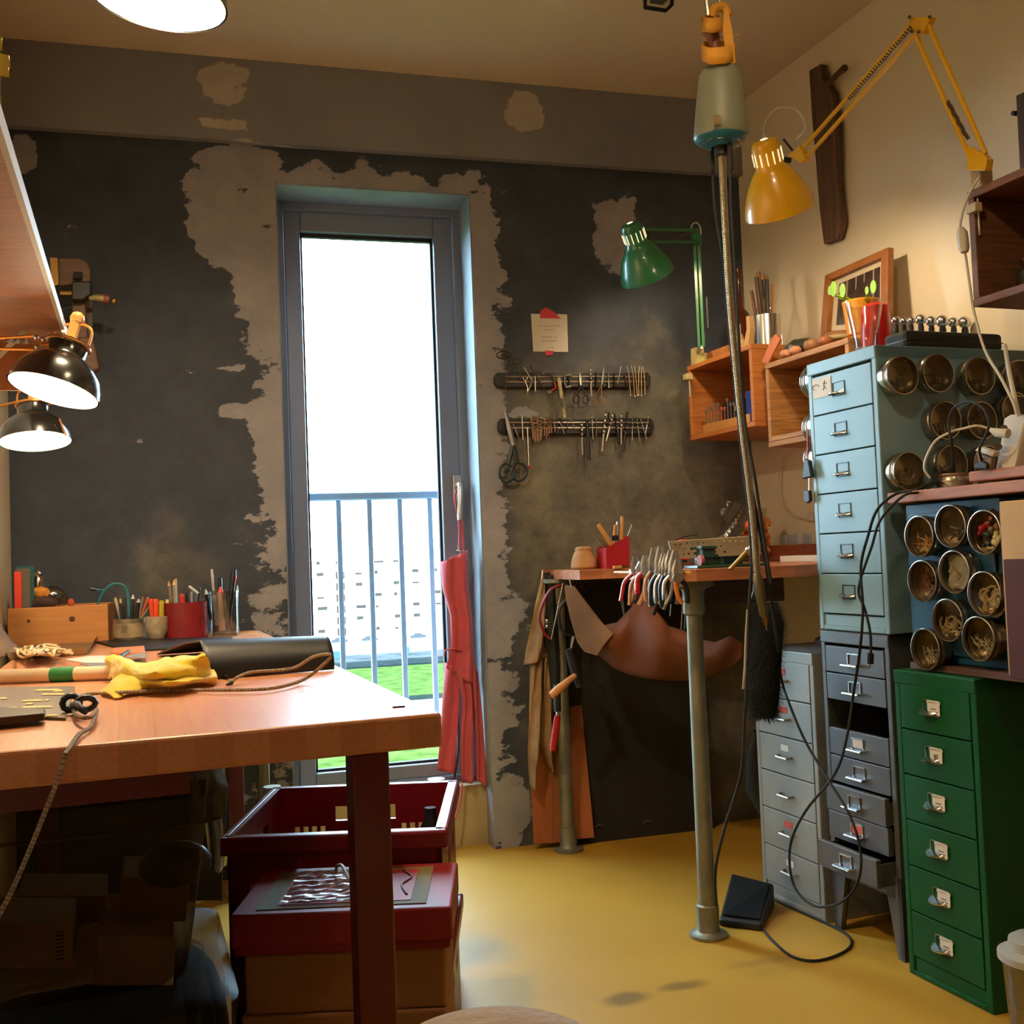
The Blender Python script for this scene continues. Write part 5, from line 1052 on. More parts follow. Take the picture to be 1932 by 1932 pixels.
# papers and small box behind the cloth
solo('paper_sheet', MB().prism([TZp(121, 1246), TZp(160, 1252), TZp(205, 1252), TZp(205, 1238), TZp(170, 1239)], (0, 0, .002)), PAPER, 'white pointed paper sheet lying between the tray and the yellow cloth', 'paper')
solo('grey_paper', MB().prism([TZp(150, 1254), TZp(212, 1266), TZp(258, 1262), TZp(258, 1248), TZp(190, 1247)], (0, 0, .0015)), mat('grey_paper', (120, 110, 108), .7), 'grey paper sheet lying under the yellow cloth', 'paper')
t = thing('colour_chart', 'small orange card box with printed stripes behind the yellow cloth', 'box', TZp(240, 1250))
part('box', MB().prism([TZp(211, 1240), TZp(275, 1240), TZp(272, 1226), TZp(212, 1230)], (0, 0, .010)), mat('orange_card', (190, 112, 62), .6), t, bevel=.001)
part('printed_label', MB().prism([TZp(235, 1240, TZ+.0105), TZp(275, 1242, TZ+.0105), TZp(275, 1232, TZ+.0105), TZp(250, 1234, TZ+.0105)], (0, 0, .0008)), mat('striped_label', (130, 124, 120), .5, var=.5, vs=60), t)
solo('green_clip', MB().tube([TZp(228, 1238, TZ+.014), TZp(243, 1229, TZ+.014)], .004, 8), mat('dark_green_clip', (24, 70, 60), .3), 'dark green glass tube lying on the orange card box', 'clip')
# tray with white cords
tr = thing('metal_tray', 'shallow metal tray full of white cords at the left of the desk', 'tray', TZp(90, 1240))
tp0, tp1, tp2, tp3 = TZp(20, 1246), TZp(162, 1236), TZp(178, 1212), TZp(24, 1216)
part('base', MB().prism([tp0, tp1, tp2, tp3], (0, 0, .003)), mat('tray_metal', (140, 122, 90), .4, .6), tr)
for a_, b_ in ((tp0, tp1), (tp1, tp2), (tp2, tp3), (tp3, tp0)):
    o_ = V((0, 0, 1)).cross(b_-a_).normalized()*.008; part('side', MB().prism([a_, b_, b_-o_+V((0, 0, .018)), a_-o_+V((0, 0, .018))], -o_*.15+V((0, 0, .0005))), MC['tray_metal'], tr)
wh = thing('cord_tangle', 'tangle of flat white cotton cords with black clips lying in the tray', 'cord', TZp(90, 1230))
g = random.Random(8); CT = mat('cotton_cord', (214, 190, 150), .85)
for i in range(14):
    x0 = g.uniform(28, 60); y0 = g.uniform(1222, 1236); pts = [PZ(x0, y0, TZ+.012+.002*i)]
    for k in range(6): pts.append(PZ(x0+k*g.uniform(10, 17), y0+g.uniform(-8, 5), TZ+.010+g.uniform(0, .022)))
    part('cord', MB().tube(smooth(pts), .003, 6), CT, wh)
part('loop', MB().tube(smooth([PD(48, 1208, 3.02), PD(55, 1188, 3.02), PD(72, 1198, 3.02), PD(100, 1195, 3.02), PD(135, 1189, 3.02), PD(150, 1195, 3.02), PD(162, 1212, 3.02)]), .004, 6), CT, wh)
for a_, b_ in (((104, 1206), (126, 1200)), ((162, 1221), (182, 1213))): part('clip', MB().tube([PD(a_[0], a_[1], 3.0), PD(b_[0], b_[1], 3.0)], .006, 8), BLACK, wh)
# wooden box with folders and bags
WB = wood('pine_box', (186, 120, 62), (204, 140, 78), (2, 20, 20), .55)
by = 3.13; bl0 = PY(22, 1212, by); bl1 = PY(205, 1210, by); zt = PY(205, 1140, by).z
wb = thing('wooden_box', 'long pine box with knots, full of folders and bags, on the desk by the wall', 'box', V((-.4, by, TZ)))
x0 = max(-.515, bl0.x-.01); x1 = bl1.x
part('front_board', MB().bx((x0, by, TZ), (x1, by+.012, zt)), WB, wb, bevel=.002); part('back_board', MB().bx((x0, by+.20, TZ), (x1, by+.212, zt)), WB, wb, bevel=.002)
part('end_board', MB().bx((x1-.012, by+.012, TZ), (x1, by+.2, zt)), WB, wb); part('end_board', MB().bx((x0, by+.012, TZ), (x0+.012, by+.2, zt)), WB, wb); part('bottom_board', MB().bx((x0+.012, by+.012, TZ), (x1-.012, by+.2, TZ+.008)), WB, wb)
for x, y, r in ((54, 1172, 3), (136, 1168, 5)):
    p = PY(x, y, by); part('knot', MB().cyl(p+V((0, .001, 0)), p-V((0, .0006, 0)), r*.0016, 12), mat('knot_brown', (84, 46, 24), .6), wb)
for i, (xa, xb, yt, yb, Y, c, lab) in enumerate(((2, 38, 1078, 1148, 3.145, (226, 62, 36), 'bright orange-red folder standing in front in the pine box'), (28, 55, 1072, 1150, 3.16, (96, 84, 70), 'grey folder standing behind the orange-red one'), (0, 62, 1068, 1150, 3.18, (14, 84, 92), 'petrol green folder standing at the back of the pine box'))):
    a_, b_ = PY(xa, yb, Y), PY(xb, yt, Y); a_.x = max(a_.x, -.50); solo('folder', MB().prism([(a_.x, Y, TZ+.009), (b_.x, Y, TZ+.009), (b_.x+.002, Y+.004, b_.z-.004), (b_.x-.006, Y+.004, b_.z), (a_.x, Y+.004, b_.z)], (0, .006, 0)), mat('folder%d' % i, c, .6, var=.04), lab, 'folder', bevel=.002)
def blob_bag(label, x, y, rx, ry, Y, m, seed, name='plastic_bag', cat='bag'):
    p = PY(x, y, Y); g_ = random.Random(seed); k = 3.3/FPX; q = MB().ball((p.x, p.y, p.z), 1, 14, (rx*k, min(rx, ry)*k*.8, ry*k))
    q.v = [p+(v-p)*g_.uniform(.82, 1.12) for v in q.v]; return solo(name, q, m, label, cat)
blob_bag('shiny clear bag with a gold lining sticking out of the pine box', 72, 1108, 11, 27, 3.22, glassy('foil_bag', (240, 210, 150), .35, .12), 1)
blob_bag('clear crinkled bag lying in the middle of the pine box', 95, 1128, 28, 20, 3.25, CLEARP, 2)
blob_bag('small orange foil pack inside the pine box', 76, 1118, 15, 10, 3.2, mat('amber', (214, 140, 60), .35), 3, 'foil_pack', 'pack')
blob_bag('dark purple sponge lying on the pine box contents', 82, 1137, 24, 11, 3.19, mat('dark_sponge', (64, 40, 34), .8), 4, 'sponge', 'sponge')
blob_bag('orange lid poking out near the end of the pine box', 134, 1137, 6, 7, 3.24, mat('orange_lid', (214, 90, 50), .5), 5, 'lid', 'cap')
t = thing('blue_cable', 'thin blue cable arching out of the pine box over the tin can', 'cable', PY(186, 1140, 3.2))
part('cord', MB().tube(smooth([PY(184, 1142, 3.2), PY(192, 1122, 3.2), PY(210, 1103, 3.2), PY(232, 1104, 3.2), PY(241, 1120, 3.2), PY(243, 1165, 3.18)]), .0035, 6), mat('teal_cable', (40, 120, 134), .5), t)
part('cord_end', MB().tube(smooth([PY(212, 1104, 3.2), PY(196, 1113, 3.2), PY(178, 1111, 3.2)]), .0022, 6), MC['teal_cable'], t); part('plug', MB().tube([PY(180, 1112, 3.2), PY(171, 1111, 3.2)], .006, 8), BLACK, t)
# pots of pens
def pot(name, label, cx, yb, Y, r, h, m, prof=None, **kw):
    c = PY(cx, yb, Y); c = V((c.x, Y, TZ)); pr = prof or [(0, .004), (r*.96, .004), (r*.96, 0), (r, .002), (r, h), (r*.94, h), (r*.94, .006), (0, .006)]
    t = thing(name, label, kw.get('cat', 'pot'), c); part('vessel', MB().lathe(pr, c, n=28), m, t); return t, c
t1, c1 = pot('tin_can', 'tin can with a torn printed label holding brushes and pens', 246, 1205, 3.12, .044, .062, mat('can_metal', (170, 160, 140), .3, .8))
lp = MB(); 
for k in range(12):
    pass
lp.lathe([(.0446, .012), (.0446, .050)], c1, n=28); part('paper_label', lp, mat('can_label', (150, 130, 100), .6, var=.35, vs=30), t1)
q = MB()
for k in range(6): a = -2.0+k*.06; q.box(c1+V((math.cos(a)*.0452, math.sin(a)*.0452, .036)), (.0008, .0006, .022))
part('bar_code', q, INK, t1)
t2, c2 = pot('small_bowl', 'small pale speckled ceramic cup holding orange markers', 297, 1203, 3.08, .03, .06, mat('speckled_ceramic', (176, 160, 134), .5, var=.25, vs=60), [(0, .0), (.016, 0), (.020, .006), (.030, .030), (.031, .066), (.028, .066), (.027, .030), (.018, .008), (0, .006)])
t3, c3 = pot('red_pot', 'large deep red cylindrical pot full of pencils', 352, 1202, 3.10, .057, .100, mat('deep_red_glaze', (122, 20, 26), .45, var=.15, vs=30, bump=.2))
t4, c4 = pot('glass_jar', 'clear glass holding black pens and a red and white marker', 424, 1197, 3.12, .040, .125, CLEAR)
solo('wooden_block', MB().bx((c4.x-.05, 3.10, TZ-.0), (PY(486, 1200, 3.1).x, 3.3, TZ+.001+.0)), WB, 'low wooden plank under the glass of pens by the window', 'block')
bpy.data.objects['wooden_block'].location.z += 0
def pen(label, Y, x0, y0, x1, y1, r, c, tip=None, grp=None, metal=0, low=None):
    a_ = PY(x0, y0, Y); b_ = PY(x1, y1, Y); t = thing('pen', label, 'pen', b_, group=grp)
    m_ = mat('pen_%d_%d_%d' % c, c, .4, metal); dd = (a_-b_); e = b_+dd*.84
    part('barrel', MB().tube([b_, e], r, 8), m_, t); part('cap', MB().tube([e, a_], [r*1.12, r*(.9 if tip is None else .3)], 8), mat('pen_%d_%d_%d' % (tip or c), (tip or c), .4, metal), t)
g = random.Random(12)
for a in [(3.12, 217, 1128, 229, 1172, .004, (196, 180, 150), None, 'pale thin brush leaning left in the tin can'), (3.12, 226, 1122, 232, 1172, .003, (214, 190, 120), (90, 70, 50), 'wooden brush at the left of the tin can'),
          (3.10, 228, 1138, 232, 1176, .006, (34, 36, 48), None, 'thick dark blue pen at the front of the tin can'), (3.13, 236, 1126, 238, 1172, .003, (60, 50, 40), None, 'thin dark pen in the middle of the tin can'),
          (3.12, 251, 1122, 249, 1172, .005, (40, 40, 42), (200, 200, 196), 'black pen with a white tip upright in the tin can'), (3.12, 262, 1130, 258, 1172, .006, (26, 26, 28), (180, 176, 170), 'fat black marker at the right of the tin can'),
          (3.12, 270, 1126, 262, 1170, .004, (120, 112, 100), None, 'grey pen leaning right in the tin can'), (3.12, 280, 1126, 264, 1172, .004, (190, 84, 60), None, 'salmon coloured pen leaning far right in the tin can'), (3.11, 286, 1138, 262, 1174, .003, (110, 116, 104), None, 'grey-green brush leaning furthest right in the tin can'),
          (3.09, 284, 1130, 288, 1176, .006, (226, 80, 44), None, 'leftmost orange marker in the speckled cup'), (3.09, 294, 1130, 296, 1178, .0075, (232, 84, 46), None, 'thick orange marker in the middle of the speckled cup'), (3.08, 305, 1133, 305, 1178, .007, (186, 164, 44), None, 'yellow-green marker in the speckled cup'), (3.09, 316, 1131, 313, 1178, .005, (226, 204, 140), None, 'cream marker at the right of the speckled cup'),
          (3.10, 318, 1097, 324, 1150, .0042, (130, 108, 84), (206, 150, 110), 'tall grey-brown pencil at the left of the red pot'), (3.10, 328, 1095, 331, 1150, .0045, (150, 140, 112), (214, 170, 90), 'second tall pencil in the red pot'), (3.12, 331, 1092, 333, 1150, .004, (190, 150, 70), None, 'golden pencil behind the second tall pencil'),
          (3.09, 343, 1120, 346, 1150, .007, (206, 50, 44), (190, 60, 50), 'short red crayon in the red pot'), (3.11, 356, 1106, 374, 1120, .004, (190, 190, 190), None, 'silver pen leaning sideways over the red pot'), (3.10, 352, 1118, 354, 1150, .004, (40, 42, 52), None, 'short dark blue pencil in the red pot'), (3.10, 361, 1116, 362, 1150, .0035, (150, 150, 156), None, 'thin grey pen in the middle of the red pot'), (3.10, 370, 1120, 370, 1150, .004, (90, 92, 104), None, 'slate coloured pen at the right of the red pot'), (3.12, 376, 1108, 372, 1150, .004, (50, 50, 54), None, 'dark pencil behind the slate coloured pen'),
          (3.12, 399, 1074, 408, 1165, .0035, (180, 178, 172), None, 'tallest silver pen in the glass'), (3.13, 388, 1112, 398, 1170, .005, (26, 28, 34), (190, 190, 190), 'black pen leaning left in the glass'), (3.12, 402, 1112, 410, 1180, .007, (200, 190, 180), (60, 60, 60), 'white marker with grey cap in the glass'), (3.10, 416, 1107, 419, 1190, .0085, (206, 150, 120), (216, 60, 46), 'fat marker with a red cap and a printed barrel in the glass'),
          (3.13, 415, 1090, 416, 1170, .006, (20, 22, 28), None, 'thick black pen behind the fat marker'), (3.12, 442, 1074, 430, 1185, .007, (16, 24, 44), None, 'long dark blue pen leaning right in the glass'), (3.12, 443, 1086, 438, 1110, .006, (206, 60, 50), None, 'red ended pen at the right of the glass'), (3.12, 448, 1104, 444, 1190, .004, (50, 58, 66), (170, 176, 180), 'thin pen with a pale clip at the far right of the glass')]:
    pen(a[8], a[0], a[1], a[2], a[3], a[4], a[5], a[6], a[7], 'pens and brushes in the desk pots')
# cream cone and white panel at the frame edge
q = MB().lathe([(.075, 0), (.070, .01), (.050, .03), (.030, .06), (.018, .10), (.008, .13), (0, .135)], TZp(-18, 1236), n=24)
solo('wooden_cone', q, mat('weathered_brown', (110, 88, 66), .6, var=.3, vs=12), 'brown weathered cone standing on the desk at the picture edge', 'cone')
# drill hanging on the wall / cordless tool
hd = thing('wall_tool', 'wooden and black clamp tool hung on the back wall above the lamps', 'tool', PY(150, 690, 3.2))
HW = wood('brown_handle', (92, 64, 46), (112, 80, 58)); h_ = lambda x, y, Y=3.25: PY(x, y, Y)
part('upper_block', MB().prism([h_(112, 492), h_(150, 492), h_(166, 500), h_(172, 512), h_(172, 536), h_(112, 545)], (0, -.03, 0)), HW, hd, bevel=.004)
part('clear_guard', MB().prism([h_(96, 490, 3.2), h_(110, 490, 3.2), h_(112, 540, 3.2), h_(100, 545, 3.2)], (0, -.02, 0)), BRASS, hd)
part('lower_block', MB().prism([h_(138, 570), h_(162, 570), h_(166, 620), h_(172, 680), h_(140, 680)], (0, -.03, 0)), HW, hd, bevel=.004)
part('back_rail', MB().prism([h_(162, 560, 3.27), h_(174, 560, 3.27), h_(175, 690, 3.27), h_(163, 690, 3.27)], (0, .02, 0)), mat('rail_grey', (100, 92, 76), .6), hd)
part('clamp_block', MB().prism([h_(138, 537, 3.22), h_(174, 537, 3.22), h_(174, 562, 3.22), h_(160, 572, 3.22), h_(138, 572, 3.22)], (0, -.04, 0)), BLACK, hd, bevel=.004)
part('socket', MB().prism([h_(139, 514, 3.21), h_(156, 514, 3.21), h_(156, 528, 3.21), h_(139, 528, 3.21)], (0, -.01, 0)), RUBBER, hd, bevel=.003)
part('side_handle', MB().tube([h_(168, 563, 3.19), h_(180, 561, 3.19), h_(195, 563, 3.19), h_(206, 565, 3.19)], [.006, .010, .012, .010], 12), mat('pale_brass', (160, 150, 110), .4, .6), hd)
part('handle_ring', MB().cyl(h_(196, 564, 3.19), h_(205, 565, 3.19), .0135, 14), mat('dull_red', (130, 66, 54), .5), hd); part('handle_knob', MB().ball(h_(215, 568, 3.19), .009, 12), BRASS, hd); part('spindle', MB().cyl(h_(114, 553, 3.2), h_(138, 553, 3.2), .008, 8), BRASS, hd)
part('hanging_body', MB().prism([h_(150, 640), h_(178, 642), h_(184, 668), h_(190, 700), h_(150, 720)], (0, -.04, 0)), HW, hd, bevel=.006)

# ------------------------------------------------------------------ shelf on the left wall
SHW = wood('shelf_underside', (150, 86, 46), (172, 104, 58), (2, 20, 20), .55); EDG = mat('white_edge_band', (190, 186, 180), .5, var=.03)
sf = thing('wall_shelf', 'long wooden wall shelf with a pale edge strip above the desk lamps', 'shelf', V((-.4, 1.5, 1.35)))
n0, n1 = PD(0, 232, .90), PD(131, 652, 2.1); dirn = (n1-n0).normalized(); n0 = n0-dirn*.6
side = V((-math.cos(A4), -.07, 0)).normalized()
def shelf_slab(a_, b_, w0, w1, th): 
    return [a_+side*w0, b_+side*w0, b_+side*w1, a_+side*w1]
midp = n0.lerp(n1, .74)
part('board', MB().prism(shelf_slab(n0, midp, .004, .19, 0), (0, 0, .018)), SHW, sf, bevel=.001)
part('board', MB().prism(shelf_slab(midp, n1, .004, .19, 0), (0, 0, .018)), wood('shelf_underside_dark', (128, 78, 46), (146, 92, 56), (2, 20, 20)), sf, bevel=.001)
part('edge_strip', MB().prism([n0-V((0, 0, .001)), n1-V((0, 0, .001)), n1+side*.006-V((0, 0, .001)), n0+side*.006-V((0, 0, .001))], (0, 0, .020)), EDG, sf)
part('bracket', MB().tube([PD(104, 568, 1.9), PD(0, 670, 1.95), PD(-60, 728, 1.98)], .006, 4), mat('bracket_grey', (150, 130, 110), .5), sf)
part('side_panel', MB().prism([n1+side*.01, n1+side*.18, n1+side*.18-V((0, 0, .09)), n1+side*.04-V((0, 0, .09))], dirn*.012), wood('panel_orange', (140, 80, 44), (156, 94, 54), (20, 3, 3)), sf)
lf = thing('trailing_plant', 'yellow-green leaf tip hanging down at the upper picture edge', 'plant', PD(0, 110, 1.2))
LFM = mat('leaf_yellow_green', (150, 160, 40), .5, col2=(190, 150, 40))
for i, (a_, b_, c_) in enumerate((((-20, 95), (20, 128), (3, 112)), ((-20, 120), (18, 146), (2, 142)), ((-30, 60), (4, 96), (-6, 100)))):
    A_, B_ = PD(*a_, 1.2), PD(*b_, 1.18); w_ = CR*.010+V((0, 0, .004)); m_ = (A_+B_)/2
    part('leaf', MB().add([A_, m_+w_, B_, m_-w_, m_+CF*.004], [(0, 1, 4), (1, 2, 4), (2, 3, 4), (3, 0, 4)], True), LFM, lf, solid=.0008)
part('stem', MB().tube(smooth([PD(-90, 20, 1.2), PD(-40, 50, 1.2), PD(-20, 100, 1.2)]), .002, 6), LFM, lf)

# ------------------------------------------------------------------ under the desk: crates, boxes, tubs
CRD = mat('crate_red', (112, 6, 18), .4, var=.05, coat=.15)
def bottle_crate(label, A_, xd, yd, W, D, H, z0):
    M = Matrix(((xd.x, yd.x, 0, A_.x), (xd.y, yd.y, 0, A_.y), (0, 0, 1, z0), (0, 0, 0, 1))); t = thing('plastic_crate', label, 'crate', M=M, group='stacked red crates')
    th = .010
    def wall(nm, T, L, big):
        # T maps (u, t, z) -> local; a wall with a hand hole and rows of slots, built of strips
        q = MB()
        def b(u0, u1, z0_, z1_): 
            ps = [T(u, k, z) for z in (z0_, z1_) for k in (0, th) for u in (u0, u1)]; q.add(ps, [(0, 2, 3, 1), (4, 5, 7, 6), (0, 1, 5, 4), (2, 6, 7, 3), (0, 4, 6, 2), (1, 3, 7, 5)])
        hz0, hz1 = H-.072, H-.042; h0, h1 = L*.33, L*.67
        b(0, L, hz1, H); b(0, h0, hz0, hz1); b(h1, L, hz0, hz1); b(0, L, hz0-.010, hz0)
        sz0, sz1 = hz0-.046, hz0-.010; xs = []
        for gx in (.10, .40, .70):
            for k in range(4): xs.append(L*gx+k*.018)
        last = 0
        for x in xs: b(last, x, sz0, sz1); last = x+.011
        b(last, L, sz0, sz1); b(0, L, 0, sz0)
        part(nm, q, CRD, t, local=True)
    wall('side_wall', lambda u, k, z: V((u, k, z)), W, 1); wall('side_wall', lambda u, k, z: V((u, D-k, z)), W, 1)
    wall('end_wall', lambda u, k, z: V((k, u, z)), D, 0); wall('end_wall', lambda u, k, z: V((W-k, u, z)), D, 0)
    q = MB()
    for a_, b_ in (((-.012, -.012, H-.032), (W+.012, .004, H)), ((-.012, D-.004, H-.032), (W+.012, D+.012, H)), ((-.012, .004, H-.032), (.004, D-.004, H)), ((W-.004, .004, H-.032), (W+.012, D-.004, H))): q.bx(a_, b_)
    part('rim', q, CRD, t, bevel=.005, local=True); part('floor_panel', MB().bx((th, th, 0), (W-th, D-th, .006)), CRD, t, local=True)
    return t, M
A_ = V((.022, 1.965, 0)); xd = V((.973, -.23, 0)); xd = (V((.392, 1.86, 0))-A_).normalized(); yd = V((-xd.y, xd.x, 0))
cr1, MC1 = bottle_crate('upper red plastic bottle crate with a bright rim under the desk', A_, xd, yd, .375, .40, .235, .235)
bottle_crate('lower red plastic crate carrying the upper one', A_, xd, yd, .375, .40, .232, .0)
o = solo('black_bottle', MB().lathe([(0, 0), (.028, 0), (.028, .14), (.012, .17), (.012, .19), (0, .19)], MC1 @ V((.33, .33, .007)), n=18), BLACK, 'black bottle standing in the far corner of the upper red crate', 'bottle')
# pipe trestle behind the crates
pt_ = thing('pipe_stand', 'galvanised pipe stand whose foot shows beside the red crates', 'stand', V((.49, 2.43, 0)))
for nm, (x, y) in (('leg', (.492, 2.43)), ('leg', (.13, 2.52))):
    part(nm, MB().lathe([(.034, 0), (.034, .055), (.024, .06), (.020, .065), (.020, .22), (.024, .225), (.024, .26), (.020, .265), (.020, .44)], (x, y, 0), n=20, cap=True), PIPE, pt_)
part('cross_bar', MB().cyl((.492, 2.43, .42), (.13, 2.52, .42), .014, 12), PIPE, pt_)
p = V((PY(498, 1440, 2.9).x, 2.9, 0)); part('post', MB().cyl((p.x, 2.95, 0), (p.x, 2.95, TZ-.043), .016, 12), PIPE, pt_)
bb0 = PY(586, 1425, 2.6); solo('black_float', MB().ball((bb0.x, 2.6, TZ-.0725), .03, 14), BLACK, 'small dark round knob under the far desk top', 'knob')
# parcel with a collage lid, on two wooden boxes
B0 = V((.020, 1.70, 0)); xb = (V((.342, 1.612, 0))-B0).normalized(); yb_ = V((-xb.y, xb.x, 0))
def BM(z): return Matrix(((xb.x, yb_.x, 0, B0.x), (xb.y, yb_.y, 0, B0.y), (0, 0, 1, z), (0, 0, 0, 1)))
REDB = mat('red_card', (128, 16, 22), .55, var=.08)
pc = thing('red_box', 'red lidded box with a collage picture under creased foil on its lid', 'box', M=BM(.352))
part('base', MB().bx((.004, .004, 0), (.331, .236, .050)), REDB, pc, bevel=.003, local=True); part('lid', MB().bx((0, 0, .012), (.335, .24, .063)), REDB, pc, bevel=.004, local=True)
part('picture_mount', MB().bx((.035, .02, .0632), (.295, .215, .0645)), mat('olive_card', (110, 96, 40), .7), pc, local=True)
part('picture', MB().bx((.065, .035, .0646), (.270, .20, .0655)), mat('pink_card', (170, 50, 50), .6, var=.15), pc, local=True)
g = random.Random(6); part('creased_foil', MB().grid(lambda u, v: V((.07+.15*u, .03+.165*v, .067+.0035*g.random()+.002*math.sin(v*40))), 14, 34, False), glassy('creased_film', (200, 170, 170), .16, .32), pc, local=True)
q = MB().tube(smooth([V((.245, .19, .0665)), V((.262, .15, .0665)), V((.25, .11, .0665)), V((.262, .06, .0665))]), .002, 6); part('drawn_line', q, mat('dark_red_line', (100, 20, 24), .6), pc, local=True)
LIN = wood('linen_board', (150, 104, 66), (160, 116, 76), (1, 1, 40), .8)
solo('wooden_box_plain', MB().prism([BM(.262) @ V((.018, .01, 0)), BM(.262) @ V((.322, .01, 0)), BM(.262) @ V((.322, .24, 0)), BM(.262) @ V((.018, .24, 0))], (0, 0, .0895)), mat('linen_box', (146, 100, 62), .8, var=.08, vs=80), 'pale woven-look box directly under the red lidded box', 'box', bevel=.004)
solo('wooden_box_plain', MB().prism([BM(0) @ V((.012, .005, 0)), BM(0) @ V((.322, .005, 0)), BM(0) @ V((.322, .225, 0)), BM(0) @ V((.012, .225, 0))], (0, 0, .2615)), MC['linen_box'], 'lowest tall woven-look box carrying the stack under the desk', 'box', bevel=.004)
t = thing('hanging_hook', 'thin steel hooked rod leaning over the red lidded box', 'hook', PD(632, 1640, 1.75))
part('rod', MB().tube(smooth([PD(634, 1645, 1.78), PD(636, 1634, 1.76), PD(646, 1634, 1.74), PD(658, 1656, 1.70), PD(672, 1685, 1.66)]), .0028, 8), STEEL, t)
# translucent tubs
TUB = glassy('tub_plastic', (190, 180, 162), -.015, .4, .3)
def tub(label, xr, yF, z0, z1, D=.42, W=.345, grp='clear storage tubs'):
    M = TM(xr-W, yF, z0); H = z1-z0; t = thing('storage_tub', label, 'tub', M=M, group=grp); q = MB()
    def ring(ins, z, k=6):
        r = .05; pts = []
        for (cx, cy, a0) in ((W-ins-r, ins+r, -90), (W-ins-r, D-ins-r, 0), (ins+r, D-ins-r, 90), (ins+r, ins+r, 180)):
            for i in range(k+1): a = math.radians(a0+90*i/k); pts.append(V((cx+r*math.cos(a), cy+r*math.sin(a), z)))
        return pts
    rs = [ring(.045, 0), ring(.04, .01), ring(.012, H-.05)]; n = len(rs[0]); o = 0
    q.add([p for r in rs for p in r], [(i*n+k, i*n+(k+1) % n, (i+1)*n+(k+1) % n, (i+1)*n+k) for i in range(2) for k in range(n)]+[list(range(n))[::-1]], True); part('body', q, TUB, t, local=True)
    rs = [ring(.014, H-.055), ring(-.012, H-.05), ring(-.016, H-.012), ring(.0, H-.004)]; q = MB().add([p for r in rs for p in r], [(i*n+k, i*n+(k+1) % n, (i+1)*n+(k+1) % n, (i+1)*n+k) for i in range(3) for k in range(n)]+[list(range(3*n, 4*n))], True); part('lid', q, TUB, t, local=True)
    return t
ex_ = -.266
tub('upper translucent storage tub full of boxes under the desk', ex_+.01, .20, .385, .655)
tub('lower translucent storage tub at the bottom of the stack under the desk', ex_+.015, .19, .10, .381)
solo('low_plinth', MB().prism([TP(-.58, .21, 0), TP(-.28, .21, 0), TP(-.28, .6, 0), TP(-.58, .6, 0)], (0, 0, .098)), RUBBER, 'low dark plinth carrying the storage tubs', 'plinth')
def inbox(name, label, x0, y0, x1, y1, yl, m, dd=.12, cat='box', tilt=0):
    o_ = TP(0, yl, 0); n_ = TY; a_, b_, c_, d_ = [PP(x, y, o_, n_) for x, y in ((x0, y1), (x1, y1), (x1-tilt, y0), (x0-tilt, y0))]
    return solo(name, MB().prism([a_, b_, c_, d_], TY*dd), m, label, cat, bevel=.002)
CRDB = mat('brown_card', (120, 84, 50), .8); WCD = mat('pale_card', (150, 128, 100), .8)
inbox('white_box', 'white printed box with a bar code seen through the upper tub', -20, 1742, 137, 1826, .245, WCD)
solo('tub_dark_block', MB().prism([TP(-.57, .24, .112), TP(-.30, .24, .112), TP(-.30, .5, .112), TP(-.57, .5, .112)], (0, 0, .2)), mat('tub_darkening', (44, 38, 32), .9, var=.4, vs=14), 'dark block added inside the lower storage tub to darken it', 'filling', kind='stuff')  # dark block put in so that the lower tub reads dark
p_ = PP(113, 1784, TP(0, .2443, 0), TY); q = MB()
for k in range(8): q.box(p_+TX*0+V((0, 0, .018-.005*k)), (.010, .0006, .0028 if k % 3 else .0018), Matrix.Rotation(TA, 3, 'Z'))
solo('bar_code_label', q, INK, 'dark bar code printed on the white box in the tub', 'label', kind='stuff')
inbox('pale_box', 'pale card box standing low in the upper tub', 178, 1768, 327, 1860, .25, WCD, tilt=-4)
inbox('brown_box', 'tilted brown box lying high in the upper tub', 222, 1655, 350, 1740, .33, CRDB, tilt=-10)
inbox('brown_box', 'wide brown box at the back of the upper tub', 30, 1690, 200, 1742, .36, CRDB)
o = solo('dark_bundle', MB().ball(PP(330, 1630, TP(0, .32, 0), TY), .04, 14, (1.3, .8, .8)), BLACK, 'black soft bundle on top of the tilted brown box', 'bundle')
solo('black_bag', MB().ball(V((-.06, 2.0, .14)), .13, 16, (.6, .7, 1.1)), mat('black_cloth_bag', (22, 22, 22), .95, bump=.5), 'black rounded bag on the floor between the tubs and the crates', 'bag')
q = MB().grid(lambda u, v: PD(388+38*u+4*math.sin(v*9), 1400+240*v, 2.2)+V((0, .03*math.sin(u*8), 0)), 8, 16); solo('plastic_sheet', q, CLEARP, 'clear crumpled plastic sheet hanging behind the tubs', 'plastic sheet')
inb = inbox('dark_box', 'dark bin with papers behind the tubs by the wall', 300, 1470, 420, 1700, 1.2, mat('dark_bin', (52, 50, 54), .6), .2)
# stool with a fleece at the bottom edge
st = thing('stool', 'stool covered with a pale fleece at the bottom of the picture', 'stool', V((.16, .95, 0)))
c = PZ(930, 1975, .53); c.z = 0
part('fleece', MB().lathe([(0, .535), (.05, .537), (.09, .530), (.105, .515), (.10, .50), (0, .49)][::-1], c, n=24), mat('fleece', (150, 122, 86), .95, bump=.8, bs=70, sheen=.4), st, sub=1)
part('seat', MB().cyl(c+V((0, 0, .47)), c+V((0, 0, .49)), .11, 24), TAN, st)
for k in range(3):
    a = k*2.09+.5; d_ = V((math.cos(a), math.sin(a), 0)); part('leg', MB().cyl(c+d_*.12, c+d_*.07+V((0, 0, .47)), .010, 10), STEEL, st)

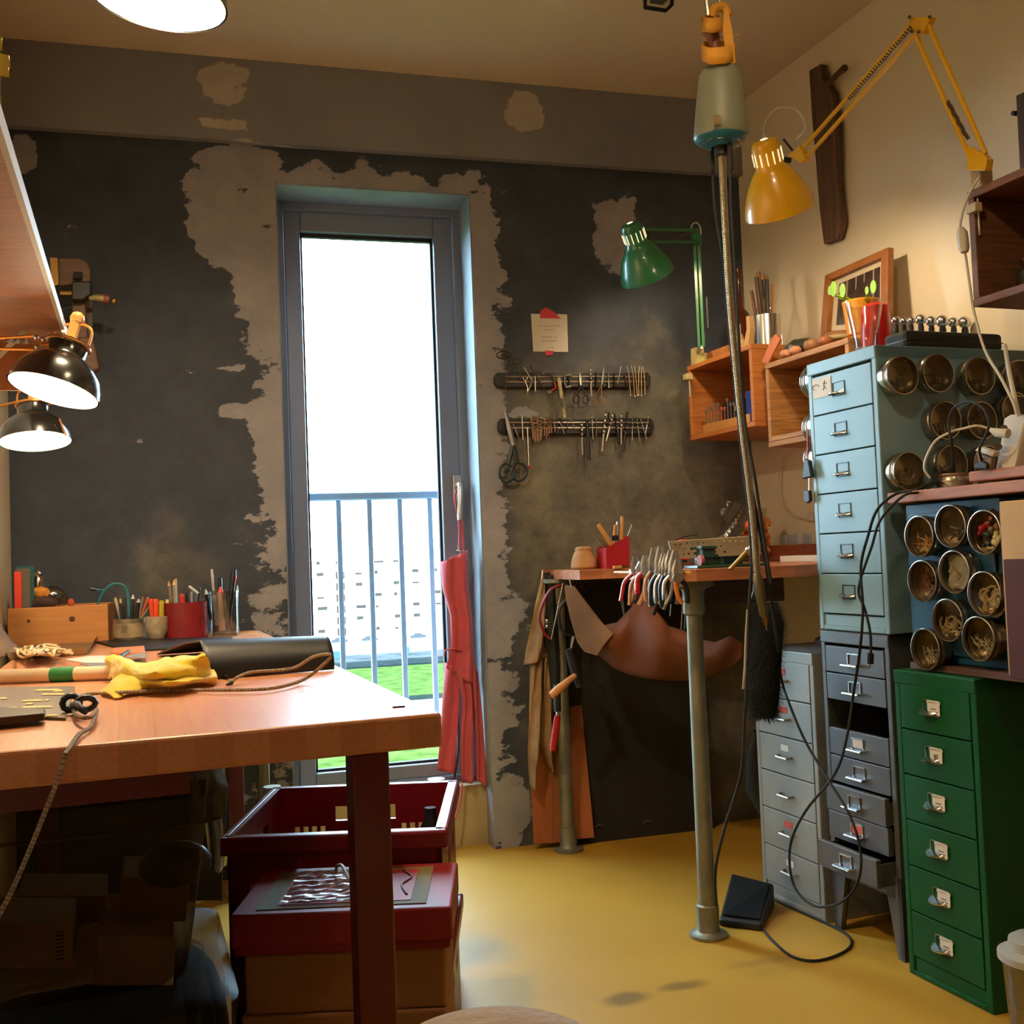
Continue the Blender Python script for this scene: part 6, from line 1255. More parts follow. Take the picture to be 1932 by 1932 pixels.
# ------------------------------------------------------------------ red apron on the door handle
AP = mat('apron_coral', (192, 78, 88), .85, var=.1, vs=30, bump=.2, bs=220, sheen=.2); ay = 3.46
ap = thing('red_apron', 'coral red apron hanging from the door handle by its neck strap', 'apron', PY(880, 1480, ay))
def fold(name, L, R_, wob, nf, Y=ay, ph=0):
    def f(u, v):
        def at(t, q):
            i = q*(len(t)-1); a = min(len(t)-2, int(i)); return V(t[a]).lerp(V(t[a+1]), i-a)
        p = at(L, v).lerp(at(R_, v), u); return PY(p.x, p.y, Y)+V((0, -wob*math.sin(math.pi*u)-wob*.5*math.sin(nf*math.pi*u+ph+v*2), 0))
    part(name, MB().grid(f, 20, 30), AP, ap, solid=.0025)
fold('bib', [(832, 1060), (834, 1110), (848, 1160), (850, 1215), (840, 1260)], [(881, 1038), (884, 1110), (892, 1170), (897, 1240), (902, 1300)], .03, 3)
fold('skirt_panel', [(840, 1250), (835, 1310), (829, 1390), (824, 1452)], [(862, 1262), (866, 1320), (860, 1400), (856, 1458)], .02, 2, ay+.01)
fold('skirt_panel', [(858, 1262), (872, 1320), (868, 1400), (870, 1476)], [(888, 1262), (892, 1330), (894, 1400), (895, 1474)], .022, 3, ay-.01)
fold('skirt_panel', [(884, 1240), (890, 1320), (896, 1400), (898, 1470)], [(902, 1270), (908, 1340), (913, 1420), (917, 1484)], .02, 2, ay)
part('neck_strap', MB().tube(smooth([PY(866, 1040, ay), PY(866, 985, 3.5), PY(858, 940, 3.50), PY(862, 926, 3.52), PY(870, 932, 3.51), PY(872, 985, 3.5), PY(874, 1036, ay)]), .004, 6), AP, ap)
part('buckle', MB().tube([PY(863, 1028, ay-.02), PY(869, 1045, ay-.02)], .002, 6), CHROME, ap); part('buckle', MB().tube(smooth([PY(862, 1038, ay-.02), PY(872, 1040, ay-.02), PY(876, 1038, ay-.02)]), .0015, 6), CHROME, ap)
part('waist_tie', MB().tube(smooth([PY(838, 1238, ay-.02), PY(842, 1226, ay-.02), PY(862, 1225, ay-.02), PY(880, 1232, ay-.02)]), .003, 6), AP, ap)
part('waist_tie', MB().tube(smooth([PY(872, 1480, 3.44), PY(866, 1520, 3.42), PY(856, 1550, 3.40), PY(846, 1580, 3.38), PY(856, 1600, 3.36)]), .0035, 6), AP, ap)
solo('black_lead', MB().tube(smooth([PY(862, 1270, 3.53), PY(864, 1340, 3.5), PY(864, 1420, 3.46), PY(852, 1490, 3.42), PY(840, 1520, 3.40)]), .004, 6), RUBBER, 'black lead hanging behind the red apron', 'cord')
# ------------------------------------------------------------------ note, magnetic strips and their tools
nt_ = thing('paper_note', 'white handwritten note taped with pink tape to the dark wall', 'note', PY(1037, 664, YW))
sheet = [PY(1002, 592, YW-.003), PY(1070, 593, YW-.003), PY(1072, 664, YW-.003), PY(1006, 663, YW-.003)]
part('sheet', MB().prism(sheet[::-1], (0, .001, 0)), PAPERW, nt_)
PK = mat('pink_tape', (206, 60, 76), .6)
part('tape', MB().prism([PY(x, y, YW-.0045) for x, y in ((1019, 600), (1058, 601), (1046, 589), (1030, 580), (1020, 586))], (0, .001, 0)), PK, nt_)
part('tape', MB().prism([PY(x, y, YW-.0045) for x, y in ((1028, 661), (1045, 662), (1043, 669), (1030, 671))], (0, .001, 0)), PK, nt_)
for (xa, xb, y) in ((1016, 1056, 615), (1027, 1046, 622), (1022, 1053, 636), (1023, 1053, 643), (1032, 1046, 656)):
    q = MB(); x = xa; g = random.Random(y)
    while x < xb:
        w_ = g.uniform(2, 5); q.tube([PY(x, y+g.uniform(-.6, .6), YW-.0046), PY(min(x+w_, xb), y+g.uniform(-.6, .6), YW-.0046)], .0006, 4); x += w_+1.6
    part('handwriting', q, INK, nt_, kind='stuff')
SY = YW-.022
def strip(label, x0, y0, x1, y1, hh):
    t = thing('magnetic_strip', label, 'tool rack', PY(x0, y1, SY), group='magnetic tool strips'); P = lambda x, y, Y=SY: PY(x, y, Y)
    q = [P(x0+5, y0), P(x1-5, y1-hh), P(x1, y1-hh+8), P(x1, y1-8), P(x1-5, y1), P(x0+5, y0+hh), P(x0, y0+hh-8), P(x0, y0+8)]
    part('backing', MB().prism(q, (0, .02, 0)), BLACK, t, bevel=.003)
    for k in (.28, .62): part('magnet_bar', MB().tube([P(x0+16, y0+hh*k, SY-.002), P(x1-10, y1-hh+hh*k, SY-.002)], .0028, 6), STEEL, t)
strip('upper black magnetic strip holding scissors and small tools', 934, 703, 1228, 731, 28)
strip('lower black magnetic strip holding rows of drill bits', 941, 789, 1234, 819, 30)
TY_ = SY-.008; PXM = 3.35/FPX
def P3(x, y, k=0): return PY(x, y, TY_-k)
def drill(label, x0, y0, x1, y1, wpx, m=STEEL, grp='drill bits on the magnetic strips'):
    """tip (x0, y0) with a fluted upper part, plain shank down to (x1, y1)"""
    a, b = P3(x0, y0), P3(x1, y1); r = wpx*PXM*.62; t = thing('drill_bit', label, 'drill bit', b, group=grp); mid = a.lerp(b, .58)
    part('shank', MB().tube([b, mid], r*.9, 8), m, t)
    q = MB(); n = 16; x, y, d = frame_of(a-mid); L = (a-mid).length; vs = []
    for i in range(n+1):
        z = L*i/n; an = i*.85; rr = r*(1 if i < n-1 else .5 if i < n else .05)
        for k in range(8):
            c_, s_ = math.cos(k*math.pi/4), math.sin(k*math.pi/4)*.38; vs.append(mid+d*z+(x*(c_*math.cos(an)-s_*math.sin(an))+y*(c_*math.sin(an)+s_*math.cos(an)))*rr)
    q.add(vs, [(i*8+k, i*8+(k+1) % 8, (i+1)*8+(k+1) % 8, (i+1)*8+k) for i in range(n) for k in range(8)], True); part('flute', q, m, t)
HSS = mat('copper_steel', (168, 132, 112), .35, .9)
DKS = mat('dark_steel', (70, 66, 62), .35, .8)
ords = ['first', 'second', 'third', 'fourth', 'fifth', 'sixth', 'seventh', 'eighth', 'ninth', 'tenth', 'eleventh', 'twelfth', 'thirteenth', 'fourteenth']
fan = [(1001, 784, 1006, 828), (1004, 787, 1009, 831), (1008, 785, 1011, 834), (1012, 786, 1014, 831), (1014, 789, 1017, 833), (1018, 790, 1020, 830), (1022, 784, 1022, 824), (1026, 786, 1027, 822), (1029, 787, 1031, 826), (1033, 787, 1034, 822), (1037, 785, 1037, 818), (1040, 789, 1041, 817), (1044, 780, 1047, 815)]
for i, a in enumerate(fan): drill('%s copper-toned drill bit from the big shears on the lower strip' % ords[i], *a, 2.6, HSS)
for lab, a, w_, m in (('thick drill bit with a pale shank left of the black file on the lower strip', (1097, 793, 1099, 858), 4, STEEL), ('thin drill bit just right of the black file on the lower strip', (1116, 781, 1119, 829), 2.6, STEEL), ('short thin copper drill bit on the middle of the lower strip', (1125, 787, 1125, 823), 2.2, HSS),
    ('large slanted drill bit with a bright tip on the lower strip', (1143, 772, 1136, 852), 4.6, STEEL), ('large drill bit crossing the slanted one on the lower strip', (1157, 777, 1144, 832), 4.6, STEEL), ('dark short drill bit between the crossing ones on the lower strip', (1149, 777, 1147, 800), 4, DKS), ('large dark drill bit leaning outward right of the crossing pair', (1160, 779, 1169, 840), 4.6, DKS),
    ('large upright drill bit right of the dark leaning one', (1172, 777, 1172, 838), 4, STEEL), ('longest large drill bit with a black spiral on the lower strip', (1184, 774, 1176, 852), 5, DKS), ('thin upright drill bit right of the longest one', (1193, 786, 1193, 831), 2.4, STEEL), ('thin leaning drill bit near the far end of the lower strip', (1201, 787, 1207, 832), 2.2, STEEL), ('steel drill bit leaning at the far end of the lower strip', (1207, 787, 1220, 828), 3, STEEL), ('last drill bit, crossing at the far end of the lower strip', (1224, 783, 1218, 818), 2.4, STEEL),
    ('thick drill bit standing tall above the upper strip beside the black scissors', (1113, 691, 1116, 747), 4.2, STEEL), ('short black tapped drill bit on the upper strip', (1124, 700, 1126, 731), 3.6, DKS), ('short bright drill bit in the middle of the upper strip', (1147, 701, 1149, 732), 3.6, STEEL), ('short dark drill bit right of the bright one on the upper strip', (1158, 703, 1160, 728), 3.4, DKS),
    ('copper drill bit hanging under the lower strip beside the shears', (986, 840, 992, 868), 3, HSS)):
    drill(lab, *a, w_, m)
def rodtool(name, label, pts, r, m, cat='tool', grp=None, extra=None):
    t = thing(name, label, cat, P3(*pts[-1]), group=grp); part('shaft', MB().tube([P3(x, y) for x, y in pts], r, 6), m, t)
    if extra: extra(t)
    return t
for i, (x0, y0, x1, y1, y2) in enumerate(((1183, 691, 1186, 703, 745), (1191, 690, 1194, 703, 747), (1197, 691, 1199, 704, 746), (1207, 691, 1205, 703, 745), (1211, 693, 1210, 705, 746), (1213, 691, 1215, 702, 743))):
    xs = x1+(x1-x0)*.6+(2 if i < 3 else 1)
    t = thing('precision_screwdriver', '%s small brass-toned screwdriver of the row at the far end of the upper strip' % ords[i], 'screwdriver', P3(xs, y2), group='precision screwdrivers')
    BR2 = mat('screwdriver_brass', (170, 142, 108), .35, .85)
    part('blade', MB().tube([P3(x0, y0), P3(x1, y1)], .0014, 6), STEEL, t); part('handle', MB().tube([P3(x1, y1), P3(xs, y2)], .0025, 8), BR2, t); part('swivel_cap', MB().ball(P3(xs, y2+1), .0036, 8), CHROME, t)
rodtool('hex_key', 'bright hex key with a ring end and a hooked foot on the upper strip', [(991, 716), (992, 722), (996, 732), (995, 746), (986, 747)], .0018, CHROME, extra=lambda t: part('ring', MB().tube([P3(991+4*math.cos(a), 714+4*math.sin(a)) for a in [k*.785 for k in range(8)]], .0022, 6, closed=True), CHROME, t))
rodtool('scriber', 'bright short rod slanting down on the upper strip above the ring-ended key', [(989, 693), (1003, 717)], .0022, STEEL)
rodtool('small_rod', 'short pale rod slanting to the ring-ended key on the upper strip', [(1006, 712), (998, 737)], .002, CHROME)
rodtool('small_rod', 'short upright grey rod on the upper strip', [(1010, 710), (1010, 738)], .0018, STEEL)
rodtool('long_reamer', 'long dark tool slanting across the upper strip with a pale tip', [(1000, 690), (1014, 715), (1024, 730), (1028, 735)], .0026, DKS)
t = rodtool('red_wrench', 'small cranked wrench with a red arm on the upper strip', [(1028, 704), (1041, 707), (1045, 722)], .0022, DKS)
part('red_arm', MB().tube([P3(1046, 722), P3(1049, 730), P3(1047, 733), P3(1040, 737)], .003, 6), mat('red_arm', (196, 44, 56), .4), t)
for x, y in ((1027, 704), (1037, 739)): part('eye', MB().tube([P3(x+2.6*math.cos(a), y+2.6*math.sin(a)) for a in [k*.785 for k in range(8)]], .0014, 6, closed=True), CHROME, t)
kn = thing('worn_knife', 'long worn pale knife handle hanging down from the upper strip', 'knife', P3(1065, 790))
part('handle', MB().prism([P3(1050, 714, .004), P3(1054, 712, .004), P3(1057, 716, .004), P3(1067, 788, .004), P3(1062, 790, .004)], (0, -.008, 0)), mat('worn_cream', (176, 160, 120), .6, var=.5, vs=40), kn, bevel=.002)
part('dark_band', MB().prism([P3(1055, 752, .0125), P3(1062, 752, .0125), P3(1064, 768, .0125), P3(1059, 768, .0125)], (0, -.002, 0)), DKS, kn)
cl_ = thing('small_clamp', 'small grey g-clamp with a black screw on the upper strip', 'clamp', P3(1075, 742))
part('frame', MB().tube([P3(1078, 708), P3(1066, 709), P3(1065, 722), P3(1068, 731), P3(1077, 729)], .0042, 8), mat('clamp_grey', (120, 118, 122), .4, .5), cl_); part('screw', MB().tube([P3(1074, 712), P3(1075, 742)], .003, 8), BLACK, cl_)
def scissors(label, tip, pv, l, r_, rad, bm, hm, w_=.003, name='scissors', k=0):
    t = thing(name, label, 'scissors', P3(l[0], l[1]), group=None); T = lambda x, y: P3(x, y, k)
    part('blade', MB().tube([T(*pv), T((tip[0]+pv[0])/2-.6, (tip[1]+pv[1])/2), T(*tip)], [w_*1.4, w_*1.2, w_*.25], 6), bm, t)
    part('blade', MB().tube([T(*pv)+V((0, -.002, 0)), T((tip[0]+pv[0])/2+.8, (tip[1]+pv[1])/2)+V((0, -.002, 0)), T(*tip)], [w_*1.4, w_*1.1, w_*.25], 6), bm, t)
    part('pivot_screw', MB().ball(T(*pv)+V((0, -.006, 0)), w_*.9, 8), CHROME, t)
    for (x, y), s in ((l, -1), (r_, 1)):
        part('shank', MB().tube([T(*pv), T(x-s*rad*.2, y-rad*1.1)], [w_*1.2, w_], 6), hm, t)
        part('finger_ring', MB().tube([T(x+rad*math.cos(a), y+rad*1.25*math.sin(a)) for a in [q*.524 for q in range(12)]], w_*.8, 6, closed=True), hm, t)
scissors('scissors with black round handles in the middle of the upper strip', (1094, 703), (1096, 727), (1087, 753), (1105, 754), 6, STEEL, BLACK)
scissors('small scissors with thin wire handles right of the black handled pair', (1140, 692), (1135, 726), (1124, 752), (1137, 754), 6.5, STEEL, mat('bronze_wire', (130, 104, 76), .4, .7), .0018)
sb_ = scissors('very large shears with dark green oval handles at the window end of the lower strip', (952, 775), (968, 839), (956, 892), (979, 890), 14, mat('shear_blade', (132, 132, 134), .35, .8), mat('shear_green', (22, 40, 52), .45), .0068, 'tailor_shears', .004)
rodtool('black_file', 'flat black file hanging below the lower strip', [(1108, 795), (1112, 868)], .0058, BLACK, 'file')
rodtool('thin_rod', 'long thin steel rod hanging beside the large shears', [(985, 784), (987, 830)], .0018, STEEL)
t = rodtool('dial_pin', 'thin steel pin with a red bead end hanging beside the large shears', [(995, 806), (997, 846), (998, 880)], .0018, CHROME); part('red_bead', MB().ball(P3(998, 881), .006, 8), REDP, t)
for i, (a, b, lab) in enumerate((((1050, 780), (1053, 819), 'thin dark pin below the worn knife on the lower strip'), ((1056, 795), (1065, 819), 'leaning thin steel pin below the worn knife'), ((1071, 795), (1071, 818), 'short thin upright pin on the lower strip'), ((1076, 791), (1087, 812), 'thin dark leaning pin left of the thick drill bit'), ((1136, 696), (1138, 731), 'thin upright needle behind the wire scissors'), ((1172, 691), (1165, 724), 'slanting steel needle tool on the upper strip'), ((1178, 708), (1184, 730), 'small ring-headed spanner beside the screwdriver row'), ((968, 800), (978, 824), 'small dark wire hook beside the large shears'))):
    rodtool('needle_tool', lab, [a, b], .0014 if i != 6 else .003, STEEL if i % 2 else DKS)
gl_ = thing('wire_goggles', 'dark wire frames hanging over the window end of the upper strip', 'wire', P3(975, 735))
part('loop', MB().tube([P3(950+13*math.cos(a), 670+7*math.sin(a)) for a in [k*.524 for k in range(12)]], .0022, 6, closed=True), BLACK, gl_)
part('stem', MB().tube([P3(952, 677), P3(956, 700), P3(954, 735)], .002, 6), BLACK, gl_); part('stem', MB().tube([P3(974, 668), P3(978, 690), P3(984, 720)], .002, 6), BLACK, gl_)
part('loop', MB().tube([P3(975+8*math.cos(a), 682+5*math.sin(a)) for a in [k*.785 for k in range(8)]], .0018, 6, closed=True), BLACK, gl_)

# ------------------------------------------------------------------ things on top of the crates and the blue cabinet
z1_ = 1.556; z2_ = 1.480; zb_ = 1.392
def onc(x, y, z): return PZ(x, y, z)
t = thing('metal_beaker', 'shiny steel beaker holding rulers and brushes on the corner crate', 'beaker', WP(.37, .16, z1_))
c = WP(.37, .16, z1_); part('vessel', MB().lathe([(0, .003), (.040, .003), (.042, 0), (.044, .115), (.042, .115), (.040, .005), (0, .005)], c, n=28), CHROME, t)
for i, (dx, dy, h, r, c_, lab) in enumerate(((-.02, .0, .24, .007, (70, 44, 30), 'dark wooden ruler leaning in the steel beaker'), (-.01, .01, .26, .009, (120, 96, 64), 'wide pale ruler in the steel beaker'), (.0, -.01, .23, .006, (40, 34, 30), 'black stick in the middle of the steel beaker'), (.012, .012, .25, .006, (150, 120, 80), 'tan wooden stick in the steel beaker'), (.02, .0, .22, .004, (190, 130, 60), 'amber brush at the near side of the steel beaker'), (-.028, .01, .20, .005, (90, 50, 34), 'short reddish stick at the far side of the steel beaker'))):
    a_ = c+V((dx*.6, dy, .01)); b_ = c+V((dx*1.4, dy*1.5, h)); solo('stick', MB().tube([a_, b_], r, 6), mat('stick%d' % i, c_, .6), lab, 'stick', 'sticks in the steel beaker')
solo('brown_bottle', MB().lathe([(0, 0), (.045, 0), (.047, .01), (.047, .14), (.030, .17), (.014, .19), (.014, .30), (.017, .305), (.017, .32), (0, .32)], WP(.17, .13, z1_), n=24), mat('brown_glass', (84, 34, 18), .15, coat=.5), 'tall dark brown bottle standing on the corner crate', 'bottle')
hm2 = thing('head_massager', 'wire head massager with a wooden ball tip standing on the corner crate', 'massager', WP(.50, .12, z1_))
top_ = PW(1437, 524, .12); k0 = PW(1441, 562, .12); part('grip', MB().tube([top_, k0], .0045, 8), BLACK, hm2); part('ball_tip', MB().ball(top_, .009, 12), mat('wood_ball', (206, 140, 84), .5), hm2)
for i in range(10):
    a = i*.628; d_ = V((math.cos(a), math.sin(a), 0)); base = PW(1441, 640, .12); base.z = z1_+.006 if i % 2 else z1_+.018
    part('wire_tine', MB().tube(smooth([k0, k0.lerp(base, .3)+d_*.03, k0.lerp(base, .7)+d_*.055, base+d_*.055]), .0011, 5), CHROME, hm2)
solo('label_box', MB().prism([WP(.20, .28, z1_), WP(.33, .28, z1_), WP(.33, .22, z1_), WP(.20, .22, z1_)], (0, 0, .028)), mat('printed_brown_box', (170, 110, 60), .6, var=.2, vs=50), 'small printed brown box on the front edge of the corner crate', 'box', bevel=.001)
solo('sticky_pad', MB().prism([WP(.145, .285, z1_), WP(.19, .285, z1_), WP(.19, .25, z1_), WP(.145, .25, z1_)], (0, 0, .03)), mat('pale_yellow_pad', (214, 206, 130), .7), 'pale yellow pad standing beside the green lamp clamp', 'pad')
t = thing('white_glue_tube', 'white and orange glue bottle standing on the corner crate', 'bottle', WP(.27, .22, z1_)); part('body', MB().tube([WP(.265, .2, z1_), WP(.27, .2, z1_+.06)], .009, 10), mat('orange_tube', (204, 84, 34), .5), t); part('nozzle', MB().tube([WP(.27, .2, z1_+.06), WP(.275, .2, z1_+.11)], [.008, .004], 8), WHITE, t)
t = thing('paper_stand', 'curved pale wooden letter shape on the crate end', 'ornament', WP(.43, .26, z1_))
part('upright', MB().prism([WP(.43, .29, z1_), WP(.46, .29, z1_), WP(.475, .29, z1_+.05), WP(.47, .29, z1_+.09), WP(.455, .29, z1_+.09), WP(.455, .29, z1_+.05)], -WN*.02), mat('pale_curve', (200, 160, 104), .6), t, bevel=.002)
part('hook', MB().prism([WP(.40, .29, z1_), WP(.43, .29, z1_), WP(.43, .29, z1_+.02), WP(.41, .29, z1_+.03), WP(.40, .29, z1_+.05)], -WN*.02), MC['pale_curve'], t, bevel=.002)
t = thing('leather_sheath', 'orange leather strip leaning against the middle crate', 'leather', WP(.57, .28, z2_)); part('strip', MB().prism([PW(1437, 683, .29), PW(1448, 686, .29), PW(1472, 640, .27), PW(1463, 630, .27), PW(1455, 638, .27)], -WN*.006), mat('orange_leather', (200, 104, 44), .5), t, bevel=.001)
# stones and lidded jar
def stone(label, s, d, z, rx, ry, rz, m, seed, name='stone'):
    c = WP(s, d, z+rz*.9); g_ = random.Random(seed); q = MB().ball(c, 1, 12, (rx, ry, rz)); q.v = [c+(v-c)*g_.uniform(.9, 1.05) for v in q.v]
    for v in q.v: v.z = max(v.z, z+.0005)
    return solo(name, q, m, label, 'stone')
stone('large smooth dark green stone on the middle crate', .66, .24, z2_, .05, .055, .030, mat('dark_green_stone', (44, 48, 38), .35, var=.3, vs=20), 1)
for i, (s, d, r, c_, lab) in enumerate(((.66, .295, .014, (206, 140, 104), 'small pinkish lump in front of the dark stone'), (.70, .29, .016, (200, 136, 100), 'pink lump nearest the clear lidded jar'), (.75, .27, .022, (140, 96, 60), 'brown angular stone before the clear lidded jar'), (.80, .26, .020, (110, 78, 50), 'dark brown stone beside the yellow pot'), (.82, .28, .018, (140, 84, 50), 'copper coloured lump beside the yellow pot'))):
    stone(lab, s, d, z2_, r*1.2, r*1.2, r*.9, mat('lump%d' % i, c_, .5), i+3)
t = thing('glass_jar', 'low clear jar with a pale lid behind the stones', 'jar', WP(.73, .16, z2_)); part('glass', MB().lathe([(.034, 0), (.038, .005), (.038, .035), (.034, .04)], WP(.73, .16, z2_), n=24), CLEAR, t); part('lid', MB().lathe([(0, .040), (.042, .040), (.044, .044), (.040, .052), (0, .054)], WP(.73, .16, z2_), n=24), mat('pale_lid', (170, 150, 110), .4), t)
t = thing('plant_pot', 'yellow ribbed pot with a small green plant on the middle crate', 'plant pot', WP(.89, .22, z2_))
c = WP(.88, .20, z2_); part('pot', MB().lathe([(0, .002), (.034, 0), (.036, .006), (.034, .020), (.040, .024), (.050, .115), (.046, .115), (.036, .026), (0, .02)], c, n=30), mat('yellow_glaze', (226, 146, 30), .3, coat=.4), t)
part('soil', MB().cyl(c+V((0, 0, .10)), c+V((0, 0, .105)), .044, 20), mat('soil', (50, 36, 26), .9), t)
LG = mat('fresh_leaf', (136, 176, 16), .45)
for i, (x, y, w_) in enumerate(((1573, 545, .020), (1590, 548, .018), (1566, 548, .012), (1648, 541, .016), (1636, 548, .010))):
    p = PW(x, y, .24); b_ = c+V((0, 0, .11)); part('stem', MB().tube(smooth([b_, b_.lerp(p, .6)+V((0, 0, -.01)), p-V((0, 0, w_*.6))]), .0018, 5), LG, t)
    part('leaf', MB().prism([p+WU*w_*math.cos(a)*(.75)+V((0, 0, w_*math.sin(a)*1.1)) for a in [k*.628 for k in range(10)]], WN*.0012), LG, t)
fr = thing('picture_frame', 'brown wooden frame with a dark photograph leaning on the cream wall', 'picture', WP(.75, .05, z2_))
F0 = [PW(1558, 640, .10), PW(1686, 632, .10), PW(1687, 467, .06), PW(1567, 520, .06)]
def inset(P, k): 
    c_ = sum(P, V())/4; return [p+(c_-p)*k for p in P]
I1 = inset(F0, .2); I2 = inset(F0, .36); FW = wood('frame_wood', (130, 78, 34), (160, 100, 48), (6, 6, 6))
for a in range(4):
    b_ = (a+1) % 4; part('moulding', MB().prism([F0[a], F0[b_], I1[b_], I1[a]], WN*.022), FW, fr, bevel=.003)
part('mount', MB().prism(I1, WN*.004), mat('cream_mount', (206, 190, 160), .7), fr); part('photograph', MB().prism(I2, WN*.0052), mat('dark_photo', (58, 44, 36), .3, var=.5, vs=30), fr)
q = MB()
for k in (.2, .42, .62, .84): 
    a_ = I2[0].lerp(I2[1], k); b_ = I2[3].lerp(I2[2], k); q.prism([a_, a_+WU*.006, b_+WU*.006, b_], WN*.006)
part('pale_stripes', q, mat('birch_pale', (150, 130, 116), .5), fr)
zc = zb_
t = thing('drinking_glass', 'clear ribbed drinking glass standing on the blue cabinet corner', 'glass', WP(1.15, .43, zc)); c = PW(1634, 655, .425); c.z = zc; c = c+V((0, 0, .001))
n_ = 40; q = MB(); vs = []; prof = [(.024, .001), (.027, .004), (.030, .05), (.036, .078), (.043, .118), (.0415, .118), (.0345, .078), (.0285, .05), (.024, .010), (0.0002, .010)]
for r, h in prof:
    for k in range(n_): a = 2*math.pi*k/n_; rr = r*(1+(.045 if k % 2 and h < .072 and r > .003 else 0)); vs.append(c+V((rr*math.cos(a), rr*math.sin(a), h)))
q.add(vs, [(i*n_+k, i*n_+(k+1) % n_, (i+1)*n_+(k+1) % n_, (i+1)*n_+k) for i in range(len(prof)-1) for k in range(n_)], True); part('vessel', q, glassy('tumbler_glass', (244, 246, 246), .06, .02), t)
t = thing('red_bottle', 'rounded bright red bottle standing behind the drinking glass', 'bottle', WP(1.1, .25, zc)); c = PW(1654, 640, .32); c.z = zc
part('body', MB().lathe([(0, 0), (.036, 0), (.039, .006), (.037, .08), (.034, .115), (.028, .128), (.014, .135), (0, .136)], c, n=28), mat('bright_red_plastic', (206, 26, 24), .3, coat=.3), t)
part('cap', MB().lathe([(.028, .115), (.034, .116), (.033, .134), (.022, .142), (0, .143)], c, n=24), mat('red_cap', (222, 40, 30), .4), t)
heads = [(1690, 608, .010, .05), (1705, 609, .009, .055), (1719, 608, .009, .06), (1737, 606, .012, .07), (1757, 609, .012, .07), (1778, 609, .014, .07), (1799, 611, .012, .07), (1820, 611, .014, .07)]
for i, (x, y, r, dd) in enumerate(heads):
    p = PP(x, y, WP(1.07, 0, 0), WU); b_ = V((p.x, p.y, zc)); t = thing('dapping_punch', '%s ball-headed punch of the row on the blue cabinet, counted from the red bottle' % ords[i], 'punch', b_, group='ball-headed punches')
    p.z = max(p.z+.004, zc+.05)
    part('shaft', MB().lathe([(r*.55, 0), (r*.6, .005), (r*.62, p.z-zc-r*1.5), (r*.4, p.z-zc-r*.7)], b_, n=14), BLACK, t); part('ball_head', MB().ball(p, r*1.15, 14), CHROME, t)
t = thing('black_case', 'flat black zipped case lying on the blue cabinet top', 'case', WP(1.19, .15, zc))
q = [PW(1728, 651, .42), PW(1895, 652, .30), PW(1893, 622, .30), PW(1752, 624, .42)]; b0_ = WP(1.20, .38, zc)
p0, p1 = PW(1735, 650, .33), PW(1894, 652, .02+.04)
part('shell', MB().prism([V((p.x, p.y, zc+.001)) for p in (WP(1.155, .36, 0), WP(1.235, .36, 0), WP(1.235, .07, 0), WP(1.155, .07, 0))], (0, 0, .044)), mat('black_nylon', (22, 22, 20), .75), t, bevel=.010)
part('zip', MB().prism([V((p.x, p.y, zc+.020)) for p in (WP(1.1545, .3605, 0), WP(1.2355, .3605, 0), WP(1.2355, .0695, 0), WP(1.1545, .0695, 0))], (0, 0, .002)), DKS, t)
# things in and on the high crate
z3 = 1.716
t = thing('glass_bowl', 'pale glass bowl of sand-coloured grains in the high dark crate', 'bowl', WP(1.53, .24, 1.474)); c = WP(1.535, .22, 1.4745)
part('bowl', MB().lathe([(.030, 0), (.034, .003), (.055, .030), (.068, .055), (.066, .055), (.052, .030), (.030, .004), (0, .004)], c, n=30), glassy('bowl_glass', (225, 235, 238), .15, .05), t); part('grains', MB().lathe([(0, .006), (.03, .006), (.050, .028), (0, .030)], c, n=24), mat('sand', (190, 150, 100), .8), t, kind='stuff')
solo('dark_jar', MB().lathe([(0, 0), (.02, 0), (.022, .05), (.018, .06), (0, .06)], WP(1.44, .2, 1.4745), n=18), mat('dark_glass', (40, 38, 34), .15), 'small dark jar at the back of the high dark crate', 'jar')
t = thing('storage_jar', 'clear storage jar with a metal rim on top of the high crate', 'jar', WP(1.53, .2, z3)); c = WP(1.55, .22, z3)
part('glass', MB().lathe([(.0, .001), (.040, .001), (.044, .006), (.044, .055), (.040, .064)], c, n=28), CLEAR, t); part('rim', MB().lathe([(.040, .060), (.048, .060), (.049, .074), (.046, .078), (.03, .078)], c, n=28), DKS, t); part('pebbles', MB().ball(c+V((-.008, 0, .014)), .013, 8).ball(c+V((.014, -.01, .013)), .012, 8), mat('white_pebble', (190, 196, 190), .5), t, kind='stuff')
t = thing('old_camera_box', 'dark old box with a side knob behind the storage jar', 'box', WP(1.5, .1, z3))
b_ = [PW(1916, 180, .12), PW(1960, 160, .12), PW(1960, 330, .12), PW(1924, 330, .12)]; part('body', MB().prism([V((p.x, p.y, max(p.z, z3+.001))) for p in b_], -WN*.10), mat('old_box_brown', (66, 48, 38), .6, var=.2), t, bevel=.003)
part('knob', MB().cyl(PW(1917, 214, .10), PW(1911, 214, .10), .006, 10), BLACK, t)
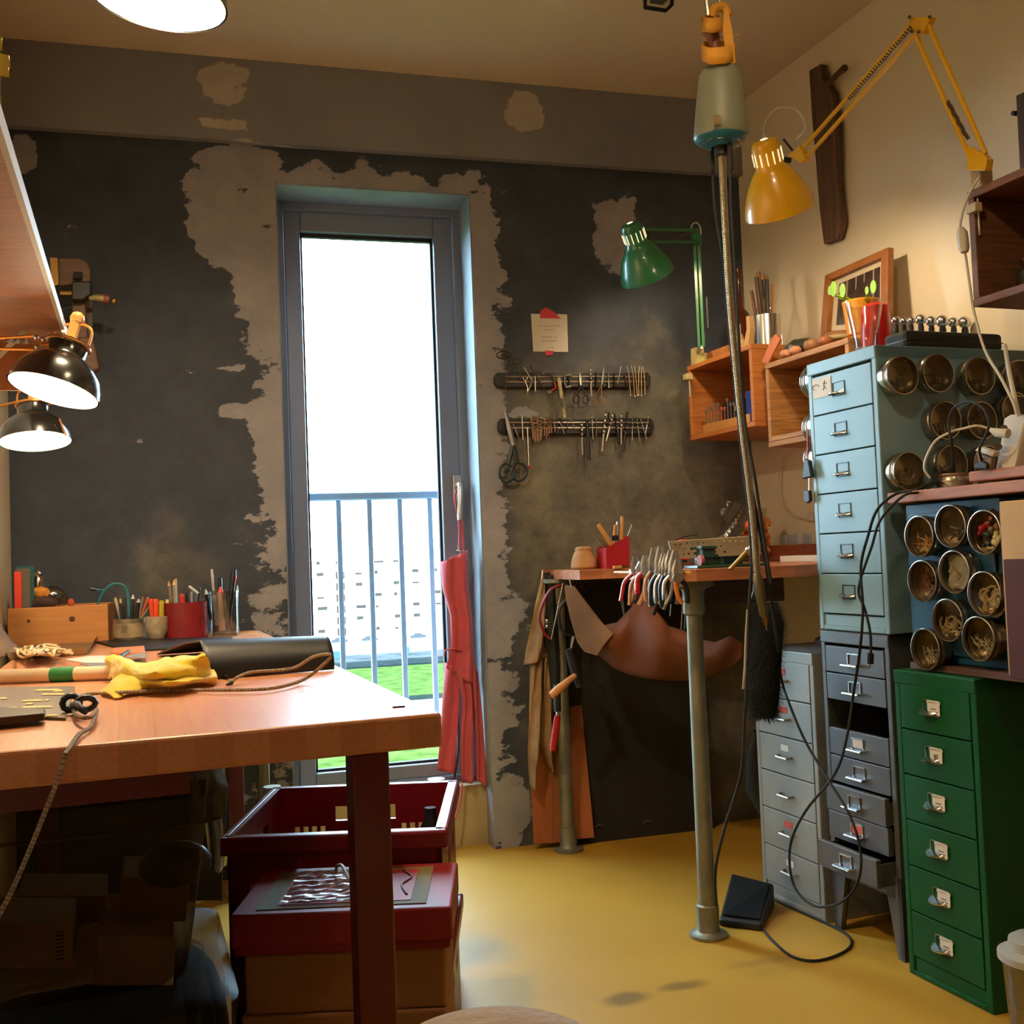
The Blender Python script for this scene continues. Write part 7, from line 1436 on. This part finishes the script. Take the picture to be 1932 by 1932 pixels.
# power strip and its plugs
ps = thing('power_strip', 'white power strip leaning upright on the rosy plank with plugs in it', 'power strip', PW(1895, 885, .41))
f0 = [PW(1877, 888, .43), PW(1912, 888, .43), PW(1936, 790, .40), PW(1930, 782, .40), PW(1905, 782, .40), PW(1893, 790, .40), PW(1890, 820, .41)]
part('body', MB().prism(f0, -WN*.030), WHITE, ps, bevel=.004)
for x, y in ((1894, 808), (1884, 843)): part('socket', MB().cyl(PW(x, y, .427), PW(x, y, .433), .007, 14), mat('socket_dark', (84, 62, 44), .6), ps)
t = thing('plug', 'white plug pushed into the upper socket of the power strip', 'plug', PW(1875, 815, .44)); part('body', MB().tube([PW(1902, 818, .435), PW(1880, 816, .44), PW(1868, 810, .44)], [.010, .009, .004], 10), WHITE, t)
part('cord', MB().tube(smooth([PW(1868, 810, .44), PW(1845, 803, .45), PW(1820, 808, .46), PW(1795, 815, .47), PW(1765, 832, .48), PW(1748, 862, .49), PW(1744, 885, .49), PW(1755, 902, .48)]), .0026, 6), WHITE, t)
t = thing('plug', 'angled white plug in the lower socket of the power strip', 'plug', PW(1870, 855, .44)); part('body', MB().prism([PW(1858, 842, .44), PW(1888, 852, .44), PW(1884, 862, .44), PW(1850, 850, .44)], WN*.016), WHITE, t, bevel=.002); part('head', MB().prism([PW(1850, 852, .44), PW(1880, 864, .44), PW(1876, 888, .44), PW(1856, 880, .44)], WN*.012), mat('grey_plug', (120, 100, 80), .5), t, bevel=.003)
solo('black_plug', MB().prism([PW(1850, 885, .44), PW(1876, 885, .44), PW(1876, 874, .44), PW(1868, 870, .44), PW(1855, 873, .44)], WN*.02), BLACK, 'black plug lying at the foot of the power strip', 'plug', bevel=.003)
cord('thick white mains cable rising behind the black case to the power strip', [PW(1896, 652, .30), PW(1902, 690, .38), PW(1912, 740, .41), PW(1922, 785, .41)], .0045, WHITE, 'mains_cable')
cord('black cable loop in front of the tins above the rosy board', [PW(1800, 893, .36), PW(1796, 840, .47), PW(1790, 800, .48), PW(1800, 770, .48), PW(1830, 758, .48), PW(1856, 772, .48), PW(1866, 800, .48), PW(1858, 825, .48), PW(1848, 850, .47), PW(1856, 880, .44)], .0028, RUBBER, 'cable_loop')
# black tool hanging on the far side of the blue cabinet
t = thing('key_fob', 'black clip and pouch hanging at the far front corner of the blue cabinet', 'pouch', PW(1528, 950, .475))
part('pouch', MB().prism([PW(1524, 865, .478), PW(1532, 868, .478), PW(1538, 900, .478), PW(1520, 904, .478)], WN*.012), BLACK, t, bevel=.003); part('fob', MB().prism([PW(1522, 925, .478), PW(1532, 925, .478), PW(1534, 945, .478), PW(1528, 950, .478), PW(1521, 945, .478)], WN*.010), BLACK, t, bevel=.003)
part('strap', MB().tube([PW(1527, 902, .482), PW(1527, 926, .482)], .0016, 6), CHROME, t); part('ring', MB().tube([PW(1524, 810, .472), PW(1524, 868, .478)], .002, 6), REDP, t)
# tub at the right edge
t = thing('plastic_bucket', 'clear plastic bucket with a rounded lid at the floor beside the green cabinet', 'bucket', PZ(1960, 1905, 0)); c = WP(1.62, .52, 0); c = PD(1965, 1890, 1.95); c.z = 0
part('pail', MB().lathe([(0, .002), (.050, .002), (.052, .0), (.064, .17), (.062, .17), (.050, .005)], c, n=28), CLEARP, t); part('rim', MB().lathe([(.060, .168), (.070, .170), (.070, .182), (.060, .186)], c, n=28), mat('frosted_rim', (170, 168, 160), .35), t)
part('lid', MB().lathe([(.060, .186), (.052, .190), (.050, .206), (.040, .212), (0, .213)], c, n=28), MC['frosted_rim'], t)
# things between the bench and cabinets
t = thing('storage_bin', 'round dark bin with a carry handle standing on the silver cabinet', 'bin', WP(.85, .2, .668)); c = WP(.83, .22, .6685)
t2_ = part('drum', MB().lathe([(0, .002), (.115, .002), (.12, .0), (.12, .012), (.115, .018), (0, .020)], c, n=32), mat('brown_lid', (80, 62, 44), .6), t)
part('handle', MB().tube(smooth([c+WU*-.035+V((0, 0, .018)), c+WU*-.035+V((0, 0, .045)), c+WU*.035+V((0, 0, .045)), c+WU*.035+V((0, 0, .018))], 8), .005, 8), BLACK, t)
solo('dark_coat', MB().tube([PW(1428, 1380, .40), PW(1424, 1440, .40), PW(1426, 1490, .40), PW(1440, 1535, .40)], [.012, .026, .03, .012], 14), mat('dark_rubber_tyre', (20, 19, 18), .8), 'dark rounded sack behind the black furry brush', 'sack')
